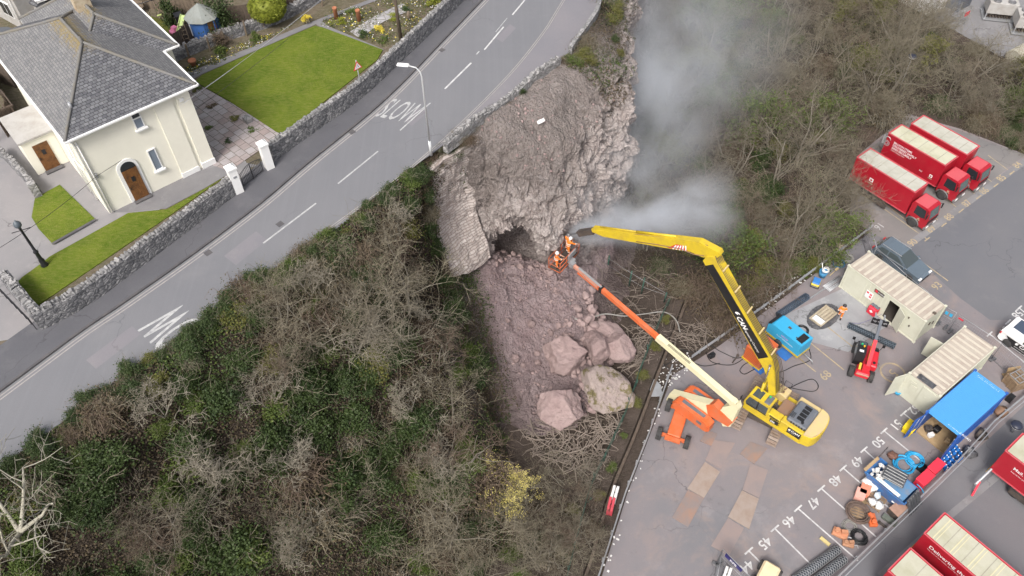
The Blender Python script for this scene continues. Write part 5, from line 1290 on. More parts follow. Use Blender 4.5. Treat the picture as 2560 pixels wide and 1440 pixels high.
MB().box((-.3, .5, 1.99), (.2, .3, .012)).build('roof_label', M_trim, cb)
ti = Matrix.Rotation(-th, 4, 'Z') @ Matrix.Translation(-tcn)
J0 = Vector((-1.25, -.16, 1.55)); tipw = U(2203, 802, 2.6); J1 = ti @ tipw
b = MB(); b.beam(J0, J0.lerp(J1, .56), .26, .3); bm = b.build('boom', paint('bleached_red', (.66, .05, .07), .45, .12), tele)
b = MB(); b.beam(J0.lerp(J1, .12) + Vector((0, .14, .02)), J0.lerp(J1, .5) + Vector((0, .14, .02)), .012, .1); b.build('boom_stripe', M_yel, bm)
b = MB(); b.beam(J0.lerp(J1, .54), J1, .2, .24); b.build('boom_extension', M_hood, tele)
b = MB(); b.box((-1.3, -.1, 1.3), (.5, .5, .5)); b.tube([(-.9, -.1, .9), tuple(J0.lerp(J1, .3) - Vector((0, 0, .15)))], .07, 8); b.build('boom_mount', M_tele, tele)
b = MB(); b.box((-1.15, .3, 1.25), (.5, .16, .16), ry=-.4); b.build('boom_lock', M_yel, tele)
b = MB(); b.box((-1.72, 0, 1.02), (.02, .9, .1)); b.build('rear_stripe', M_yellowmark, tele)
b = MB(); c_ = J1 + Vector((.1, 0, -.1)); b.box(tuple(c_), (.14, 1.2, .12)); b.box(tuple(c_ + Vector((0, 0, -.4))), (.14, 1.2, .12))
for y in (-.55, -.2, .2, .55): b.box(tuple(c_ + Vector((0, y, -.2))), (.1, .07, .5))
b.build('carriage', M_blk, tele)
for y in (-.32, .32):
    b = MB(); b.box(tuple(c_ + Vector((.55, y, -.48))), (1.1, .12, .05)); b.box(tuple(c_ + Vector((.04, y, -.2))), (.06, .12, .6)); b.build('fork', M_galv, tele)
for s in (-1, 1):
    b = MB(); b.tube([(.85, s * .8, 1.1), (1.2, s * 1.05, 1.3)], .02, 5); b.box((1.22, s * 1.08, 1.38), (.06, .2, .28)); b.build('mirror', M_blk, tele)
# ------------------------------------------------------------------ containers, plant and clutter in the yard
M_ccream = paint('container_cream', (.57, .57, .475), .55, .22, (.42, .41, .32), .9)
M_croof = paint('container_roof', (.42, .375, .32), .8, .45, (.34, .28, .24), 1.0, fine=6)
M_crib = paint('container_roof_rib', (.52, .475, .40), .75, .3, (.45, .39, .33), 1.2)
M_cblue = paint('container_blue', (.03, .11, .40), .5, .2, (.03, .06, .16), 1)
M_cbroof = paint('container_blue_roof', (.07, .30, .62), .55, .08, (.06, .24, .5), .6)
M_inside = paint('dark_interior', (.06, .05, .045), .8, .3)
M_ply = paint('plywood', (.42, .30, .17), .75, .35, (.26, .17, .09), 2)
M_bluebox = paint('compressor_blue', (.04, .36, .62), .4, .08)
M_redbox = paint('cabinet_red', (.68, .03, .06), .5, .08)
M_hoseb = plain('blue_pipe', (.03, .33, .62), .4)
M_hosew = plain('grey_hose', (.30, .29, .27), .6)
M_bag = paint('white_sack', (.72, .71, .70), .7, .2, (.45, .43, .4), 4)
M_yelbin = paint('bin_yellow', (.80, .58, .01), .45, .08)
M_board = paint('laid_board', (.31, .255, .225), .8, .4, (.25, .18, .14), 1.2)
M_plate = paint('steel_plate', (.22, .195, .195), .6, .4, (.36, .20, .13), .8, metal=.15)
M_plate2 = paint('rusty_plate', (.265, .205, .19), .7, .5, (.21, .185, .19), .6)
M_mesh = paint('mesh_wire', (.16, .21, .26), .5, .25, metal=.3)
M_meshin = plain('mesh_core', (.035, .045, .06), .8)
M_sack = paint('dark_sheet', (.05, .05, .06), .4, .3, (.2, .2, .2), 3)

def frame_at(o, heading):
    x = Vector((cos(heading), sin(heading), 0)); return x, Vector((-x.y, x.x, 0))
def container(name, label, o, heading, L, body, roofm, ribm, W=2.44, H=2.59, opening=None, end_open=False, ribs=13):
    """o = near-left bottom corner; x along the long side, y away"""
    t = thing(name, label, 'container', o, heading); th_ = .06
    def side_ribs(b, x0, x1, y, s):
        n = max(1, int((x1 - x0) / .28))
        for k in range(n): b.box((x0 + (k + .5) * (x1 - x0) / n, y + s * .015, H / 2), ((x1 - x0) / n * .5, .03, H - .36))
    b = MB()
    if opening:
        a, c = opening
        b.box((a / 2, th_ / 2, H / 2), (a, th_, H)); b.box(((c + L) / 2, th_ / 2, H / 2), (L - c, th_, H)); b.box(((a + c) / 2, th_ / 2, H - .2), (c - a, th_, .4)); b.box(((a + c) / 2, th_ / 2, .1), (c - a, th_, .2))
        side_ribs(b, 2.0, a - .1, 0, -1)
    else:
        b.box((L / 2, th_ / 2, H / 2), (L, th_, H)); side_ribs(b, .2, L - .2, 0, -1)
    b.box((L / 2, W - th_ / 2, H / 2), (L, th_, H)); side_ribs(b, .2, L - .2, W, 1)
    if not end_open: b.box((th_ / 2, W / 2, H / 2), (th_, W - 2 * th_, H))
    b.box((L - th_ / 2, W / 2, H / 2), (th_, W - 2 * th_, H)); b.build('wall', body, t)
    MB().box((L / 2, W / 2, .1), (L - .14, W - .14, .16)).build('floor', M_ply if end_open else M_inside, t)
    b = MB(); b.box((L / 2, W / 2, H + .012), (L, W, .05)); r = b.build('roof', roofm, t)
    if ribs:
        b = MB()
        for k in range(ribs): b.box(((k + .5) * L / ribs, W / 2, H + .05), (L / ribs * .38, W - .22, .035), bev=.012)
        b.build('roof_rib', ribm, r)
    b = MB()
    for x in (0, L):
        for y in (0, W):
            b.box((x, y, H / 2), (.13, .13, H + .02)); 
            for z in (.06, H + .02): b.box((x, y, z), (.19, .19, .13))
    for y in (0, W):
        for z in (.06, H - .02): b.box((L / 2, y, z), (L, .1, .1))
    b.build('corner_frame', body, t)
    return t
c1 = container('site_container', 'long cream steel container with a ribbed roof and an open side door', U(2099.6, 717, 0), radians(-54.9), 7.07, M_ccream, M_croof, M_crib, opening=(4.05, 4.95))
b = MB(); b.box((.44, 0, 1.15), (.9, .05, 2.0)); b.box((.7, -.04, 1.1), (.06, .04, .2)); d = b.build('door', M_ccream, c1, loc=(4.98, -.06, .1)); d.rotation_euler.z = radians(-28)
b = MB(); b.box((1.0, -.012, 1.3), (1.8, .03, 2.3)); b.box((.8, -.04, 1.9), (.1, .03, .14)); b.box((1.55, -.04, 1.2), (.06, .03, .06)); b.build('shut_door', M_ccream, c1)
b = MB(); b.box((3.1, -.06, 2.18), (.85, .03, .34)); sg = b.build('sign_board', M_dark, c1); MB().box((2.85, -.078, 2.18), (.22, .006, .22)).build('sign_mark', M_redbox, sg); 
text('lettering', 'CABINS', M_trim, sg, (2.99, -.078, 2.12), (1, 0, 0), (0, 0, 1), .12, .002)
for x, z in ((5.9, 1.9), (6.2, 1.2)): MB().box((x, -.05, z), (.1, .05, .16)).build('lock_plate', M_dark, c1)
for y, z in ((1.0, 1.6), (1.6, 1.3)): MB().box((7.11, y, z), (.05, .1, .3)).build('lock_plate', M_dark, c1)
MB().box((7.0, 1.1, 2.72), (.25, .18, .16), bev=.03).build('vent_cowl', M_dark, c1)
e2 = radians(36.3)
c2 = container('site_container', 'cream steel container with a soot stain on its roof beside the blue container', U(2316, 1040, 0), e2, 6.72, M_ccream, M_croof, M_crib)
b = MB(); b.box((-.04, .62, 1.3), (.04, 1.15, 2.3)); b.box((-.075, 1.75, 1.55), (.03, .5, .7)); b.box((-.075, 1.9, 2.1), (.03, .4, .3)); b.box((-.07, .75, 1.5), (.03, .08, .2)); b.build('end_panel', M_ccream, c2)
d = MB().box((.55, 0, 1.25), (1.1, .05, 2.3)).build('door', M_ccream, c2, loc=(.02, 2.5, .1)); d.rotation_euler.z = radians(160)
d = MB().box((.5, 0, 1.2), (1.0, .05, 2.1)).build('door', M_ccream, c2, loc=(4.4, 2.5, .1)); d.rotation_euler.z = radians(100)
b = MB(); b.tube([(.35, 1.95, 2.68), (.28, 1.35, 2.68)], .09, 8); b.box((.3, 1.3, 2.66), (.5, 1.3, .02)); b.build('soot_sheet', M_sack, c2)
c3 = container('shipping_container', 'blue shipping container with both end doors standing open', U(2397.5, 1091.7, 2.59) * 1.0 - Vector((0, 0, 2.59)), radians(35.8), 5.6, M_cblue, M_cbroof, M_cbroof, end_open=True, ribs=0)
b = MB()
for k in range(34): b.box((.15 + k * .162, 1.22, 2.64), (.09, 2.2, .016))
b.build('roof_corrugation', M_cbroof, c3)
text('roof_lettering', 'FUEL STATION 8', M_trim, c3, (5.25, 2.1, 2.63), (0, -1, 0), (1, 0, 0), .16, .004); text('roof_lettering', '8 PRINCE ROAD', M_trim, c3, (.2, 1.0, 2.63), (0, -1, 0), (1, 0, 0), .16, .004)
for y, a in ((.06, radians(188)), (2.38, radians(172))):
    b = MB(); b.box((.6, 0, 1.25), (1.18, .05, 2.35))
    for k in range(5): b.box((.14 + k * .23, -.03 if y < 1 else .03, 1.25), (.1, .03, 2.1))
    d = b.build('door', M_cblue, c3, loc=(0, y, .1)); d.rotation_euler.z = a
    g = MB()
    for x in (.3, .85): g.tube([(x, .06 if y > 1 else -.06, .15), (x, .06 if y > 1 else -.06, 2.4)], .025, 6)
    g.build('lock_bar', M_galv, d)
for k, (x, y, s, m, lab) in enumerate([(.7, 1.9, .5, M_dark, 'dark engine part on the floor just inside the blue container'), (.4, 1.5, .42, M_bag, 'white bucket of oddments inside the open end of the blue container'), (1.1, 1.5, .5, M_blk, 'black case on the plywood floor inside the blue container'), (.9, .5, .45, M_ply, 'wooden crate by the right door inside the blue container')]):
    xx, yy = frame_at(None, radians(35.8)); o0 = c3.location + xx * x + yy * y + Vector((0, 0, .2))
    b = MB(); b.box((0, 0, s * .4), (s, s * .8, s * .8), bev=.05); b.box((.05, 0, s * .85), (s * .4, s * .5, s * .15)); o = b.build(('engine_part', 'bucket', 'tool_case', 'crate')[k], m, loc=o0, rz=.3 * k); tag(o, lab, ('engine part', 'bucket', 'case', 'crate')[k])

# ---- compressors
def slot(px0, px1, z): a, c = U(*px0, z), U(*px1, z); return a, ang(a, c), (c - a).length
a, h, L = slot((1914, 829), (1993, 893), .45); a.z = 0
t = thing('compressor', 'bright blue towable compressor with a yellow skirt standing on blue matting', 'compressor', a, h); W = 1.35
b = MB(); b.side([(0, .55), (L, .55), (L, 1.75), (.35, 1.75), (0, 1.45)], 0, W); bd_ = b.build('canopy', M_bluebox, t)
b = MB(); b.box((L / 2, W / 2, .46), (L + .06, W + .06, .16)); b.build('skirt', M_yel, t)
b = MB(); b.box((L - .45, W * .52, 1.752), (.55, W * .68, .012)); b.build('outlet', M_blk, bd_)
b = MB(); b.box((.1, W / 2, 1.2), (.24, W - .08, .9)); b.build('end_panel', M_blk, bd_)
b = MB(); b.box((L * .45, W * .55, 1.756), (.26, .2, .012)); b.cyl((L * .75, W * .3, 1.75), (L * .75, W * .3, 1.78), .06, 8); b.build('hatch', M_dark, bd_)
text('lettering', 'PLANT ENGINEERING', M_trim, bd_, (L * .3, -.004, 1.0), (1, 0, 0), (0, 0, 1), .11, .003); text('lettering', 'HYLO', plain('pink_print', (.7, .25, .55), .5), bd_, (L * .42, -.004, 1.25), (1, 0, 0), (0, 0, 1), .17, .003, bold=.02)
for y in (-.08, W + .08): wheel(t, (L * .42, y, .36), .36, .2)
b = MB(); b.tube([(L, W / 2, .4), (L + .9, W / 2, .35), (L + 1.0, W / 2, .1)], .05, 6); b.build('drawbar', M_galv, t)
a, h, L = slot((1856, 893), (1896, 925), .05); a.z = 0
t = thing('generator', 'orange generator box half hidden behind the excavator boom', 'generator', a, h); W = 1.9
b = MB(); b.box((L / 2, W / 2, .85), (L, W, 1.5), bev=.05); g_ = b.build('canopy', M_orange, t)
b = MB()
for k in range(7): b.box((L / 2, -.006, .4 + k * .17), (L * .82, .012, .05))
b.build('louvre', paint('dark_orange', (.5, .1, .02), .5, .3), g_); MB().box((L / 2, W / 2, .06), (L + .14, W + .14, .1)).build('skid', M_yel, t)
for k, (px, s, lab) in enumerate([((1965, 882), (1.3, 1.0), 'blue ground mat under the blue compressor'), ((1902, 920), (1.0, .8), 'blue ground mat under the corner of the orange generator')]):
    o = MB().box((0, 0, .025), (*s, .05)).box((0, 0, .055), (s[0] * .9, s[1] * .9, .012)).build('ground_mat', paint('blue_mat', (.03, .16, .5), .7, .3), loc=U(*px, .012), rz=HB); tag(o, lab, 'mat')

# ---- steel road plates and boards
PL = [([(1375, 0), (1590, 30), (1450, 290), (1295, 205)], M_plate2, 'rust streaked steel plate nearest the boom lift wheels'), ([(1290, 220), (1440, 320), (1280, 580), (1115, 485)], M_board, 'tan plywood board laid in the left row of plates'),
 ([(1120, 500), (1280, 580), (1120, 870), (962, 775)], M_plate, 'blue grey steel plate at the lower end of the left row'), ([(1745, 20), (1915, 85), (1780, 240), (1640, 140)], M_plate, 'steel plate with a rusty middle beside the excavator track'),
 ([(1745, 235), (1920, 300), (1830, 580), (1665, 500)], M_plate2, 'chequered steel plate worn pinkish in the right row'), ([(1660, 505), (1828, 590), (1730, 890), (1520, 770)], M_board, 'pale plywood board laid in the right row of plates'),
 ([(1520, 780), (1680, 880), (1530, 1160), (1350, 1060)], M_plate2, 'rust orange steel plate at the lower end of the right row')]
PL += [([(1320, -95), (1415, -60), (1350, 60), (1240, 10)], M_plate, 'dark steel plate between the boom lift and the excavator track')]
for k, (q, m, lab) in enumerate(PL):
    P = [U(1440 + x * .25, 1100 + y * .25, .02) for x, y in q]; c = sum(P, Vector()) / 4; c.z = 0; z = .012 + .008 * (k % 2 + 1)
    b = MB(); b.prism([(p_.x - c.x, p_.y - c.y) for p_ in P], .006, z + .02)
    for i in (0, 2):
        e = P[i].lerp(P[(i + 1) % 4], .5) - c; e *= .9; b.box((e.x, e.y, z + .024), (.14, .05, .012), rz=HB)
    o = b.build('road_plate', m, loc=c); tag(o, lab, 'ground plate', 'ground plates on the yard')

# ---- pipes, hoses and coils
def coil(name, label, px, R, r, n, m, z=0, sq=1.0, cat='hose coil', jit=.06, loc=None):
    b = MB()
    for k in range(n):
        rr = R * (1 - .35 * random.random()); dx, dy = random.uniform(-jit, jit), random.uniform(-jit, jit)
        b.tube([(dx + rr * cos(2 * pi * i / 26), dy + rr * sq * sin(2 * pi * i / 26), r * (1 + 1.6 * (k * .35)) + .012 * sin(i)) for i in range(27)], r, 5)
    o = b.build(name, m, loc=loc or U(*px, z + .012)); tag(o, label, cat); return o
coil('pipe_coil', 'flat bright blue pipe coil between the open blue doors and the skip', (2286, 1152), .62, .05, 7, M_hoseb)
coil('pipe_coil', 'looser bright blue pipe coil leaning behind the skip', (2259, 1165), .72, .05, 6, M_hoseb)
coil('hose_coil', 'large brown hose coil stacked on a wooden pallet', (2144, 1283), .78, .05, 8, paint('brown_hose', (.13, .09, .075), .6, .3), z=.16)
coil('hose_coil', 'thin grey hose coil below the pallet of brown hose', (2124, 1316), .48, .025, 6, M_hosew)
coil('cable_coil', 'black cable coil beside the orange machine part', (2147, 1344), .5, .04, 9, M_blk)
coil('cable_coil', 'small black cable coil on the concrete by the blue compressor', (2006, 826), .5, .03, 7, M_hose)
coil('hose_coil', 'blue hose coil on the ground next to the guard rail', (2097, 660), .5, .04, 6, paint('dull_blue_hose', (.08, .22, .38), .5, .2))
coil('hose_coil', 'tan hose coil between the guard rail and the cream container', (2120, 647), .5, .035, 6, M_hosew)
def hose(label, px, r=.03, z=.045, m=None):
    P = [U(x, y, z) if not isinstance(z, dict) else U(x, y, z.get(i, .05)) for i, (x, y) in enumerate(px)]; o = MB().tube(smooth(P, 7), r, 5).build('hose', m or M_hose); tag(o, label, 'hose', 'hoses lying across the yard')
hose('black hose looping from the blue compressor toward the excavator', [(2023, 872), (2025, 900), (1985, 915), (1950, 930), (1920, 926), (1890, 922), (1862, 935), (1850, 925), (1866, 908), (1895, 905), (1920, 912)])
hose('black hose ring beside the excavator guard rails', [(1950, 985), (1990, 962), (2030, 948), (2046, 965), (2035, 978), (2005, 975), (1970, 968)])
hose('black hose along the foot of the guard rail behind the boom lift', [(1700, 872), (1735, 880), (1770, 862), (1800, 878), (1840, 895), (1865, 890), (1830, 912), (1780, 905), (1765, 880)])
hose('thin black hose tangled near the end of the guard rail', [(1660, 915), (1690, 895), (1675, 880), (1655, 900), (1680, 925), (1720, 905), (1760, 915), (1800, 908)])
hose('grey hose winding from the rubble over the brush pile', [(1425, 755), (1430, 790), (1460, 800), (1510, 785), (1560, 790), (1610, 785), (1660, 780), (1690, 800), (1700, 830)], .05, {i: (2.2, 1.9, 1.6, 1.3, 1.0, .8, .9, .9, .8)[i] for i in range(9)}, M_hosew)
hose('thin purple cord from the mesh roll to the telehandler forks', [(2121, 806), (2150, 808), (2185, 795), (2205, 785)], .012, {0: .3, 1: .2, 2: .6, 3: 1.8}, plain('purple_cord', (.1, .08, .3), .6))
hose('blue pipe bent over the rail beside the hanging skip lid', [(2292, 1210), (2304, 1222), (2309, 1236), (2300, 1246)], .035, {0: .9, 1: .8, 2: .5, 3: .1}, M_hoseb)

def mesh_roll(label, a, c, r, m=None):
    A, B_ = U(*a, r + .012), U(*c, r + .012); t = thing('mesh_roll', label, 'wire mesh roll', (A.x, A.y, 0), ang(A, B_), 'rolls of wire mesh'); L = (B_ - A).length
    MB().tube([(0, 0, r), (L, 0, r)], r * .86, 14).build('core', M_meshin, t)
    b = MB(); tn = L / .16
    for s in (-1, 1):
        for k in range(5):
            n = int(L / .035); b.tube([(L * i / n, (r - .01) * cos(s * 2 * pi * (.9 * i / n * tn / 5 + k / 5)), r + (r - .01) * sin(s * 2 * pi * (.9 * i / n * tn / 5 + k / 5))) for i in range(n + 1)], .017, 3, False)
    b.build('netting', m or M_mesh, t); return t
mesh_roll('dark blue wire mesh roll lying along the guard rail', (2018, 740), (1946, 788), .3, paint('blue_mesh', (.09, .13, .20), .6, .2))
mesh_roll('wire mesh roll under the telehandler boom', (2121, 812), (2238, 866), .25)
mesh_roll('left of the two wire mesh rolls by bay 45', (2096, 1372), (1985, 1452), .3, M_galv)
mesh_roll('right of the two wire mesh rolls by bay 45', (2112, 1396), (2015, 1470), .3, M_galv)

# ---- skip with black lids
P = [U(x, y, 1.25) for x, y in [(2162, 1180), (2260, 1262), (2299, 1223), (2200, 1146)]]; c = sum(P, Vector()) / 4; c.z = 0
sk = thing('skip', 'blue lidded skip piled with rubbish at its open end', 'skip', c, ang(P[0], P[1])); Ls, Ws = (P[1] - P[0]).length, (P[3] - P[0]).length
M_skip = paint('skip_blue', (.025, .16, .42), .5, .28, (.16, .10, .09), 1.6)
x, y = Ls / 2, Ws / 2; vo = [(-x * .6, -y * .8, .05), (x * .6, -y * .8, .05), (x * .6, y * .8, .05), (-x * .6, y * .8, .05), (-x, -y, 1.25), (x, -y, 1.25), (x, y, 1.25), (-x, y, 1.25)]
vi = [(p_[0] * .96, p_[1] * .95, p_[2] + (.06 if p_[2] < 1 else 0)) for p_ in vo]
b = MB(); b.add(vo, [(3, 2, 1, 0), (0, 1, 5, 4), (1, 2, 6, 5), (2, 3, 7, 6), (3, 0, 4, 7)]); b.add(vi, [(0, 1, 2, 3), (4, 5, 1, 0), (5, 6, 2, 1), (6, 7, 3, 2), (7, 4, 0, 3)])
b.add(vo[4:] + vi[4:], [(0, 1, 5, 4), (1, 2, 6, 5), (2, 3, 7, 6), (3, 0, 4, 7)]); b.build('body', M_skip, sk)
b = MB(); 
for i in range(4): b.beam(vo[4 + i], vo[4 + (i + 1) % 4], .09, .09)
b.build('rim', M_skip, sk)
MB().box((.32 * x, 0, 1.33), (Ls * .55, Ws * .9, .1)).build('deck', paint('skip_deck', (.07, .22, .42), .6, .3, (.25, .2, .16), 2), sk)
def lid(mt, T):
    b = MB(); n = 5; b.box((0, 0, 0), (1.45, 1.35, .06), T=T, bev=.02)
    for k in range(n): b.box((0, -.52 + k * .26, .05), (1.38, .17, .09), T=T, bev=.035)
    return b.build('lid', mt, sk)
M_lid = paint('black_plastic_lid', (.045, .05, .058), .32, .3, (.22, .22, .23), 1.4)
lid(M_lid, Matrix.Translation((-.05, .22, 1.62)) @ Matrix.Rotation(.25, 4, 'Z') @ Matrix.Rotation(-.12, 4, 'X'))
lid(M_lid, Matrix.Translation((x + .28, .1, .85)) @ Matrix.Rotation(radians(62), 4, 'Y') @ Matrix.Rotation(.06, 4, 'Z'))
b = MB(); b.box((.1, -y + .16, 1.4), (1.75, .26, .02)); bn_ = b.build('banner', M_trim, sk); text('banner_lettering', 'WASTE & RECYCLING', M_hoseb, bn_, (-.72, -y + .08, 1.412), (1, 0, 0), (0, 1, 0), .12, .003)
MB().box((.62 * x, -y * .93, .55), (.3, .02, .08), rx=-.3).build('plate', M_trim, sk)
b = MB()
for k in range(26): s_ = random.uniform(.12, .34); b.box((random.uniform(-x * .85, -x * .3), random.uniform(-y * .75, y * .75), random.uniform(1.0, 1.35)), (s_, s_ * .7, s_ * .6), random.random() * 3, rx=random.uniform(-.5, .5), taper=.7)
o = b.build('rubbish', M_bag, loc=c, rz=ang(P[0], P[1])); tag(o, 'white sacks and rubble heaped in the open end of the skip', 'rubbish'); o['kind'] = 'stuff'
o = MB().box((0, 0, 0), (1.5, .12, .05)).box((0, .1, .03), (1.5, .1, .04)).build('plank', M_ply, loc=(P[0] + (P[3] - P[0]) * .5) + Vector((-.05, 0, .1)), rz=ang(P[0], P[3])); tag(o, 'yellowish plank laid along the open end of the skip', 'plank')
o = MB().beam((0, 0, .03), (1.6, 0, .03), .05, .05).build('steel_bar', M_dark, loc=U(2136, 1232, .012), rz=ang(U(2136, 1232), U(2170, 1186))); tag(o, 'dark steel bar propped against the left corner of the skip', 'bar')
o = MB().tube([(0, 0, .03), (1.3, 0, .03)], .02, 5).build('steel_bar', M_dark, loc=U(2194, 1146, .012), rz=ang(U(2194, 1146), U(2218, 1120))); tag(o, 'thin dark rod on the ground between the skip and bay number 50', 'bar')
# ---- red cabinets, water bottles, crate
def quad_box(name, label, cat, px, h, m, extra=None, z0=.012, lid=None, group=None):
    P = [U(x, y, h) for x, y in px]; c = sum(P, Vector()) / 4; c.z = z0; t = thing(name, label, cat, c, ang(P[0], P[1]), group); L, W = (P[1] - P[0]).length, (P[2] - P[1]).length
    MB().box((0, 0, (h - z0) / 2), (L, W, h - z0), bev=.03).build('body', m, t); MB().box((0, 0, h - z0 + .02), (L + .04, W + .04, .05), bev=.015).build('lid', lid or m, t); return t, L, W
quad_box('site_box', 'pink red steel site box nearer the skip', 'site box', [(2290, 1197), (2318, 1172), (2338, 1190), (2310, 1214)], .95, M_redbox, group='red site boxes')
quad_box('site_box', 'pink red steel site box nearer the blue water bottles', 'site box', [(2319, 1168), (2345, 1144), (2365, 1160), (2338, 1185)], .95, M_redbox, group='red site boxes')
cr_ = thing('crate', 'open black crate beside the red site boxes', 'crate', U(2308, 1176, .012), HB)
b = MB(); b.box((0, 0, .02), (.6, .8, .04)); b.build('base', M_blk, cr_)
for i, (cx_, cy_, sx, sy) in enumerate([(-.29, 0, .03, .8), (.29, 0, .03, .8), (0, -.39, .55, .03), (0, .39, .55, .03)]): MB().box((cx_, cy_, .15), (sx, sy, .3)).build('side', M_blk, cr_)
M_water = plain('blue_bottle', (.03, .17, .5), .15); bott = None; k = 0
for i in range(5):
    for j in range(4):
        q = U(2352 + i * 9 + j * 4, 1152 - i * 7.5 + j * 8, .012) + Vector((random.uniform(-.06, .06), random.uniform(-.06, .06), 0))
        if bott is None:
            bott = thing('water_bottle', 'blue water cooler bottle standing beside the red site boxes', 'bottle', q, 0, 'blue water bottles'); MB().lathe([(.11, 0), (.13, .04), (.13, .3), (.05, .4), (.04, .46)], 10).build('bottle_body', M_water, bott); MB().lathe([(.045, .46), (.045, .49)], 8).build('cap', M_trim, bott)
        else: again(bott, q, i)
# ---- grit bin, fire point, bowser
a_, c_ = U(2263, 1082, .0), U(2283, 1092, 0)
t = thing('grit_bin', 'yellow grit bin beside bay number 51', 'grit bin', U(2270, 1076, .012), HB + .1)
b = MB(); b.box((0, 0, .28), (.85, .6, .55), taper=1.08); b.build('body', M_yelbin, t)
b = MB(); b.side([(-.5, .56), (.5, .56), (.42, .72), (-.1, .8), (-.46, .7)], -.36, .36); b.build('lid', M_yelbin, t); MB().box((.2, .0, .8), (.2, .12, .02)).build('label_plate', M_blk, t)
x1_, y1_ = frame_at(None, radians(-54.9))
t = thing('fuel_tank', 'red fuel tank with a grey lid against the cream container', 'fuel tank', U(2180, 782, .012), radians(-54.9))
b = MB(); b.box((0, 0, .4), (.75, .7, .8), bev=.08); b.build('body', M_redbox, t); MB().box((.02, .1, .84), (.7, .5, .07), bev=.02).build('lid', M_hood, t); MB().box((0, -.356, .45), (.22, .012, .22), ry=pi / 4).build('diamond_label', M_trim, t)
t = thing('fire_point', 'white and red fire point board on the wall of the cream container', 'sign', U(2099.6, 717, 0) + x1_ * 2.45 - y1_ * .09 + Vector((0, 0, 1.35)), radians(-54.9))
MB().box((0, 0, 0), (.62, .03, .75)).build('board', M_trim, t)
for x, z in ((-.15, .2), (.15, .15), (.15, -.1)): MB().box((x, -.02, z), (.18, .012, .16)).build('symbol', M_redbox, t)
o = MB().lathe([(.09, 0), (.1, .04), (.1, .42), (.05, .5), (.03, .56)], 10).build('gas_bottle', M_redbox, loc=U(2238, 973, .012)); tag(o, 'small red gas bottle by the open end of the stained cream container', 'gas bottle')
o = MB().lathe([(.2, 0), (.24, .3), (.2, .3), (.16, .1)], 12).build('bucket', M_bluebox, loc=U(2243, 983, .012)); tag(o, 'blue bucket at the corner of the stained cream container', 'bucket')
# ---- wash-down tray with grating
P = [U(x, y, .12) for x, y in [(2018, 797), (2052, 822), (2098, 782), (2065, 760)]]; c = sum(P, Vector()) / 4; c.z = .012; h = ang(P[0], P[3]); L, W = (P[3] - P[0]).length, (P[1] - P[0]).length
t = thing('drain_tray', 'slotted tray in a plastic-sheeted bund on the wet concrete', 'tray', c, h)
b = MB(); b.box((0, 0, .03), (L, W, .06))
for k in range(14): b.beam((L / 2 * cos(2 * pi * k / 14) * 1.25, W / 2 * sin(2 * pi * k / 14) * 1.3, .06), (L / 2 * cos(2 * pi * (k + 1) / 14) * 1.25, W / 2 * sin(2 * pi * (k + 1) / 14) * 1.3, .08), .28, .1)
b.build('bund', M_sack, t)
b = MB(); 
for y in (-W * .4, W * .4): b.box((0, y, .12), (L * .9, .1, .14))
for x in (-L * .42, L * .42): b.box((x, 0, .12), (.1, W * .75, .14))
for i in range(11):
    b.box((-L * .1 + i * L * .048, 0, .13), (L * .022, W * .72, .05))
for y in (-W * .2, .02, W * .22): b.box((L * .14, y, .135), (L * .5, .12, .05))
b.build('grating', paint('tan_grating', (.46, .40, .30), .8, .3), t); MB().box((-L * .27, 0, .1), (L * .26, W * .7, .05)).build('tray_pan', M_bag, t)
# ---- things between the guard rail and the container
t = thing('blue_bin', 'blue tub with mixing tools beside the guard rail', 'tub', U(2055, 690, .012)); MB().lathe([(.28, 0), (.36, .6), (.33, .6), (.27, .1)], 14).build('tub', paint('tub_blue', (.05, .22, .42), .5, .2), t); b = MB(); b.tube([(0, 0, .3), (-.25, .3, 1.3)], .03, 5); b.build('stirring_pole', M_trim, t)
coil('hose_coil', 'white hose coil hanging on the blue tub', (2065, 676), .26, .03, 4, M_bag, z=.55)
t = thing('plate_compactor', 'blue and yellow plate compactor on a timber by the guard rail', 'compactor', U(2038, 712, .012), HB + .4); MB().box((0, 0, .12), (.9, .7, .2), bev=.05).build('base_plate', M_blk, t); MB().box((0, 0, .32), (.85, .66, .2), bev=.06).build('frame', M_yel, t); MB().box((.02, 0, .46), (.72, .6, .16), bev=.05).build('cover', paint('compactor_blue', (.04, .2, .55), .5, .15), t)
A, B_ = U(2065, 722, .08), U(2105, 695, .08)
b = MB(); dd = (B_ - A).normalized(); sd_ = Vector((-dd.y, dd.x, 0))
pipe0 = None
for k in range(7):
    q = A + sd_ * (k - 3) * .11
    if pipe0 is None:
        pipe0 = MB().tube([(0, 0, .05), ((B_ - A).length, 0, .05)], .05, 8).build('steel_tube', M_galv, loc=(q.x, q.y, .012), rz=ang(A, B_)); tag(pipe0, 'galvanised tube in the flat stack beside the container end', 'tube', 'stacked galvanised tubes')
    else: again(pipe0, (q.x, q.y, .012), ang(A, B_) + random.uniform(-.03, .03))
o = MB().tube([(0, 0, .06), (.9, .1, .08)], .025, 6).box((1.0, .11, .1), (.3, .16, .14)).build('sledge_hammer', M_yeldust, loc=U(2074, 690, .012), rz=.6); tag(o, 'long handled tool lying by the blue hose coil', 'tool')
t = thing('cable_drum', 'small pale wooden cable drum on the litter beyond the guard rail', 'cable drum', U(2100, 622, 0)); b = MB(); b.lathe([(.34, 0), (.34, .05), (.14, .05), (.14, .35), (.34, .35), (.34, .4), (.05, .4)], 16); b.build('drum', paint('pale_wood', (.55, .45, .36), .8, .3), t)
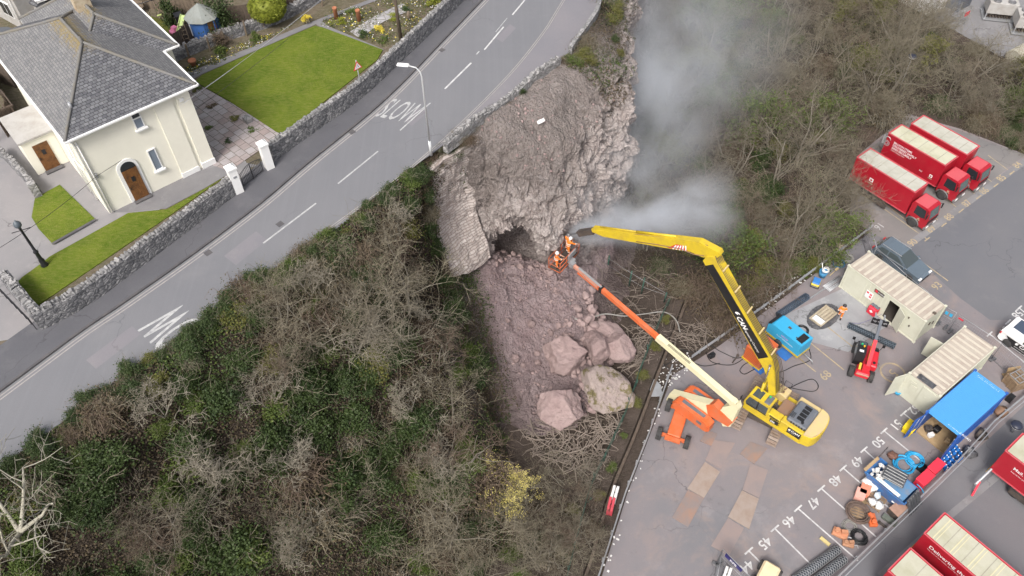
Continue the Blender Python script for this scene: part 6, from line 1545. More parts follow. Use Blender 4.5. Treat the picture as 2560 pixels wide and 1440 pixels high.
o = MB().box((0, 0, .16), (.5, .4, .3), bev=.06).box((.1, 0, .34), (.3, .3, .08)).build('floodlight', M_blk, loc=U(1778, 892, .012), rz=.5); tag(o, 'black floodlight on the tarmac at the guard rail corner', 'floodlight')
o = MB().box((0, 0, .05), (.9, .1, .1)).box((.4, 0, .08), (.12, .2, .14)).build('steel_post', M_dark, loc=U(1838, 898, .012), rz=HB + .25); tag(o, 'short dark steel post lying by the orange generator', 'post')
# ---- pallets, sacks and machine parts
M_pal = paint('pallet_wood', (.30, .21, .13), .85, .4, (.15, .10, .07), 3)
def pallet(label, q, rz, n=1):
    t = thing('pallet', label, 'pallet', q, rz, 'wooden pallets')
    for k in range(n):
        b = MB(); z = k * .15
        for y in (-.5, 0, .5): b.box((0, y, z + .05), (1.2, .1, .1))
        for j in range(6): b.box((-.53 + j * .212, 0, z + .12), (.14, 1.1, .025))
        b.build('deck', M_pal, t)
    return t
pallet('wooden pallet under the large brown hose coil', U(2145, 1283, .012), HB + .5)
for i in range(6): pass
q = U(2532, 962, .012); pallet('stack of wooden pallets at the far corner of the blue container', q, HB - .35, 7)
t = thing('rack', 'silver metal rack frame lying on top of the stacked pallets', 'rack', q + Vector((.05, 0, 1.08)), HB - .2); b = MB()
for x in (-.55, 0, .55): b.beam((x, -.45, .05), (x, .45, .05), .05, .05)
for y in (-.45, 0, .45): b.beam((-.58, y, .1), (.58, y, .1), .05, .05)
b.build('frame', M_galv, t)
o = MB().box((0, 0, .5), (1.0, .06, 1.0), rx=-.25).box((0, .1, .05), (1.0, .3, .1)).build('wood_panel', M_ply, loc=U(2524, 940, .012), rz=HB - .5); tag(o, 'upright plywood panel behind the stacked pallets', 'panel')
def lump(name, label, cat, px, s, m, z=.012, n=9, rz=0, group=None):
    b = MB(); 
    b.lathe([(s * .42, 0), (s * .5, s * .25), (s * .44, s * .5), (s * .2, s * .62), (.01, s * .64)], n)
    b.v = [(x + mnoise.noise(Vector((x * 5, y * 5, z_ + px[0]))) * s * .28, y + mnoise.noise(Vector((y * 5, z_ * 3 + px[0], x * 5))) * s * .28, z_ * (1 + .4 * mnoise.noise(Vector((x * 3, px[1], y * 3))))) for x, y, z_ in b.v]
    o = b.build(name, m, loc=U(*px, z), rz=rz); tag(o, label, cat, group); return o
lump('bulk_bag', 'large crumpled white bulk bag beside the skip', 'bulk bag', (2176, 1217), 1.15, M_bag)
lump('sack', 'white plastic sack on the pallet, left of the pair', 'sack', (2180, 1256), .55, M_bag, .15); lump('sack', 'crumpled white plastic sack on the near corner of the pallet', 'sack', (2196, 1266), .62, M_bag, .15)
lump('sack', 'pale blue plastic sack on the pallet next to the skip', 'sack', (2192, 1241), .5, paint('pale_blue_sack', (.5, .58, .64), .5, .2), .15)
lump('sack', 'brown sack left of the white sacks', 'sack', (2156, 1255), .55, paint('brown_sack', (.25, .18, .1), .8, .3), .012)
pallet('wooden pallet carrying the white plastic sacks', U(2188, 1254, .012), HB + .15)
for k, (px, lab) in enumerate([((2158, 1232), 'faded orange plastic box nearest the bulk bag'), ((2146, 1243), 'pale pink faded box at the end of the pallet row')]):
    o = MB().box((0, 0, .3), (.75, .6, .5), bev=.05).box((0, 0, .58), (.78, .63, .06)).build('plastic_box', paint('faded_orange' + str(k), ((.75, .25, .16), (.72, .38, .32))[k], .6, .15), loc=U(*px, .012), rz=HB + .4); tag(o, lab, 'box')
def part_pile(label, px, m, n, s, rz):
    t = thing('machine_part', label, 'machine part', U(*px, .012), rz)
    b = MB(); b.box((0, 0, s * .25), (s * 1.2, s * .7, s * .35), bev=.04); b.build('base', m, t)
    b = MB(); b.cyl((-s * .3, 0, s * .3), (-s * .3, 0, s * .75), s * .2, 10); b.box((s * .25, .1, s * .55), (s * .5, s * .3, s * .3), rz=.4); b.build('motor', m, t)
    b = MB(); b.tube([(s * .6, 0, s * .3), (s * .95, .1, s * .2), (s * 1.1, -.1, .06)], s * .06, 6); b.build('arm', M_galv, t)
part_pile('orange rusty drill head near the brown hose coil', (2178, 1303), M_orange, 3, .75, HB + .9)
part_pile('dusty orange clamp at the lower left of the cable coil', (2098, 1337), paint('dusty_clamp', (.55, .25, .14), .7, .4), 3, .8, HB - 1.2)
part_pile('brown dusty jaw next to the wire mesh rolls', (2119, 1362), paint('dusty_jaw', (.42, .22, .13), .7, .4), 3, .6, HB - 1.0)
o = MB().box((0, 0, .06), (.7, .22, .1)).box((0, 0, .115), (.66, .18, .012)).build('timber_block', paint('yellow_timber', (.58, .48, .22), .8, .2), loc=U(2062, 1354, .012), rz=radians(-50)); tag(o, 'yellowish timber block on the tarmac above the wire mesh rolls', 'timber')
t = thing('storage_chest', 'rusty box with a copper lid against the guard rail', 'chest', U(2240, 1282, .012), HB - .1); MB().box((0, 0, .3), (1.0, .75, .6)).build('body', M_dark, t); MB().box((0, 0, .63), (1.06, .8, .06)).build('lid', paint('copper_lid', (.42, .26, .2), .5, .4), t)
o = MB().box((0, 0, .12), (.95, .35, .24)).box((.25, 0, .26), (.2, .2, .06)).build('steel_box', paint('green_grey_box', (.13, .15, .13), .6, .4), loc=U(2222, 1302, .012), rz=radians(-45)); tag(o, 'grey green steel box below the copper lidded box', 'box')
o = MB().box((0, 0, .06), (.6, .16, .1)).cyl((-.2, 0, .1), (-.2, 0, .2), .06, 8).build('hitch', M_dark, loc=U(2205, 1312, .012), rz=radians(-45)); tag(o, 'dark hitch lying beside the orange drill head', 'hitch')
lump('scrap', 'rust brown scrap pieces on the tarmac above the skip', 'scrap', (2229, 1142), .7, paint('rust_scrap', (.2, .1, .075), .8, .4))
for k, (px, lab) in enumerate([((2420, 1135), 'dark tarpaulin heap between the blue container and the rail'), ((2450, 1090), 'dark pile of fittings further along the blue container side'), ((2500, 1035), 'brown pile of couplings near the far end of the blue container')]): lump('heap', lab, 'heap', px, .9, (M_sack, M_dark, M_rust)[k])
o = MB().box((0, 0, .25), (.5, .4, .5)).box((0, 0, .53), (.4, .3, .06)).build('control_box', M_blk, loc=U(2522, 1000, .012), rz=HB); tag(o, 'black box at the far right corner of the blue container', 'box')

# ---- guard rails, temporary fences and barriers
def guard_rail(label, px, h=.62, z=0, step=1.6, double=False):
    P = [U(x, y, z) for x, y in px]; t = thing('guard_rail', label, 'guard rail', P[0]); o0 = P[0]; b = MB(); prof = [(-.02, -.15), (.045, -.1), (.0, -.04), (.0, .04), (.045, .1), (-.02, .15)]
    for i in range(len(P) - 1):
        a, c = P[i] - o0, P[i + 1] - o0; d = (c - a).normalized(); s = Vector((d.y, -d.x, 0)); vs = []
        for q in (a, c):
            for u, v in prof: vs.append(q + s * u + Vector((0, 0, h - .16 + v)))
            for u, v in prof[::-1]: vs.append(q + s * (u - .02) + Vector((0, 0, h - .16 + v)))
        n = 12; b.add(vs, [(j, (j + 1) % n, n + (j + 1) % n, n + j) for j in range(n)] + [tuple(range(n)), tuple(range(2 * n - 1, n - 1, -1))])
        k = max(1, int((c - a).length / step))
        for j in range(k): q = a.lerp(c, (j + .5) / k); MB().box((q.x - s.x * .08, q.y - s.y * .08, h / 2 - .04), (.1, .1, h - .08), atan2(d.y, d.x)).build('post', M_galv, t)
        if double: MB().beam(a + s * .25 + Vector((0, 0, h * .9)), c + s * .25 + Vector((0, 0, h * .9)), .06, .06).build('top_rail', M_galv, t)
    b.build('beam', M_galv, t); return t
guard_rail('galvanised guard rail along the brush side of the yard, below the boom lift', [(1470, 1510), (1498, 1440), (1562, 1240), (1622, 1088), (1679, 922)])
guard_rail('galvanised guard rail running from the hose tangle up to the parked car', [(1727, 901), (1820, 836), (1960, 736), (2178, 574)])
guard_rail('long guard rail between the yard and the lorry park', [(2040, 1500), (2100, 1440), (2243, 1302), (2330, 1218), (2393, 1156), (2477, 1064), (2537, 1014), (2640, 925)], .75, 0, 2.0, True)
A, B_ = U(1945, 800, .012), U(2110, 690, .012); o = MB().beam((0, 0, .06), (B_ - A), .1, .12).beam((0, 0, .13), (B_ - A), .05, .03).build('rail_beam', M_galv, loc=A); tag(o, 'long steel beam lying beside the blue grey mesh roll', 'beam')
def heras(label, a, c, z=2.0, sign=None):
    A, B_ = U(*a, z), U(*c, z); A.z = B_.z = 0; t = thing('fence_panel', label, 'fence panel', A, ang(A, B_), 'temporary mesh fence panels'); L = (B_ - A).length
    b = MB(); b.tube([(0, 0, .1), (0, 0, z), (L, 0, z), (L, 0, .1), (0, 0, .1)], .022, 6); b.tube([(0, 0, z * .55), (L, 0, z * .55)], .012, 5); b.build('frame', M_galv, t)
    w_ = MB(); n = int(L / .16)
    for k in range(1, n): w_.tube([(L * k / n, 0, .12), (L * k / n, 0, z - .02)], .0028, 3, False)
    for k in range(1, 8): w_.tube([(0, .004, z * k / 8), (L, .004, z * k / 8)], .0028, 3, False)
    w_.build('wire_mesh', M_galv, t)
    for x in (.1, L - .1): MB().box((x, 0, .07), (.24, .62, .13), bev=.03).build('foot', M_sack, t)
    return t, L
heras('temporary fence panel behind the rear of the grey car', (2174, 561), (2192, 618)); heras('temporary fence panel between the grey car and the long container', (2193, 620), (2267, 688)); heras('temporary fence panel beside the front of the grey car', (2268, 689), (2330, 738))
fp, L = heras('temporary fence panel with blue notices at the end of the long container', (2367, 768), (2392, 782)); 
for x in (.2, .55): MB().box((x, -.03, 1.5), (.22, .012, .32)).build('notice', M_bluebox, fp)
fp, L = heras('temporary fence panel running toward the black and white van', (2397, 787), (2505, 857)); MB().box((.3, -.03, 1.75), (.4, .012, .16)).build('notice', M_redbox, fp)
heras('temporary fence panel nearest the stacked pallets', (2507, 858), (2585, 930))
fp, L = heras('temporary fence panel with a navy name board at the bottom of the yard', (1808, 1374), (1876, 1442)); pb = MB().box((L * .42, .03, 1.75), (L * .62, .015, .3)).build('name_board', plain('navy_board', (.02, .02, .12), .4), fp)
MB().box((L * .42, -.03, 1.7), (L * .6, .015, .34)).build('name_board', plain('navy_board', (.025, .02, .14), .4), fp); text('lettering', 'KPS', M_trim, fp, (L * .3, -.04, 1.6), (1, 0, 0), (0, 0, 1), .22, .002, bold=.03)
heras('temporary fence panel leaning edge on beside the name board panel', (1806, 1375), (1790, 1460))
def barrier(label, px, rz, m):
    t = thing('plastic_barrier', label, 'barrier', U(*px, .05), rz); b = MB(); b.side([(-.5, 0), (.5, 0), (.5, .75), (.38, .95), (-.38, .95), (-.5, .75)], -.2, -.04); b.side([(-.5, 0), (.5, 0), (.5, .75), (.38, .95), (-.38, .95), (-.5, .75)], .04, .2); b.box((0, 0, .25), (.95, .1, .5)); b.build('body', m, t)
    b = MB(); b.cyl((.1, -.22, .5), (.1, .22, .5), .06, 8); b.build('plug', M_blk, t)
barrier('white plastic barrier beside the guard rail', (1535, 1243), radians(70), M_bag); barrier('red plastic barrier beside the guard rail', (1526, 1272), radians(72), paint('barrier_red', (.6, .07, .1), .5, .2)); barrier('white plastic barrier beside the navy name board', (1812, 1446), radians(62), M_bag)
t = thing('dumper', 'cream and yellow machine body cut off by the bottom of the picture', 'machine', U(1912, 1450, 0), HB + .3); b = MB(); b.box((0, 0, .75), (1.6, 1.1, .6), bev=.12); b.build('hood', paint('cream_hood', (.72, .6, .4), .5, .2, (.5, .36, .15)), t); wheel(t, (-.6, -.6, .35), .35, .25); wheel(t, (-.6, .6, .35), .35, .25); wheel(t, (.6, .6, .35), .35, .25); wheel(t, (.6, -.6, .35), .35, .25)
# height barrier arm and round-topped bollard lights
A, B_ = U(2438, 1211, 1.1), U(2585, 1072, 1.1)
t = thing('barrier_arm', 'grey swing barrier arm with a red prop in the lorry park', 'barrier', (A.x, A.y, 0), ang(A, B_)); L = (B_ - A).length
MB().tube([(0, 0, 1.1), (L, 0, 1.1)], .09, 10).build('arm', M_galv, t); MB().beam((.55, -.05, 1.0), (-.1, -.3, .05), .12, .1).build('prop', M_redbox, t); MB().box((L - .3, 0, .5), (.3, .3, 1.0)).build('pivot_post', M_galv, t)
for px, h, lab in [((2529, 1078), .9, 'low bollard light with a round dark top in the lorry park'), ((2246, 228), 4.2, 'lamp post with a round dark top among the bare trees')]:
    t = thing('bollard_light' if h < 2 else 'lamp_post', lab, 'light', U(*px, 0)); MB().cyl((0, 0, 0), (0, 0, h - .08), .06 if h > 2 else .12, 10).build('column', M_galv, t); MB().lathe([(.38, h - .1), (.4, h - .04), (.36, h + .03), (.1, h + .1), (.02, h + .1)], 18).build('hood', plain('navy_hood', (.03, .035, .06), .35), t); MB().lathe([(.36, h - .16), (.38, h - .1)], 18).build('lens', M_trim, t)

# ---- buildings and plant at the top right
t = thing('plant_building', 'white corrugated building with a dark end at the top right', 'building', U(2340, 30, 0), radians(34))
def cor(b, x0, x1, y, z0, z1, n):
    for k in range(n): b.box((x0 + (k + .5) * (x1 - x0) / n, y, (z0 + z1) / 2), ((x1 - x0) / n * .55, .06, z1 - z0))
P = [U(x, y, 3.2) for x, y in [(2326, 40), (2372, 46), (2392, -10), (2345, -22)]]
b = MB(); b.box((0, 4, 1.6), (3.0, 8, 3.2)); b.build('wall', M_trim, t)
b = MB(); b.box((0, 4, 3.25), (3.2, 8.2, .08))
for k in range(26): b.box((0, .1 + k * .31, 3.31), (3.1, .12, .05))
b.build('roof', M_trim, t); MB().box((1.53, 4, 1.55), (.05, 7.6, 3.0)).build('dark_cladding', M_hood, t)
t = thing('storage_unit', 'dark blue grey unit beside the white corrugated building', 'building', U(2408, 22, 0), radians(34)); MB().box((0, 2.5, 1.3), (2.4, 5, 2.6)).build('wall', M_hood, t); MB().box((0, 2.5, 2.64), (2.5, 5.1, .08)).build('roof', paint('dark_flat_roof', (.10, .11, .13), .7, .2), t)
def chiller(label, px, rz, n):
    t = thing('chiller', label, 'chiller', U(*px, 0), rz, 'rooftop style chillers'); b = MB(); b.box((0, 0, 1.5), (3.0, 2.0, 1.3), bev=.03); b.build('casing', M_grey, t)
    b = MB()
    for x in (-1.4, 1.4):
        for y in (-.9, .9): b.box((x, y, .42), (.12, .12, .84))
    b.box((0, 0, .15), (3.2, 2.2, .12)); b.build('stand', M_galv, t)
    b = MB(); 
    for k in range(9): b.box((-1.2 + k * .3, 0, .55), (.18, 1.5, .5))
    b.build('coil', M_dark, t)
    for x in (-.75, .75):
        for y in (-.5, .5):
            b = MB(); b.lathe([(.42, 2.15), (.42, 2.24), (.36, 2.24), (.36, 2.16), (.08, 2.16), (.08, 2.2)], 16, Matrix.Translation((x, y, 0))); b.build('fan', M_hub, t)
chiller('grey chiller with four fans on its top near the upper edge', (2490, 42), radians(-15), 4); chiller('grey chiller partly cut off at the right edge', (2562, 78), radians(-15), 4)
o = MB().tube([(0, 0, .8), (5, 0, .8)], .8, 18).box((1, 0, .3), (.3, 1.2, .6)).box((4, 0, .3), (.3, 1.2, .6)).build('tank', paint('stained_tank', (.45, .43, .36), .8, .5), loc=U(2522, 160, 0), rz=radians(32)); tag(o, 'stained pale cylindrical tank lying at the right edge', 'tank')
t = thing('metal_cage', 'galvanised cage with a red sign beside the white building', 'cage', U(2388, 62, 0), radians(34)); b = MB()
for x in (-.8, .8):
    for y in (-.6, .6): b.box((x, y, 1.1), (.07, .07, 2.2))
for z in (.5, 1.3, 2.2): b.tube([(-.8, -.6, z), (.8, -.6, z), (.8, .6, z), (-.8, .6, z), (-.8, -.6, z)], .03, 5)
b.build('frame', M_galv, t); MB().box((.2, -.65, 1.6), (.8, .03, .5)).build('sign_plate', M_redbox, t)

# ------------------------------------------------------------------ people
M_hiviz = paint('orange_workwear', (.80, .20, .015), .7, .12, (.6, .2, .05), 5)
M_skin = plain('skin', (.50, .30, .22), .6); M_boot = plain('boots', (.03, .025, .02), .7); M_band = plain('reflective_band', (.75, .75, .72), .35); M_hel = plain('helmet_white', (.78, .78, .78), .35); M_heb = plain('helmet_black', (.03, .03, .035), .35)
def person(label, loc, rz, J, helmet, dusty=False):
    """J: joints in metres, the figure faces +x"""
    base = dict(pel=(0, 0, .94), chest=(0, 0, 1.27), neck=(0, 0, 1.47), head=(.02, 0, 1.6), top=(.02, 0, 1.72))
    for s, n in ((1, 'L'), (-1, 'R')):
        base.update({'sh' + n: (0, .2 * s, 1.4), 'el' + n: (.02, .27 * s, 1.12), 'wr' + n: (.1, .28 * s, .88), 'hip' + n: (0, .1 * s, .88), 'kn' + n: (.03, .11 * s, .48), 'an' + n: (0, .12 * s, .09), 'toe' + n: (.17, .13 * s, .04)})
    base.update(J); R_ = dict(pel=.15, chest=.16, neck=.065, head=.1, top=.075, sh=.085, el=.06, wr=.042, hip=.105, kn=.075, an=.055, toe=.045)
    names = list(base); vs = [Vector(base[n]) for n in names]; rad = [R_.get(n, R_.get(n[:-1], .05)) for n in names]; idx = {n: i for i, n in enumerate(names)}
    ed = [('pel', 'chest'), ('chest', 'neck'), ('neck', 'head'), ('head', 'top')]
    for n in 'LR': ed += [('chest', 'sh' + n), ('sh' + n, 'el' + n), ('el' + n, 'wr' + n), ('pel', 'hip' + n), ('hip' + n, 'kn' + n), ('kn' + n, 'an' + n), ('an' + n, 'toe' + n)]
    E = [(idx[a], idx[c]) for a, c in ed]; zone = {i: 0 for i in range(len(vs))}
    for n in ('head', 'top', 'neck'): zone[idx[n]] = 1
    for n in 'LR':
        zone[idx['an' + n]] = 2; zone[idx['toe' + n]] = 2
        w_ = Vector(base['wr' + n]); d = (w_ - Vector(base['el' + n])).normalized(); sd_ = d.cross(Vector((0, 0, 1))); sd_ = sd_.normalized() if sd_.length > .1 else Vector((0, 1, 0)); pm = len(vs); vs.append(w_ + d * .08); rad.append(.036); E.append((idx['wr' + n], pm)); zone[pm] = 1; zone[idx['wr' + n]] = 1
        for k, (o_, ln) in enumerate(((-.03, .06), (-.011, .075), (.011, .072), (.03, .055))):
            a = len(vs); vs.append(w_ + d * .11 + sd_ * o_); vs.append(w_ + d * (.11 + ln * .6) + sd_ * o_ * 1.1 + Vector((0, 0, -.012))); vs.append(w_ + d * (.11 + ln) + sd_ * o_ * 1.1 + Vector((0, 0, -.035))); rad += [.011, .01, .008]; E += [(pm, a), (a, a + 1), (a + 1, a + 2)]
            for j in range(3): zone[a + j] = 1
        a = len(vs); vs += [w_ + d * .06 - sd_ * .045, w_ + d * .1 - sd_ * .065]; rad += [.013, .01]; E += [(pm, a), (a, a + 1)]; zone[a] = zone[a + 1] = 1
    me = bpy.data.meshes.new('body'); me.from_pydata([tuple(v) for v in vs], E, []); o = bpy.data.objects.new('person', me); COL.objects.link(o)
    md = o.modifiers.new('s', 'SKIN'); sb = o.modifiers.new('d', 'SUBSURF'); sb.levels = 1; sb.render_levels = 1
    for i, sv in enumerate(me.skin_vertices[0].data): sv.radius = (rad[i], rad[i]); sv.use_root = (i == 0)
    dg = bpy.context.evaluated_depsgraph_get(); dg.update(); nm = bpy.data.meshes.new_from_object(o.evaluated_get(dg)); o.modifiers.clear(); o.data = nm; nm.name = 'person'
    nm.materials.clear()
    for q in (M_hiviz, M_skin, M_boot): nm.materials.append(q)
    for f in nm.polygons:
        c = f.center; f.material_index = zone[min(range(len(vs)), key=lambda i: (vs[i] - c).length - rad[i])]; f.use_smooth = True
    o.location = loc; o.rotation_euler.z = rz; tag(o, label, 'person')
    hd = Vector(base['head']); up = (Vector(base['top']) - hd).normalized(); T = Matrix.Translation(hd) @ up.to_track_quat('Z', 'X').to_matrix().to_4x4()
    b = MB(); b.lathe([(.16, .035), (.13, .05), (.125, .1), (.09, .155), (.03, .175), (.01, .176)], 14, T); b.build('helmet', helmet, o)
    n = 12
    def band(c, u_, v_, r_, w_): b = MB(); b.tube([c + (u_ * cos(2 * pi * k / n) + v_ * sin(2 * pi * k / n)) * r_ for k in range(n + 1)], w_, 4, False); b.build('reflective_band', M_band, o)
    for z in (.25, .7): band(Vector(base['pel']).lerp(Vector(base['chest']), z), Vector((1, 0, 0)), Vector((0, 1, 0)), .172, .022)
    for q in 'LR':
        for a_, c_, r_ in (('kn', 'an', .078), ('el', 'wr', .062)):
            p0, p1 = Vector(base[a_ + q]), Vector(base[c_ + q]); d = (p1 - p0).normalized(); u_ = d.orthogonal().normalized(); band(p0.lerp(p1, .4), u_, d.cross(u_), r_, .02)
    return o
fx = U(2097, 797, .012); person('worker in orange hi-vis clothing walking by the drain tray in a black helmet', fx, radians(60), dict(anL=(.22, .12, .09), toeL=(.38, .13, .05), knL=(.2, .11, .5), anR=(-.2, -.12, .12), toeR=(-.05, -.13, .04), knR=(.02, -.11, .48), elL=(-.1, .27, 1.15), wrL=(.02, .28, .92), elR=(.12, -.27, 1.14), wrR=(.26, -.25, .95)), M_heb)
bo_, bd_, bn_ = BASKET
person('worker in orange hi-vis clothing at the near end of the lift basket', bo_ - bd_ * .95 + Vector((0, 0, .05)), ba - .9, dict(elL=(.2, .25, 1.2), wrL=(.42, .18, 1.1), elR=(.2, -.25, 1.2), wrR=(.42, -.15, 1.12)), M_hel)
person('worker in orange hi-vis clothing leaning out at the far end of the lift basket', bo_ + bd_ * .7 - bn_ * .1 + Vector((0, 0, .05)), ba - .5, dict(chest=(.08, 0, 1.26), neck=(.14, 0, 1.45), head=(.18, 0, 1.57), top=(.2, 0, 1.69), shL=(.1, .2, 1.38), shR=(.1, -.2, 1.38), elL=(.25, .3, 1.18), wrL=(.5, .3, 1.12), elR=(.34, -.3, 1.2), wrR=(.6, -.34, 1.12)), M_hel)
person('dust covered worker behind the leaning worker in the lift basket', bo_ + bd_ * 1.0 + bn_ * -.3 + Vector((0, 0, .05)), ba + .3, dict(elL=(.2, .25, 1.18), wrL=(.4, .2, 1.1)), M_hub)
# ------------------------------------------------------------------ boulders and rubble
import bmesh
def rock_mat(name, a, bcol, dark, moss=0):
    m, t, b = _new(name); o = _obj(t); oi = t.nodes.new('ShaderNodeObjectInfo')
    c = _mix(t, _ramp(t, _noise(t, o, .8, 6, .7), .35, .68), a, bcol); c = _mix(t, _math(t, 'MULTIPLY', _ramp(t, _noise(t, _sc(t, o, (1, 1, 3), .5), 2.5, 7, .8, 1.0), .5, .68), .5), c, dark)
    c = _mix(t, _math(t, 'MULTIPLY', oi.outputs['Random'], .35), c, dark)
    if moss: c = _mix(t, _math(t, 'MULTIPLY', _ramp(t, _noise(t, o, 1.1, 6, .75), .5, .58), .85), c, (.12, .105, .035))
    t.links.new(c, b.inputs['Base Color']); b.inputs['Roughness'].default_value = .95; b.inputs['Specular IOR Level'].default_value = .15
    _bump(t, b, _noise(t, o, 4, 8, .78, .6), .8, .12); return m
M_boul = rock_mat('boulder_rock', (.30, .22, .214), (.37, .285, .275), (.20, .145, .14))
M_boulm = rock_mat('mossy_boulder', (.33, .275, .26), (.385, .33, .305), (.24, .185, .17), 1)
def rock_mesh(seed, sub, sz, planes=16, rough=.05):
    rg = random.Random(seed); bm = bmesh.new(); bmesh.ops.create_icosphere(bm, subdivisions=sub, radius=1)
    P = [(Vector((rg.gauss(0, 1), rg.gauss(0, 1), rg.gauss(0, 1))).normalized(), rg.uniform(.68, 1.0)) for _ in range(planes)]
    for v in bm.verts:
        d = v.co.normalized(); k = 1.15
        for n, q in P:
            s = d.dot(n)
            if s > .05: k = min(k, q / s)
        k += mnoise.fractal(d * 2.2 + Vector((seed, 0, 0)), .9, 2, 4) * rough * 1.6
        lay = math.sin((d.z * k * 9 + mnoise.noise(d * 2) * 2)) * rough * .25
        v.co = Vector((d.x * sz[0], d.y * sz[1], d.z * sz[2])) * (k + lay)
    b = MB(); b.v = [tuple(v.co) for v in bm.verts]; b.f = [[v.index for v in f.verts] for f in bm.faces]; b.m = [0] * len(b.f); bm.free(); return b
BIG = [((1413, 892), (1.75, 1.5, 1.6), 1.15, 3, M_boul, 'largest pink boulder with a pointed top in the middle of the rockfall'), ((1399, 1022), (1.75, 1.5, 1.5), 1.15, 12, M_boul, 'rounded pink boulder with layered side nearest the brushwood'),
 ((1512, 982), (2.1, 1.7, 1.25), .85, 21, M_boulm, 'broad cracked boulder with olive moss patches beside the mesh fence'), ((1489, 864), (1.6, 1.1, 1.0), 1.0, 33, M_boul, 'pale wide boulder above the mossy boulder'), ((1550, 866), (1.1, 1.3, 1.0), .8, 41, M_boul, 'stepped pale boulder next to the brush pile')]
for px, sz, z, seed, m, lab in BIG:
    o = rock_mesh(seed, 5, sz, 18, .05).build('boulder', m, loc=U(px[0], px[1], z), rz=seed); tag(o, lab, 'boulder')
o = rock_mesh(55, 4, (.9, 1.3, .6), 14).build('boulder', M_boul, loc=U(1520, 832, .6), rz=1.0); tag(o, 'tapering pale boulder at the upper end of the boulder cluster', 'boulder')
SM = [(880, 410, 45), (900, 500, 52), (845, 180, 60), (1080, 165, 50), (1150, 190, 36), (1085, 545, 34), (1330, 575, 56), (1450, 520, 46), (1560, 540, 62), (1380, 500, 36), (1320, 180, 42), (1370, 225, 40), (1640, 310, 56), (1520, 615, 42), (1600, 655, 26), (1692, 665, 36), (1205, 760, 42), (1205, 812, 34), (1245, 838, 32), (890, 815, 34), (1140, 268, 60), (1015, 265, 46), (1020, 1245, 28), (1255, 900, 30), (950, 430, 34), (990, 380, 30), (1220, 290, 28), (1290, 845, 26), (1600, 520, 34), (700, 470, 60), (760, 520, 40), (620, 120, 42)]
rp = [rock_mesh(100 + i, 3, (1, .85, .75), 12, .06) for i in range(6)]
rpo = {}
for k, (x, y, s) in enumerate(SM):
    px = (1100 + x * .28125, 760 + y * .28125); q = hill_hit(*px); r_ = s * .28125 * .5 * .036
    near_b = min(BIG, key=lambda e: abs(e[0][0] - px[0]) + abs(e[0][1] - px[1]))
    side = ('above' if px[1] < near_b[0][1] - 25 else 'below' if px[1] > near_b[0][1] + 25 else 'beside')
    lab = ('small' if s < 36 else 'middling' if s < 50 else 'larger') + ' loose pink rock ' + side + ' the ' + ['pointed pink boulder', 'rounded layered boulder', 'mossy cracked boulder', 'pale wide boulder', 'stepped pale boulder'][BIG.index(near_b)]
    i = k % 6
    if i not in rpo: o = rp[i].build('rock', M_boul); rpo[i] = o
    else: o = rpo[i].copy(); COL.objects.link(o)
    o.location = (q.x, q.y, q.z + r_ * .35); o.rotation_euler = (k, k * .7, k * 2.1); o.scale = (r_ * 1.15,) * 3; tag(o, lab, 'rock', lab.replace('rock', 'rocks'))
b = MB(); rg = random.Random(4)
small = [rock_mesh(200 + i, 2, (1, .8, .7), 9, .05) for i in range(4)]
def scatter(n, c0, c1, r0, r1, smin, smax, pw=2.5):
    for _ in range(n):
        p_, n_ = hill_uv(rg.uniform(c0, c1), rg.uniform(r0, r1)); s = smin + (smax - smin) * rg.random() ** pw; src = rg.choice(small); R = Matrix.Rotation(rg.uniform(0, 6), 3, Vector((rg.gauss(0, 1), rg.gauss(0, 1), rg.gauss(0, 1))).normalized()); o = len(b.v)
        b.v += [tuple(R @ Vector(v) * s + p_ + Vector((0, 0, s * .3))) for v in src.v]; b.f += [[i + o for i in f] for f in src.f]; b.m += [0] * len(src.f)
scatter(550, nb_ + .8, nb_ + 6.5, 4.9, 7.6, .03, .16, 3); scatter(130, nb_ + 3, nb_ + 6.8, 6.3, 7.9, .12, .42, 2); scatter(220, nb_ + 2, nb_ + 8, .3, 2.2, .03, .13)
scatter(60, nb_ + 1, nb_ + 5, 4.6, 5.6, .1, .3)
tag(b.build('rubble', M_boul), 'loose broken pink stone spilled down the scar below the cave', kind='stuff')
# masonry facing under the road, left of the cave
def brick_stone():
    m, t, b = _new('retaining_masonry'); o = _sc(t, _obj(t), (1, 1, 1), -radians(47)); sp = t.nodes.new('ShaderNodeSeparateXYZ'); t.links.new(o, sp.inputs[0]); cb = t.nodes.new('ShaderNodeCombineXYZ'); t.links.new(sp.outputs[0], cb.inputs[0]); t.links.new(sp.outputs[2], cb.inputs[1])
    br = t.nodes.new('ShaderNodeTexBrick'); br.inputs['Scale'].default_value = 1; br.inputs['Brick Width'].default_value = .62; br.inputs['Row Height'].default_value = .2; br.inputs['Mortar Size'].default_value = .022
    br.inputs['Color1'].default_value = (.47, .41, .385, 1); br.inputs['Color2'].default_value = (.58, .525, .50, 1); br.inputs['Mortar'].default_value = (.30, .25, .225, 1)
    nn = t.nodes.new('ShaderNodeTexNoise'); nn.inputs['Scale'].default_value = 2; t.links.new(o, nn.inputs['Vector']); ad = t.nodes.new('ShaderNodeVectorMath'); ad.operation = 'MULTIPLY_ADD'; ad.inputs[1].default_value = (.08, .08, .08); t.links.new(nn.outputs['Color'], ad.inputs[0]); t.links.new(cb.outputs[0], ad.inputs[2]); t.links.new(ad.outputs[0], br.inputs['Vector'])
    c = _mix(t, _math(t, 'MULTIPLY', _ramp(t, _noise(t, o, .9, 6, .75), .42, .7), .55), br.outputs['Color'], (.25, .20, .185)); t.links.new(c, b.inputs['Base Color']); b.inputs['Roughness'].default_value = .95; _bump(t, b, br.outputs['Fac'], .9, -.08); return m
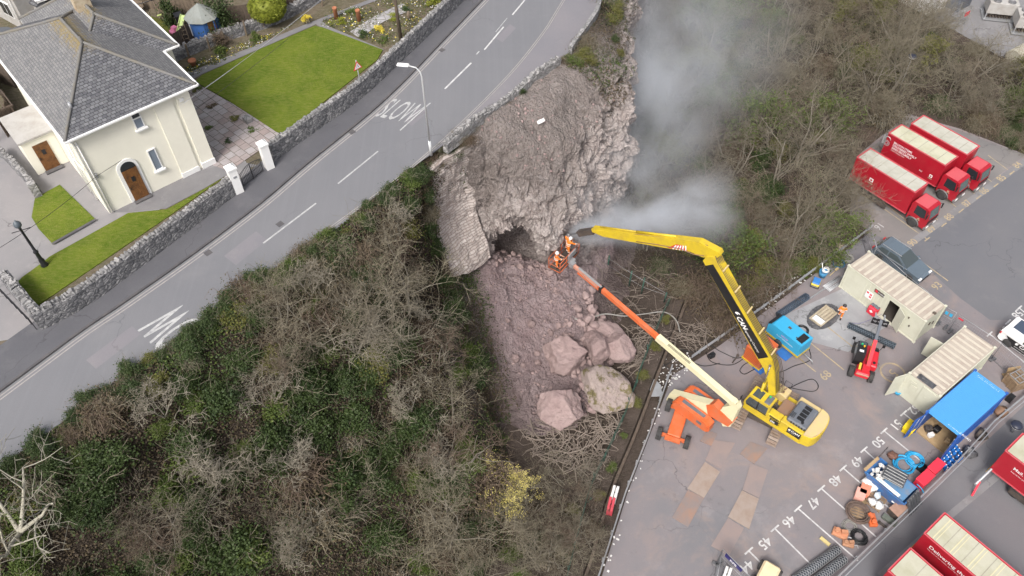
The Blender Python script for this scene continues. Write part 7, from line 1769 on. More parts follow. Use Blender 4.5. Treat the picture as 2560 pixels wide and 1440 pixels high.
WG = [[(1050, 440, 15.2), (1110, 396, 15.4), (1158, 366, 15.4), (1192, 343, 15.5)], [(1030, 515, 13.0), (1110, 478, 12.4), (1150, 455, 12.1), (1186, 432, 12.2)], [(1020, 580, 11.0), (1105, 550, 10), (1150, 535, 9.6), (1186, 525, 9.3)], [(1030, 640, 9.3), (1120, 610, 8.3), (1170, 618, 7.2), (1214, 600, 6.9)], [(1050, 700, 7.6), (1130, 690, 6.6), (1185, 672, 5.8), (1222, 640, 5.6)]]
G = np.array([[tuple(U(*q)) for q in r] for r in WG]); G = up_(up_(G, 0, 10), 1, 10); a_, c_ = G.shape[:2]
nrm = Vector((.733, -.68, .15)).normalized(); b = MB(); front = []
for i in range(a_):
    for j in range(c_):
        q = Vector(G[i, j]) + nrm * (.12 + mnoise.fractal(Vector(G[i, j]) * 1.5, .9, 2, 3) * .16 + mnoise.voronoi(Vector(G[i, j]) * 2.2)[0][0] * .12); front.append(q)
b.v = [tuple(q) for q in front] + [tuple(q - nrm * 1.8) for q in front]; n = a_ * c_
ix = lambda i, j: i * c_ + j
for i in range(a_ - 1):
    for j in range(c_ - 1): b.f.append((ix(i, j), ix(i + 1, j), ix(i + 1, j + 1), ix(i, j + 1)))
ringi = [ix(0, j) for j in range(c_)] + [ix(i, c_ - 1) for i in range(1, a_)] + [ix(a_ - 1, j) for j in range(c_ - 2, -1, -1)] + [ix(i, 0) for i in range(a_ - 2, 0, -1)]
for k in range(len(ringi)): b.f.append((ringi[k], ringi[(k + 1) % len(ringi)], ringi[(k + 1) % len(ringi)] + n, ringi[k] + n))
b.m = [0] * len(b.f); tag(b.build('retaining_wall', brick_stone()), 'pale coursed stone retaining wall under the road left of the cave', 'wall')
# parapets along the road edge above the cliff
wall_run('parapet_wall', [(1108, 372), (1200, 300), (1300, 222), (1392, 160)], .55, .4, 'broken low stone parapet at the top of the cliff', z=ZU - .05, mat_=M_cope, jag=.22, hfun=lambda t: .5 + .22 * sin(t * 9), flip=-1)
pl = resample(smooth([U(x, y, ZU) for x, y in [(1425, 135), (1445, 105), (1470, 72), (1493, 35), (1500, 0), (1504, -40)]]), 30); b = MB()
for i in range(29): b.beam(pl[i] + Vector((0, 0, .3)), pl[i + 1] + Vector((0, 0, .3)), .3, .6)
tag(b.build('edging_wall', M_cope), 'pale concrete edging wall at the upper end of the pavement', 'wall')
o = MB().add([(0, 0, 0), (.5, .1, .15), (.9, .5, .1), (.7, .9, .25), (.45, .6, .3), (.1, .7, .1), (-.1, .3, .2)], [(0, 1, 2, 3, 4, 5, 6)]); o.v += [(x, y, z - .04) for x, y, z in o.v]; o.f.append([13, 12, 11, 10, 9, 8, 7]); o.f += [[i, i + 7, (i + 1) % 7 + 7, (i + 1) % 7] for i in range(7)]; o.m = [0] * len(o.f)
o.v = [(x * .6, y * .6, z * .6) for x, y, z in o.v]; o = o.build('torn_sheet', M_bag, loc=hill_hit(1352, 296) + Vector((-.2, -.3, .12))); tag(o, 'torn white sheet lying on the gravel ledge above the cave', 'sheet')

# ------------------------------------------------------------------ plants
M_bark = rnd('pale_bark', [(.12, .105, .085), (.23, .21, .175), (.165, .145, .12)], .9, 3, .5)
M_twig = rnd('grey_twigs', [(.135, .118, .085), (.23, .205, .15), (.175, .15, .115), (.30, .28, .225)], .9, 1.2, .5)
M_twig2 = rnd('reddish_twigs', [(.11, .08, .06), (.18, .135, .105), (.15, .125, .09)], .9, 1.2, .5)
M_leaf_d = rnd('dark_leaves', [(.018, .034, .012), (.045, .068, .02), (.03, .05, .022)], .55, 1.5, .6)
M_leaf_m = rnd('mid_leaves', [(.035, .06, .014), (.085, .115, .026), (.055, .075, .025)], .6, 1.5, .6)
M_leaf_y = rnd('olive_leaves', [(.08, .09, .02), (.13, .13, .035), (.10, .09, .03)], .65, 1.5, .6)
M_leaf_b = rnd('brown_leaves', [(.06, .045, .028), (.105, .08, .05), (.062, .056, .027)], .85, 1.5, .6)
M_lime = rnd('yellow_green_leaves', [(.16, .20, .02), (.24, .24, .03)], .6, 2, .6)
M_blossom = rnd('yellow_blossom', [(.55, .42, .04), (.70, .60, .10)], .6, 3, .6); M_catkin = rnd('pale_catkins', [(.60, .50, .12), (.72, .64, .24)], .7, 3, .6)

def branches(rg, b, q, d, L, r, lev, maxlev, up=.12, spread=.7, kids=(3, 5), tw=.013, ends=None, bw=None):
    n = 4 if lev < maxlev else 3; pts = [q]; rs = [r]; dd = d.copy()
    for i in range(n):
        dd = (dd + Vector((rg.gauss(0, .2), rg.gauss(0, .2), rg.gauss(0, .16) + up * .5))).normalized(); pts.append(pts[-1] + dd * (L / n)); rs.append(max(tw * .6, r * (1 - .62 * (i + 1) / n)))
    (bw if bw is not None and lev <= 1 else b).tube(pts, rs, 6 if lev == 0 else 4 if lev < 3 else 3, False)
    if lev >= maxlev:
        if ends is not None: ends.append(pts[-1]); ends.append(pts[-2])
        return
    for _ in range(rg.randint(*kids)):
        t = rg.uniform(.25, 1.0) * n; i = min(int(t), n - 1); s = pts[i].lerp(pts[i + 1], t - i)
        a = rg.uniform(0, 2 * pi); ax = dd.orthogonal(); ax.rotate(Matrix.Rotation(a, 3, dd)); nd = (dd * (1 - spread * .55) + ax * spread * rg.uniform(.6, 1.2) + Vector((0, 0, up))).normalized()
        branches(rg, b, s, nd, L * rg.uniform(.5, .8), max(tw, rs[i] * .58), lev + 1, maxlev, up, spread, kids, tw, ends, bw)
def leaves(rg, b, pts, n, s0, s1, spread, mi=None):
    for _ in range(n):
        c = rg.choice(pts); q = Vector((c[0] + rg.gauss(0, spread), c[1] + rg.gauss(0, spread), c[2] + rg.gauss(0, spread * .7))); s = rg.uniform(s0, s1)
        u = Vector((rg.gauss(0, 1), rg.gauss(0, 1), rg.gauss(0, .6))).normalized(); v = u.cross(Vector((rg.gauss(0, .6), rg.gauss(0, .6), 1))).normalized()
        if mi is not None: b.mi = rg.choice(mi)
        b.add([q - u * s * .5, q + v * s * .4, q + u * s * .5, q - v * s * .4], [(0, 1, 2, 3)])
def tree_proto(seed, h, lean, kids, maxlev, spread, twig, leaf=None, nleaf=0, name='bare_tree', tw=.013, stems=1, up=.12):
    rg = random.Random(seed); t = bpy.data.objects.new(name, None); COL.objects.link(t); tb, cb = MB(), MB(); ends = []
    for s in range(stems):
        a = rg.uniform(0, 6.28); d = Vector((cos(a) * lean, sin(a) * lean, 1)).normalized()
        branches(rg, cb, Vector((rg.gauss(0, .12) * (stems > 1), rg.gauss(0, .12) * (stems > 1), -.3)), d, h * rg.uniform(.55, .7), h * .011 + .018, 0, maxlev, up, spread, kids, tw, ends, tb)
    tb.build('trunk', M_bark, t); cb.mi = 0; cm = [twig]
    if leaf: cb.mi = 1; leaves(rg, cb, ends, nleaf or 5200, .12 if nleaf else .06, .26 if nleaf else .11, .22 if nleaf else .1); cm = [twig, leaf]
    cb.build('crown', cm, t); return t
def shrub_proto(seed, sz, leafm, n, ls, twig=None, ntw=0, name='shrub', clumps=14):
    rg = random.Random(seed); t = bpy.data.objects.new(name, None); COL.objects.link(t); fb, sb = MB(), MB(); C = []
    for _ in range(clumps):
        a, e, r = rg.uniform(0, 6.28), rg.uniform(-.1, 1.5), rg.uniform(.35, .95); C.append((cos(a) * cos(e) * sz * r, sin(a) * cos(e) * sz * r, max(.1, sin(e)) * sz * .95 * r))
    per = max(1, n // clumps)
    for c in C: leaves(rg, fb, [c], int(per * rg.uniform(.5, 1.5)), ls * .6, ls * 1.3, sz * rg.uniform(.13, .26))
    fb.build('foliage', leafm, t)
    for c in C: 
        p0 = Vector((rg.gauss(0, .1), rg.gauss(0, .1), -.2)); c = Vector(c); sb.tube([p0, p0.lerp(c, .5) + Vector((0, 0, .1 * sz)), c], [.04, .025, .012], 4, False)
    for _ in range(ntw):
        c = Vector(rg.choice(C)); d = Vector((rg.gauss(0, 1), rg.gauss(0, 1), rg.uniform(.2, 1.3))).normalized(); e = c + d * sz * rg.uniform(.3, .8); sb.tube([c, c.lerp(e, .5) + Vector((rg.gauss(0, .08), rg.gauss(0, .08), .06)), e, e + (d + Vector((rg.gauss(0, .5), rg.gauss(0, .5), -.2))) * sz * .18], [.017, .014, .011, .008], 3, False)
    sb.build('stem', twig or M_twig, t); return t
def bramble_proto(seed, sz, n, twig, leafm, nl):
    rg = random.Random(seed); t = bpy.data.objects.new('bramble', None); COL.objects.link(t); sb, fb = MB(), MB(); E = []
    for _ in range(n):
        a = rg.uniform(0, 6.28); r = sz * rg.uniform(.4, 1.1); h = sz * rg.uniform(.3, .8); c = Vector((rg.gauss(0, sz * .3), rg.gauss(0, sz * .3), -.1)); e = c + Vector((cos(a) * r, sin(a) * r, h * .4)); m = c.lerp(e, .5) + Vector((rg.gauss(0, .15), rg.gauss(0, .15), h))
        sb.tube([c, c.lerp(m, .55) + Vector((0, 0, h * .25)), m, m.lerp(e, .5) + Vector((rg.gauss(0, .1), rg.gauss(0, .1), h * .1)), e], [.02, .017, .014, .011, .008], 3, False); E += [m, e, m.lerp(e, .5)]
    sb.build('stem', twig, t); leaves(rg, fb, E, nl, .07, .15, sz * .16); fb.build('foliage', leafm, t); return t

PR = dict(
 tall=[tree_proto(1, 8.5, .15, (4, 5), 4, .62, M_twig, tw=.009), tree_proto(2, 7.5, .35, (4, 5), 4, .7, M_twig2, tw=.009), tree_proto(3, 9, .2, (3, 5), 4, .55, M_twig, tw=.009, stems=2)],
 spread=[tree_proto(4, 5, .5, (4, 5), 4, .8, M_twig, tw=.009, stems=2, up=.08), tree_proto(5, 4.5, .6, (3, 5), 4, .85, M_twig, tw=.009, stems=3, up=.05), tree_proto(6, 4, .5, (3, 5), 4, .75, M_twig2, tw=.008, stems=3, up=.12)],
 leafy=[tree_proto(7, 6.5, .25, (4, 5), 4, .65, M_twig, M_leaf_y, 1900, 'leafy_tree', tw=.009), tree_proto(8, 6, .3, (4, 5), 4, .7, M_twig, M_leaf_m, 2200, 'leafy_tree', tw=.009)],
 dark=[shrub_proto(11, 1.3, M_leaf_d, 5200, .1, M_twig, 24, 'evergreen_shrub', 18), shrub_proto(12, 1.2, M_leaf_d, 4600, .095, M_twig, 24, 'evergreen_shrub', 22)],
 green=[shrub_proto(13, 1.1, M_leaf_m, 4200, .095, M_twig, 24, 'green_shrub', 17), shrub_proto(14, .9, M_leaf_m, 3300, .09, M_twig, 24, 'green_shrub', 20)],
 olive=[shrub_proto(15, 1.0, M_leaf_y, 3000, .09, M_twig, 24, 'olive_shrub', 18)],
 brown=[bramble_proto(21, 1.4, 230, M_twig2, M_leaf_b, 1100), bramble_proto(22, 1.3, 240, M_twig, M_leaf_b, 900), bramble_proto(23, 1.2, 210, M_twig, M_leaf_d, 1200)])
used = set(); counts = {}
WORDS = dict(tall='bare grey {s} tree', spread='{s} bare twiggy bush', leafy='{s} thinly leaved tree', dark='{s} dark evergreen shrub', green='{s} fresh green shrub', olive='{s} olive yellow shrub', brown='{s} brown bramble thicket')
NAMES = dict(tall='tree', spread='bush', leafy='tree', dark='shrub', green='shrub', olive='shrub', brown='bramble')
ANCH = [((408, 835), 'the faded road lettering'), ((724, 556), 'the nearest white centre dash'), ((897, 418), 'the centre dash opposite the gate'), ((604, 450), 'the numbered gate pillar'), ((1078, 388), 'the street lamp foot'), ((40, 1000), 'the road at the picture edge'), ((220, 1010), 'the lower bend of the bank edge'), ((75, 1300), 'the dead pale tree'), ((600, 1300), 'the longer fallen pole'), ((434, 1250), 'the short white stake'), ((910, 830), 'the pale thorn bush'), ((1135, 520), 'the coursed stone wall'), ((1290, 590), 'the cave'), ((1200, 860), 'the left side of the scar'), ((1399, 1024), 'the rounded layered boulder'), ((1290, 1180), 'the yellow catkin bush'), ((1526, 1272), 'the red plastic barrier'), ((1352, 290), 'the torn white sheet'), ((1500, 10), 'the pale edging wall'), ((1575, 300), 'the cliff nose'), ((1410, 640), 'the lift basket'), ((1620, 600), 'the excavator dipper'), ((1780, 630), 'the excavator boom knee'), ((1590, 720), 'the green fence remnant'), ((1830, 760), 'the excavator boom'), ((1727, 900), 'the guard rail gap'), ((2038, 700), 'the plate compactor'), ((2100, 622), 'the wooden cable drum'), ((2240, 640), 'the grey car'), ((2225, 450), 'the nearest red lorry'), ((2230, 325), 'the middle red lorry'), ((2290, 295), 'the farthest red lorry'), ((2262, 205), 'the lamp post in the wood'), ((2350, 30), 'the white corrugated building'), ((2522, 160), 'the pale tank'), ((2500, 360), 'the far kerb of bay 84'), ((1512, 980), 'the mossy cracked boulder'), ((1640, 930), 'the grey sheet by the rail')]
def plant(kind, q, sc, rz=None, seen=None):
    d = q + Vector((0, 0, 1.5 * sc)) - Vector((0, 0, CAMH)); z_ = d.dot(_f); px = (1280 + FPX * d.dot(_r) / z_, 720 - FPX * d.dot(_u) / z_)
    if 1195 < px[0] < 1395 and 1100 < px[1] < 1265 or 1095 < px[0] < 1230 and 400 < px[1] < 640 or 2195 < px[0] < 2460 and 290 < px[1] < 480 or kind != 'spread' and 2120 < px[0] < 2400 and 285 < px[1] < 520: return None
    if kind in ('tall', 'leafy'):
        d = q + Vector((0, 0, 4.6 * sc)) - Vector((0, 0, CAMH)); z_ = d.dot(_f); p2 = (1280 + FPX * d.dot(_r) / z_, 720 - FPX * d.dot(_u) / z_)
        if 2090 < p2[0] < 2470 and 300 < p2[1] < 560: return None
    L = PR[kind]; i = counts.get(kind, 0); counts[kind] = i + 1; pr = L[i % len(L)]; rz = random.uniform(0, 6.28) if rz is None else rz
    if pr.name not in used: used.add(pr.name); o = pr
    else: o = dup(pr)
    o.location = q; o.rotation_euler = (random.uniform(-.08, .08), random.uniform(-.08, .08), rz); v = sc * random.uniform(.9, 1.1); o.scale = (v * random.uniform(.9, 1.15), v * random.uniform(.9, 1.15), v)
    an = min(ANCH, key=lambda a: (a[0][0] - px[0]) ** 2 + (a[0][1] - px[1]) ** 2); dx, dy = px[0] - an[0][0], px[1] - an[0][1]; dd = math.hypot(dx, dy); a8 = int(round(atan2(-dy, dx) / (pi / 4))) % 8
    rel = ('right of', 'above and right of', 'above', 'above and left of', 'left of', 'below and left of', 'below', 'below and right of')[a8]
    lab = WORDS[kind].format(s='small' if sc < .75 else 'middling' if sc < 1.0 else 'large' if sc < 1.2 else 'very large') + ' ' + ('close ' if dd < 70 else '' if dd < 140 else 'well ' if dd < 230 else 'far ') + rel + ' ' + an[1]
    tag(o, lab, NAMES[kind], lab); o.name = {'tall': 'bare_tree', 'spread': 'bare_bush', 'leafy': 'leafy_tree', 'dark': 'evergreen_shrub', 'green': 'green_shrub', 'olive': 'olive_shrub', 'brown': 'bramble'}[kind]
    return o
random.seed(11)
def on_hill(c, r): return hill_uv(c, r)[0]
NBK = nb_ - 1
# road edge hedge of ivy and brambles, then the bank in rows going down
def bank(kind_weights, n, c0, c1, r0, r1, s0, s1):
    ks = [k for k, w_ in kind_weights for _ in range(w_)]
    for i in range(n):
        c = c0 + (c1 - c0) * (i + random.uniform(.1, .9)) / n; q = on_hill(c, random.uniform(r0, r1)) - Vector((0, 0, .15))
        if r0 > .6 and mnoise.noise(q * .3 + Vector((7, 3, 0))) < -.3: continue
        plant(random.choice(ks), q, random.uniform(s0, s1) * (1 + .45 * mnoise.noise(q * .4)))
C0 = 3.4
bank([('dark', 6), ('brown', 2), ('green', 4), ('olive', 1)], 52, C0, nb_ + .1, .2, .75, .4, .68)
bank([('brown', 5), ('dark', 4), ('green', 2), ('olive', 1)], 36, C0, nb_ - .3, .8, 1.6, .65, 1.0)
bank([('brown', 4), ('dark', 6), ('green', 3), ('spread', 2), ('olive', 1)], 36, C0, nb_ - .4, 1.6, 2.5, .8, 1.2)
bank([('brown', 4), ('dark', 6), ('green', 3), ('spread', 3), ('olive', 1)], 36, C0, nb_ - .4, 2.6, 3.6, .9, 1.35)
bank([('brown', 4), ('dark', 6), ('green', 3), ('spread', 3), ('olive', 1)], 34, C0, nb_ - .3, 3.6, 4.8, .9, 1.4)
bank([('brown', 4), ('dark', 6), ('green', 3), ('spread', 3)], 32, C0, nb_ - .2, 4.8, 6.0, .9, 1.35)
bank([('brown', 5), ('dark', 3), ('green', 2), ('spread', 2)], 26, C0 + .5, nb_ - .1, 6.0, 7.2, .8, 1.3)
bank([('brown', 4), ('dark', 2), ('green', 1), ('spread', 2)], 20, 4.4, nb_ - .1, 7.0, 8.0, .8, 1.2)
bank([('brown', 3), ('dark', 2), ('green', 1), ('olive', 1)], 9, nb_ + 7.0, nb_ + 9.6, .35, 1.6, .5, .85)
bank([('dark', 3), ('green', 2), ('brown', 1)], 12, nb_ - .35, nb_ + .25, 4.6, 7.4, .3, .5)
bank([('dark', 3), ('brown', 1)], 9, nb_ - .32, nb_ - .05, .9, 4.6, .5, .75)
bank([('brown', 3), ('dark', 1)], 10, nb_ + .1, nb_ + 1.1, .2, .7, .3, .42)
bank([('brown', 4), ('dark', 1)], 16, nb_ + .3, nb_ + 7.5, .03, .3, .22, .36)
bank([('brown', 2), ('dark', 2)], 4, nb_ + .5, nb_ + 1.2, .2, .7, .4, .6)
bank([('spread', 2), ('brown', 2), ('dark', 1)], 6, nb_ + 8.2, nb_ + 11, 4, 7.5, .6, 1.0)
# named bushes that stand out
o = plant('spread', on_hill(nb_ - .85, 3.0), 1.35); tag(o, 'pale spreading thorn bush standing out in the middle of the upper bank', 'bush', 'pale thorn bushes')
# old dead tree at the lower left
rg = random.Random(77); t = bpy.data.objects.new('dead_tree', None); COL.objects.link(t); tb, cb = MB(), MB()
for a, L in ((.3, 4.2), (2.2, 3.6), (-.9, 4.0), (1.2, 3.2)): branches(rg, cb, Vector((0, 0, .4)), Vector((cos(a), sin(a), .9)).normalized(), L, .12, 0, 3, .05, .75, (3, 4), .018, None, tb)
tb.build('trunk', paint('lichen_bark', (.38, .36, .30), .9, .4, (.26, .24, .18), 3), t); cb.build('crown', paint('lichen_twigs', (.27, .255, .21), .9, .3), t); t.location = hill_hit(85, 1370) + Vector((0, 0, .8)); t.scale = (1.0, 1.0, 1.0); tag(t, 'dead pale barked tree with thick crooked limbs at the lower left', 'tree')
t = tree_proto(31, 3.4, .35, (3, 5), 4, .7, M_twig, M_catkin, 0, 'catkin_bush', stems=3, tw=.009); t.location = U(1290, 1225, .1); t.scale = (.78, .78, .85); tag(t, 'yellow catkin bush in the pit above the bottom edge', 'bush')
for k, (a, c, lab) in enumerate([((585, 1287, 5.5), (612, 1318, 5.0), 'longer fallen white pole lying in the brambles'), ((422, 1240, 6.8), (446, 1262, 6.4), 'short broken white stake on the bank left of the longer pole')]):
    A, B_ = U(*a), U(*c); o = MB().tube([(0, 0, .9), B_ - A + Vector((0, 0, .7))], .055, 6).build('pole', M_bag, loc=A); tag(o, lab, 'pole')
# woodland floor and pit
WOOD = [(1600, 700), (1720, 760), (1830, 820), (2100, 600), (2090, 540), (2110, 400), (2250, 270), (2420, 300), (2700, 420), (2700, 230), (2560, 200), (2320, 60), (2290, -40), (2250, -180), (1480, -260), (1570, 60), (1600, 330), (1590, 560)]
WP = [U(x, y, 0) for x, y in WOOD]
def inside(q, P):
    c = False; n = len(P)
    for i in range(n):
        a, b_ = P[i], P[(i + 1) % n]
        if (a.y > q.y) != (b_.y > q.y) and q.x < (b_.x - a.x) * (q.y - a.y) / (b_.y - a.y) + a.x: c = not c
    return c
def wood(n, kw, s0, s1, dmin, poly=WP):
    ks = [k for k, w_ in kw for _ in range(w_)]; x0, x1 = min(p.x for p in poly), max(p.x for p in poly); y0, y1 = min(p.y for p in poly), max(p.y for p in poly); S_ = []; tries = 0
    while len(S_) < n and tries < 6000:
        tries += 1; q = Vector((random.uniform(x0, x1), random.uniform(y0, y1), -.05))
        if inside(q, poly) and all((q - s).length > dmin for s in S_): S_.append(q); plant(random.choice(ks), q, random.uniform(s0, s1))
wood(165, [('tall', 6), ('spread', 4), ('leafy', 3)], .6, 1.05, 1.7)
wood(210, [('brown', 5), ('green', 2), ('olive', 2), ('dark', 2), ('spread', 3)], .8, 1.5, 1.3)
EDGE2 = [U(x, y, 0) for x, y in [(1830, 830), (2090, 620), (2060, 560), (1950, 600), (1850, 720)]]
wood(9, [('olive', 2), ('green', 1), ('brown', 2), ('spread', 2)], .8, 1.2, 1.6, EDGE2)
LOR = [U(x, y, 0) for x, y in [(2060, 560), (2130, 530), (2120, 420), (2240, 290), (2180, 260), (2040, 420)]]
wood(12, [('spread', 3), ('brown', 1)], .6, .95, 1.6, LOR)
PIT = [U(x, y, 0) for x, y in [(880, 1440), (1000, 1300), (1230, 1220), (1420, 1290), (1480, 1300), (1440, 1440), (1400, 1550), (880, 1550)]]
wood(20, [('spread', 4), ('brown', 3), ('dark', 1), ('green', 1)], .6, 1.0, 1.3, PIT)
wood(16, [('spread', 3), ('brown', 3), ('olive', 1)], .5, .85, 1.1, [U(x, y, 0) for x, y in [(1400, 1200), (1480, 1200), (1470, 1330), (1420, 1440), (1300, 1420), (1330, 1300)]])
wood(34, [('brown', 4), ('olive', 2), ('dark', 3), ('spread', 1)], .6, 1.05, 1.0, [U(x, y, 0) for x, y in [(2440, 318), (2585, 395), (2680, 430), (2700, 330), (2480, 265), (2430, 262)]])
LB = paint('lichen_branches', (.31, .28, .225), .9, .45, (.17, .15, .115), 2); pt = None
for px, z, k, lab in [((905, 905), 5.5, 1.15, 'pale grey bare tree spreading in front of the scar, centre of the bank'), ((545, 1190), 6.5, 1.0, 'pale forked bare tree above the longer fallen pole'), ((735, 1200), 5.0, .95, 'pale bare tree right of the longer fallen pole'), ((430, 1060), 9.5, .75, 'pale low bare tree left of the bank centre'), ((1010, 575), 12.0, .6, 'small pale bare tree under the road edge left of the stone wall'), ((1110, 1180), 1.5, 1.0, 'pale bare tree in the pit left of the yellow catkin bush'), ((800, 760), 10.5, .7, 'pale bare tree just below the hedge opposite the gate'), ((700, 1040), 7.5, .9, 'pale bare tree in the thick of the central bank'), ((1040, 1040), 4, .8, 'pale bare tree at the dark hollow left of the boulders'), ((1060, 800), 6.5, .6, 'small pale bare tree beside the top of the scar'), ((770, 1390), 3.0, .9, 'pale bare tree cut off by the bottom edge below the bank')]:
    if pt is None:
        pt = tree_proto(63, 3.3, .45, (3, 4), 4, .8, LB, tw=.016, stems=3, up=.06, name='pale_tree'); pt.children[0].data.materials[0] = LB; o = pt
    else: o = dup(pt)
    o.location = hill_hit(*px) + Vector((0, 0, .9)); o.rotation_euler = (.1 * sin(px[0]), .1 * cos(px[0]), px[0]); o.scale = (k, k, k); tag(o, lab, 'tree', 'pale bare trees on the bank')
for px in [(1605, 940), (1590, 1010), (1560, 1090), (1530, 1170), (1500, 1240), (1480, 1330), (1640, 870), (1665, 800)]: plant(random.choice(['green', 'olive', 'brown']), U(*px, .7), random.uniform(.3, .5))
# ground cover: leaf litter, ivy, bramble leaves and dead stems
b = MB(); rg = random.Random(9)
def cover(n, fn, s0, s1, mi):
    for _ in range(n):
        q, nn = fn(); s = rg.uniform(s0, s1); u = Vector((rg.gauss(0, 1), rg.gauss(0, 1), rg.gauss(0, .5))).normalized(); v = u.cross((nn + Vector((rg.gauss(0, .5), rg.gauss(0, .5), rg.gauss(0, .5)))).normalized()).normalized(); q = q + nn * rg.uniform(.02, .22) ; b.mi = rg.choice(mi(q))
        b.add([q - u * s * .5, q + v * s * .33, q + u * s * .5, q - v * s * .33], [(0, 1, 2, 3)])
def fn_bank(): return hill_uv(rg.uniform(3.2, nb_ + .55), rg.uniform(.1, 7.8))
def pick(q):
    k = mnoise.noise(q * .33) + mnoise.noise(q * 1.1) * .5
    return (0, 0, 1) if k > .38 else (0, 1, 0, 2, 4) if k > .08 else (2, 2, 0, 4, 4) if k > -.3 else (2, 2, 4)
cover(120000, fn_bank, .07, .18, pick)
cover(5000, lambda: hill_uv(rg.uniform(nb_ + 6.8, nb_ + 9.8), rg.uniform(.1, 2.2)), .08, .17, pick)
cover(3500, lambda: hill_uv(rg.uniform(nb_ - .1, nb_ + .75), rg.uniform(1.0, 7.5)), .08, .17, pick)
def fn_wood():
    while True:
        q = Vector((rg.uniform(min(p.x for p in WP), max(p.x for p in WP)), rg.uniform(min(p.y for p in WP), max(p.y for p in WP)), -.04))
        if inside(q, WP): return q, Vector((0, 0, 1))
cover(60000, fn_wood, .08, .22, pick)
mats = [M_leaf_d, M_leaf_m, M_leaf_b, M_leaf_y, paint('dead_leaves', (.075, .057, .042), .9, .3)]
tag(b.build('undergrowth', mats), 'ivy, bramble and dead leaves covering the bank and the wood floor', kind='stuff')
def sticks(name, label, regions, m):
    b = MB()
    for poly, n, z0, L0, L1, r0 in regions:
        P = [U(x, y, z0) for x, y in poly]; x0, x1 = min(p.x for p in P), max(p.x for p in P); y0, y1 = min(p.y for p in P), max(p.y for p in P); k = 0
        while k < n:
            q = Vector((rg.uniform(x0, x1), rg.uniform(y0, y1), 0))
            if not inside(q, P): continue
            k += 1; q.z = max(ground_z(q.x, q.y), 0) + rg.uniform(.05, .55); a = rg.uniform(0, 6.28); L = rg.uniform(L0, L1); d = Vector((cos(a), sin(a), rg.gauss(0, .15))); r = r0 * rg.uniform(.4, 1.4)
            b.tube([q - d * L / 2, q - d * L / 6 + Vector((rg.gauss(0, .12), rg.gauss(0, .12), rg.uniform(0, .15))) * L, q + d * L / 5 + Vector((rg.gauss(0, .12), rg.gauss(0, .12), rg.uniform(0, .15))) * L, q + d * L / 2], [r, r * .9, r * .75, r * .5], 4, False)
    tag(b.build(name, m), label, kind='stuff')
sticks('brushwood', 'heaps of cut grey branches around the boulders and the mesh fence', [([(1310, 1080), (1430, 1060), (1560, 1030), (1500, 1190), (1400, 1170), (1320, 1130)], 230, .3, .6, 2.6, .035), ([(1560, 830), (1680, 760), (1700, 800), (1640, 900), (1600, 960), (1570, 920)], 190, .4, .6, 2.4, .03), ([(1690, 840), (1820, 780), (1850, 810), (1720, 880)], 90, .2, .8, 2.4, .025), ([(1480, 640), (1680, 690), (1690, 760), (1560, 790), (1480, 740)], 80, .2, .8, 2.6, .022), ([(1440, 1290), (1500, 1180), (1560, 1060), (1500, 1200)], 60, .2, .6, 1.8, .03)], rnd('dead_wood', [(.19, .155, .13), (.28, .235, .20), (.14, .11, .095)], .9, 2, .8))
# strip between the pit and the yard: bank, timber edge, mesh fence
b = MB(); A = [(1712, 742), (1690, 800), (1650, 900), (1612, 1000), (1575, 1095), (1530, 1200), (1500, 1290), (1468, 1400), (1440, 1480)]; C = [(1668, 765), (1640, 830), (1602, 925), (1570, 1020), (1530, 1110), (1480, 1215), (1455, 1300), (1432, 1390), (1410, 1480)]
a_, c_ = resample(smooth([U(x, y, .55) for x, y in A]), 60), resample(smooth([U(x, y, .55) for x, y in C]), 60)
for q in a_ + c_: q.z += mnoise.noise(q * .9) * .12
b.strip(a_, c_); b.strip(a_, [Vector((q.x + .12, q.y - .05, -.1)) for q in a_]); b.strip(c_, [Vector((q.x - .1, q.y, -.1)) for q in c_]); o = b.build('bank_strip', M_wood_floor); tag(o, kind='structure')
b = MB()
e = [Vector((q.x + .2, q.y - .08, 0)) for q in a_]
for i in range(0, 59, 3): b.beam(e[i] + Vector((0, 0, .18)), e[min(i + 3, 59)] + Vector((0, 0, .18)), .2, .34)
tag(b.build('timber_edging', M_fence), 'dark timber sleepers edging the bank strip beside the guard rail', 'edging')
M_green = paint('fence_green', (.03, .09, .07), .6, .25)
mf = thing('mesh_fence', 'sagging green mesh fence along the pit side of the yard', 'fence', c_[0]); o0 = c_[0]; b = MB(); H_ = 1.0
for i in range(0, 60, 4): MB().cyl(c_[i] - o0 - Vector((0, 0, .3)), c_[i] - o0 + Vector((rg.gauss(0, .1), rg.gauss(0, .1), H_)), .035, 6).build('post', M_green, mf)
for s in (0, 1):
    for k in range(0, 118):
        t0 = k / 2; i0_, i1_ = (t0, t0 + 1.5) if s else (t0 + 1.5, t0); p0 = c_[min(59, int(i0_))].lerp(c_[min(59, int(i0_) + 1)], i0_ - int(i0_)) ; p1 = c_[min(59, int(i1_))].lerp(c_[min(59, int(i1_) + 1)], i1_ - int(i1_)); b.tube([p0 - o0, p1 - o0 + Vector((0, 0, H_ * .95))], .007, 3, False)
b.tube([q - o0 + Vector((0, 0, H_ * .95)) for q in c_], .015, 4, False); b.build('netting', M_green, mf)
mf = thing('mesh_fence', 'leaning remnant of green mesh fence under the excavator boom', 'fence', U(1517, 680, 0)); o0 = mf.location.copy(); P = [U(1517, 680, 0), U(1572, 716, 0), U(1603, 735, 0), U(1660, 755, 0)]
for q, hh in zip(P, (2.0, 1.9, 2.0, 1.2)): MB().cyl(q - o0, q - o0 + Vector((.08, 0, hh)), .06, 8).build('post', M_green, mf)
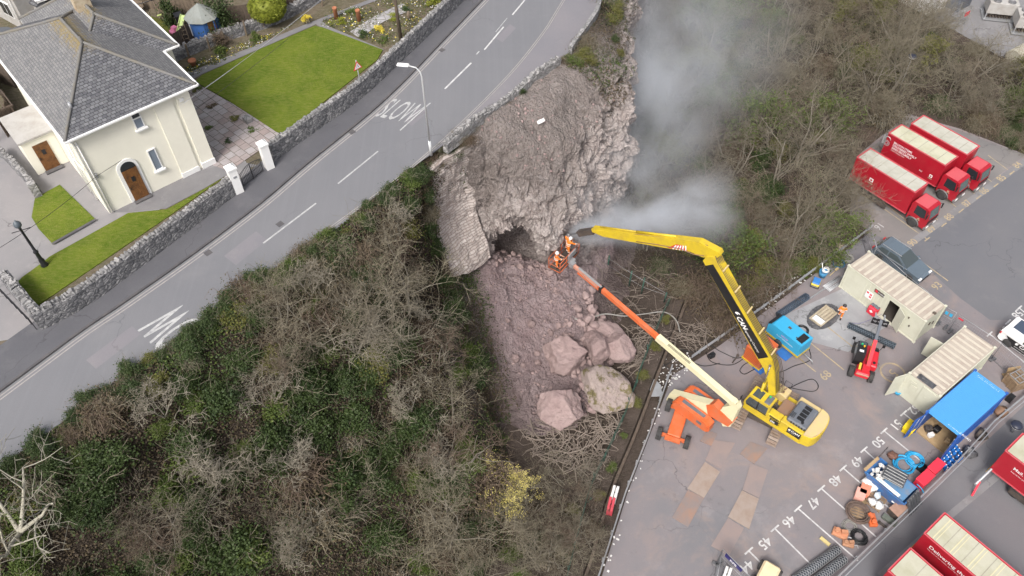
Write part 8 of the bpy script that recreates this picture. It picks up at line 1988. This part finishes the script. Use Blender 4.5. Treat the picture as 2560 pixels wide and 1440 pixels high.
b = MB(); b.tube([q - o0 + Vector((0, 0, 1.7)) for q in P[:3]] + [P[3] - o0 + Vector((0, 0, 1.1))], .015, 4); b.tube([q - o0 + Vector((0, 0, .9)) for q in P], .012, 4); b.build('wire', M_galv, mf)
# litter
b = MB()
for poly, n in (([(1500, 1430), (1560, 1260), (1600, 1120), (1660, 940), (1690, 930), (1600, 1180), (1520, 1430)], 40), ([(1640, 900), (1720, 880), (1740, 910), (1680, 960), (1640, 1000)], 110), ([(1880, 760), (2120, 590), (2130, 610), (1900, 790)], 110)):
    P = [U(x, y, 0) for x, y in poly]; k = 0
    while k < n:
        q = Vector((rg.uniform(min(p.x for p in P), max(p.x for p in P)), rg.uniform(min(p.y for p in P), max(p.y for p in P)), .03))
        if inside(q, P): k += 1; s = rg.uniform(.04, .15); b.box(tuple(q), (s, s * rg.uniform(.5, 1), .03), rg.uniform(0, 6))
tag(b.build('litter', M_bag), 'white scraps of litter along the guard rails', kind='stuff')
o = MB().prism([(-.5, -.6), (.3, -.75), (.5, .2), (.25, .8), (-.35, .7)], 0, .05).build('sheet_metal', M_galv, loc=U(1638, 972, .25), rz=.2); tag(o, 'pale grey sheet lying between the bank strip and the guard rail', 'sheet')
# ------------------------------------------------------------------ garden plants
def garden(label, px, leafm, s, n=900, ls=.09, z=ZU + .05, name='garden_shrub', cat='shrub', clumps=10, twig=None, ntw=0, sc=None):
    t = shrub_proto(hash(label) % 9999 if False else int(px[0] * 7 + px[1]), s, leafm, n, ls, twig, ntw, name, clumps); t.location = U(*px, z)
    if sc: t.scale = sc
    return tag(t, label, cat)
rg2 = random.Random(3); t = thing('topiary', 'clipped round golden green bush on a short trunk by the dark fence', 'bush', U(680, 62, ZU + .05)); MB().cyl((0, 0, -.1), (0, 0, .8), .1, 8).build('trunk', M_bark, t)
b = MB(); pts = []
for _ in range(900):
    d = Vector((rg2.gauss(0, 1), rg2.gauss(0, 1), rg2.gauss(0, 1))).normalized(); pts.append((d.x * 1.42, d.y * 1.42, 1.55 + d.z * 1.05))
leaves(rg2, b, pts, 9000, .06, .12, .05); b.lathe([(.3, .6), (1.0, .9), (1.33, 1.5), (1.05, 2.2), (.4, 2.5)], 14); b.build('crown', rnd('golden_leaves', [(.13, .16, .015), (.20, .215, .03)], .6, 3, .8), t)
garden('dark evergreen tree spreading over the playhouse and fence', (560, 72), M_leaf_d, 2.1, 5200, .13, name='evergreen_tree', cat='tree', clumps=26, ntw=20, sc=(1, 1, 1.35)); garden('narrow dark conifer standing against the pale fence', (432, 60), M_leaf_d, .9, 2200, .1, name='conifer', cat='tree', clumps=18, sc=(1, 1, 2.4))
garden('brown dormant shrub beside the dry stone wall', (556, 116), M_leaf_b, .95, 700, .1, twig=M_twig2, ntw=90); garden('bright green clump at the edge of the flower bed', (550, 132), M_leaf_m, .6, 900, .1); garden('second green clump below the clipped round bush', (634, 98), M_leaf_m, .6, 800, .1)
garden('bright yellow flowering bush in the rockery', (946, 78), M_blossom, .5, 900, .08); garden('yellow shrub at the corner of the cream house', (433, 146), M_blossom, .5, 700, .09, sc=(.7, .7, 1.6)); garden('yellow green shrub by the upper end of the stone wall', (1085, 8), M_lime, .8, 900, .1)
o = shrub_proto(5, .45, M_blossom, 500, .08, None, 0, 'yellow_shrub', 8); o.location = U(766, 50, ZU + .45); tag(o, 'yellow leafy shrub growing out of the black pot', 'shrub')
for k, (px, m, lab) in enumerate([((880, 32), M_leaf_m, 'pale green plant beside the chimney pot planters'), ((848, 58), M_lime, 'lime green plant in front of the chimney pot planters'), ((985, 45), M_lime, 'yellowish plant near the telegraph pole'), ((960, 100), M_leaf_m, 'low green plant at the foot of the telegraph pole'), ((905, 86), M_leaf_d, 'dark low plant left of the yellow flowering bush'), ((1010, 25), M_leaf_d, 'grey green plant above the crazy paving'), ((486, 226), M_leaf_y, 'spiky plant growing against the house on the patio'), ((497, 222), M_leaf_m, 'grey green plant on the patio near the roof corner'), ((530, 268), M_leaf_b, 'brown dead plant in a patio gap'), ((586, 298), M_leaf_y, 'dull green plant patch by the stone trough'), ((521, 321), M_leaf_m, 'bright green plant patch in the patio near the house'), ((632, 328), M_leaf_m, 'green plant patch at the wall end of the patio'), ((570, 355), M_leaf_d, 'square dark plant patch in the patio by the gate')]):
    garden(lab, px, m, .34 if k > 5 else .5, 420, .08, ZU + .08, 'low_plant', 'plant', 7, sc=(1.2, 1.2, .45) if k > 5 else (1.3, 1.3, .7))
b = MB(); 
BED = [U(x, y, ZU + .07) for x, y in [(790, 65), (830, 25), (1000, -10), (1120, -5), (1080, 40), (1010, 105), (960, 118), (880, 85)]]; BED2 = [U(x, y, ZU + .07) for x, y in [(440, 172), (560, 125), (640, 98), (720, 66), (760, 45), (640, 118), (480, 190)]]
for P, n in ((BED, 2600), (BED2, 1500)):
    k = 0
    while k < n:
        q = Vector((rg.uniform(min(p.x for p in P), max(p.x for p in P)), rg.uniform(min(p.y for p in P), max(p.y for p in P)), ZU + .07))
        if not inside(q, P): continue
        k += 1; b.mi = 0
        if mnoise.noise(q * .8) > -.1 or rg.random() < .25: leaves(rg, b, [tuple(q)], 3, .06, .15, .07, (0, 0, 1, 1, 2, 3, 3) if rg.random() < .8 else (4, 5))
tag(b.build('flower_bed_plants', [M_leaf_m, M_leaf_d, M_leaf_b, M_leaf_y, M_blossom, M_bag]), 'low mixed flowers and leaves filling the garden beds', kind='stuff')
# ------------------------------------------------------------------ dust
def dust(name, label, a, c, r0, r1, dens, nscale, seed, fall=1.0, thr=(.42, .7)):
    A, B_ = U(*a), U(*c); x = (B_ - A); L = x.length; R = x.to_track_quat('X', 'Z').to_matrix().to_4x4()
    b = MB(); n = 10; prof = []
    for i in range(n + 1):
        t_ = i / n; rr = (r0 + (r1 - r0) * t_) * (1.0 if 0 < i < n else .35); prof.append((L * t_, rr))
    for x_, rr in prof:
        for j in range(14): b.v.append((x_, rr * cos(2 * pi * j / 14), rr * sin(2 * pi * j / 14)))
    for i in range(n):
        for j in range(14): b.f.append((i * 14 + j, i * 14 + (j + 1) % 14, (i + 1) * 14 + (j + 1) % 14, (i + 1) * 14 + j))
    b.f.append(list(range(13, -1, -1))); b.f.append([n * 14 + j for j in range(14)]); b.m = [0] * len(b.f)
    m = bpy.data.materials.new(name); m.use_nodes = True; t = m.node_tree; t.nodes.clear(); out = t.nodes.new('ShaderNodeOutputMaterial'); pv = t.nodes.new('ShaderNodeVolumePrincipled'); t.links.new(pv.outputs[0], out.inputs['Volume'])
    pv.inputs['Color'].default_value = (.86, .89, .94, 1); pv.inputs['Anisotropy'].default_value = .1
    o = _obj(t); sp = t.nodes.new('ShaderNodeSeparateXYZ'); t.links.new(o, sp.inputs[0])
    rad = _math(t, 'SQRT', _math(t, 'ADD', _math(t, 'MULTIPLY', sp.outputs[1], sp.outputs[1]), _math(t, 'MULTIPLY', sp.outputs[2], sp.outputs[2])), 0)
    Rx = _math(t, 'ADD', r0, _math(t, 'MULTIPLY', sp.outputs[0], (r1 - r0) / L)); k = _math(t, 'SUBTRACT', 1.0, _math(t, 'DIVIDE', rad, Rx)); k = _math(t, 'MAXIMUM', k, 0); k = _math(t, 'MULTIPLY', _math(t, 'MULTIPLY', k, k), _math(t, 'SUBTRACT', 2.2, _math(t, 'MULTIPLY', k, 1.2)))
    u = _math(t, 'DIVIDE', sp.outputs[0], L); e = _math(t, 'MULTIPLY', _math(t, 'MINIMUM', _math(t, 'MULTIPLY', u, 12), 1), _math(t, 'MINIMUM', _math(t, 'MULTIPLY', _math(t, 'SUBTRACT', 1.0, u), 1.6), 1)); e = _math(t, 'MAXIMUM', e, 0)
    fo = _math(t, 'DIVIDE', 1.0, _math(t, 'ADD', 1.0, _math(t, 'MULTIPLY', u, fall)))
    mp = t.nodes.new('ShaderNodeMapping'); mp.inputs['Location'].default_value = (seed, seed * 2, 0); mp.inputs['Scale'].default_value = (.6, 1, 1); t.links.new(o, mp.inputs['Vector'])
    nz = _ramp(t, _noise(t, mp.outputs[0], nscale, 5, .6, .7), *thr)
    d = _math(t, 'MULTIPLY', _math(t, 'MULTIPLY', _math(t, 'MULTIPLY', k, e), _math(t, 'MULTIPLY', nz, dens)), fo); t.links.new(d, pv.inputs['Density'])
    ob = b.build(name, m); ob.matrix_world = Matrix.Translation(A) @ R; tag(ob, label, kind='stuff'); return ob
dust('dust_cloud', 'grey dust plume drifting back over the wood', (1500, 560, 8.5), (1800, -60, 11), 2.6, 15.5, .44, .19, 3.0, 1.6, (.4, .6))
dust('dust_puff', 'dense pale dust streaming along the excavator arm', (1410, 590, 7.6), (1860, 500, 9.5), .9, 4.6, 2.8, .42, 7.0, 1.4, (.36, .6))
dust('dust_puff', 'pale dust puff rising against the cliff face', (1440, 575, 7.6), (1445, 430, 10.0),   .5, 2.2, 2.6, .8, 1.0, 1.0, (.38, .64))
dust('dust_haze', 'thin dust hanging over the cliff top trees', (1625, 260, 9.0), (1600, -90, 13), 2.6, 8.0, .34, .25, 5.0, .5, (.34, .62))
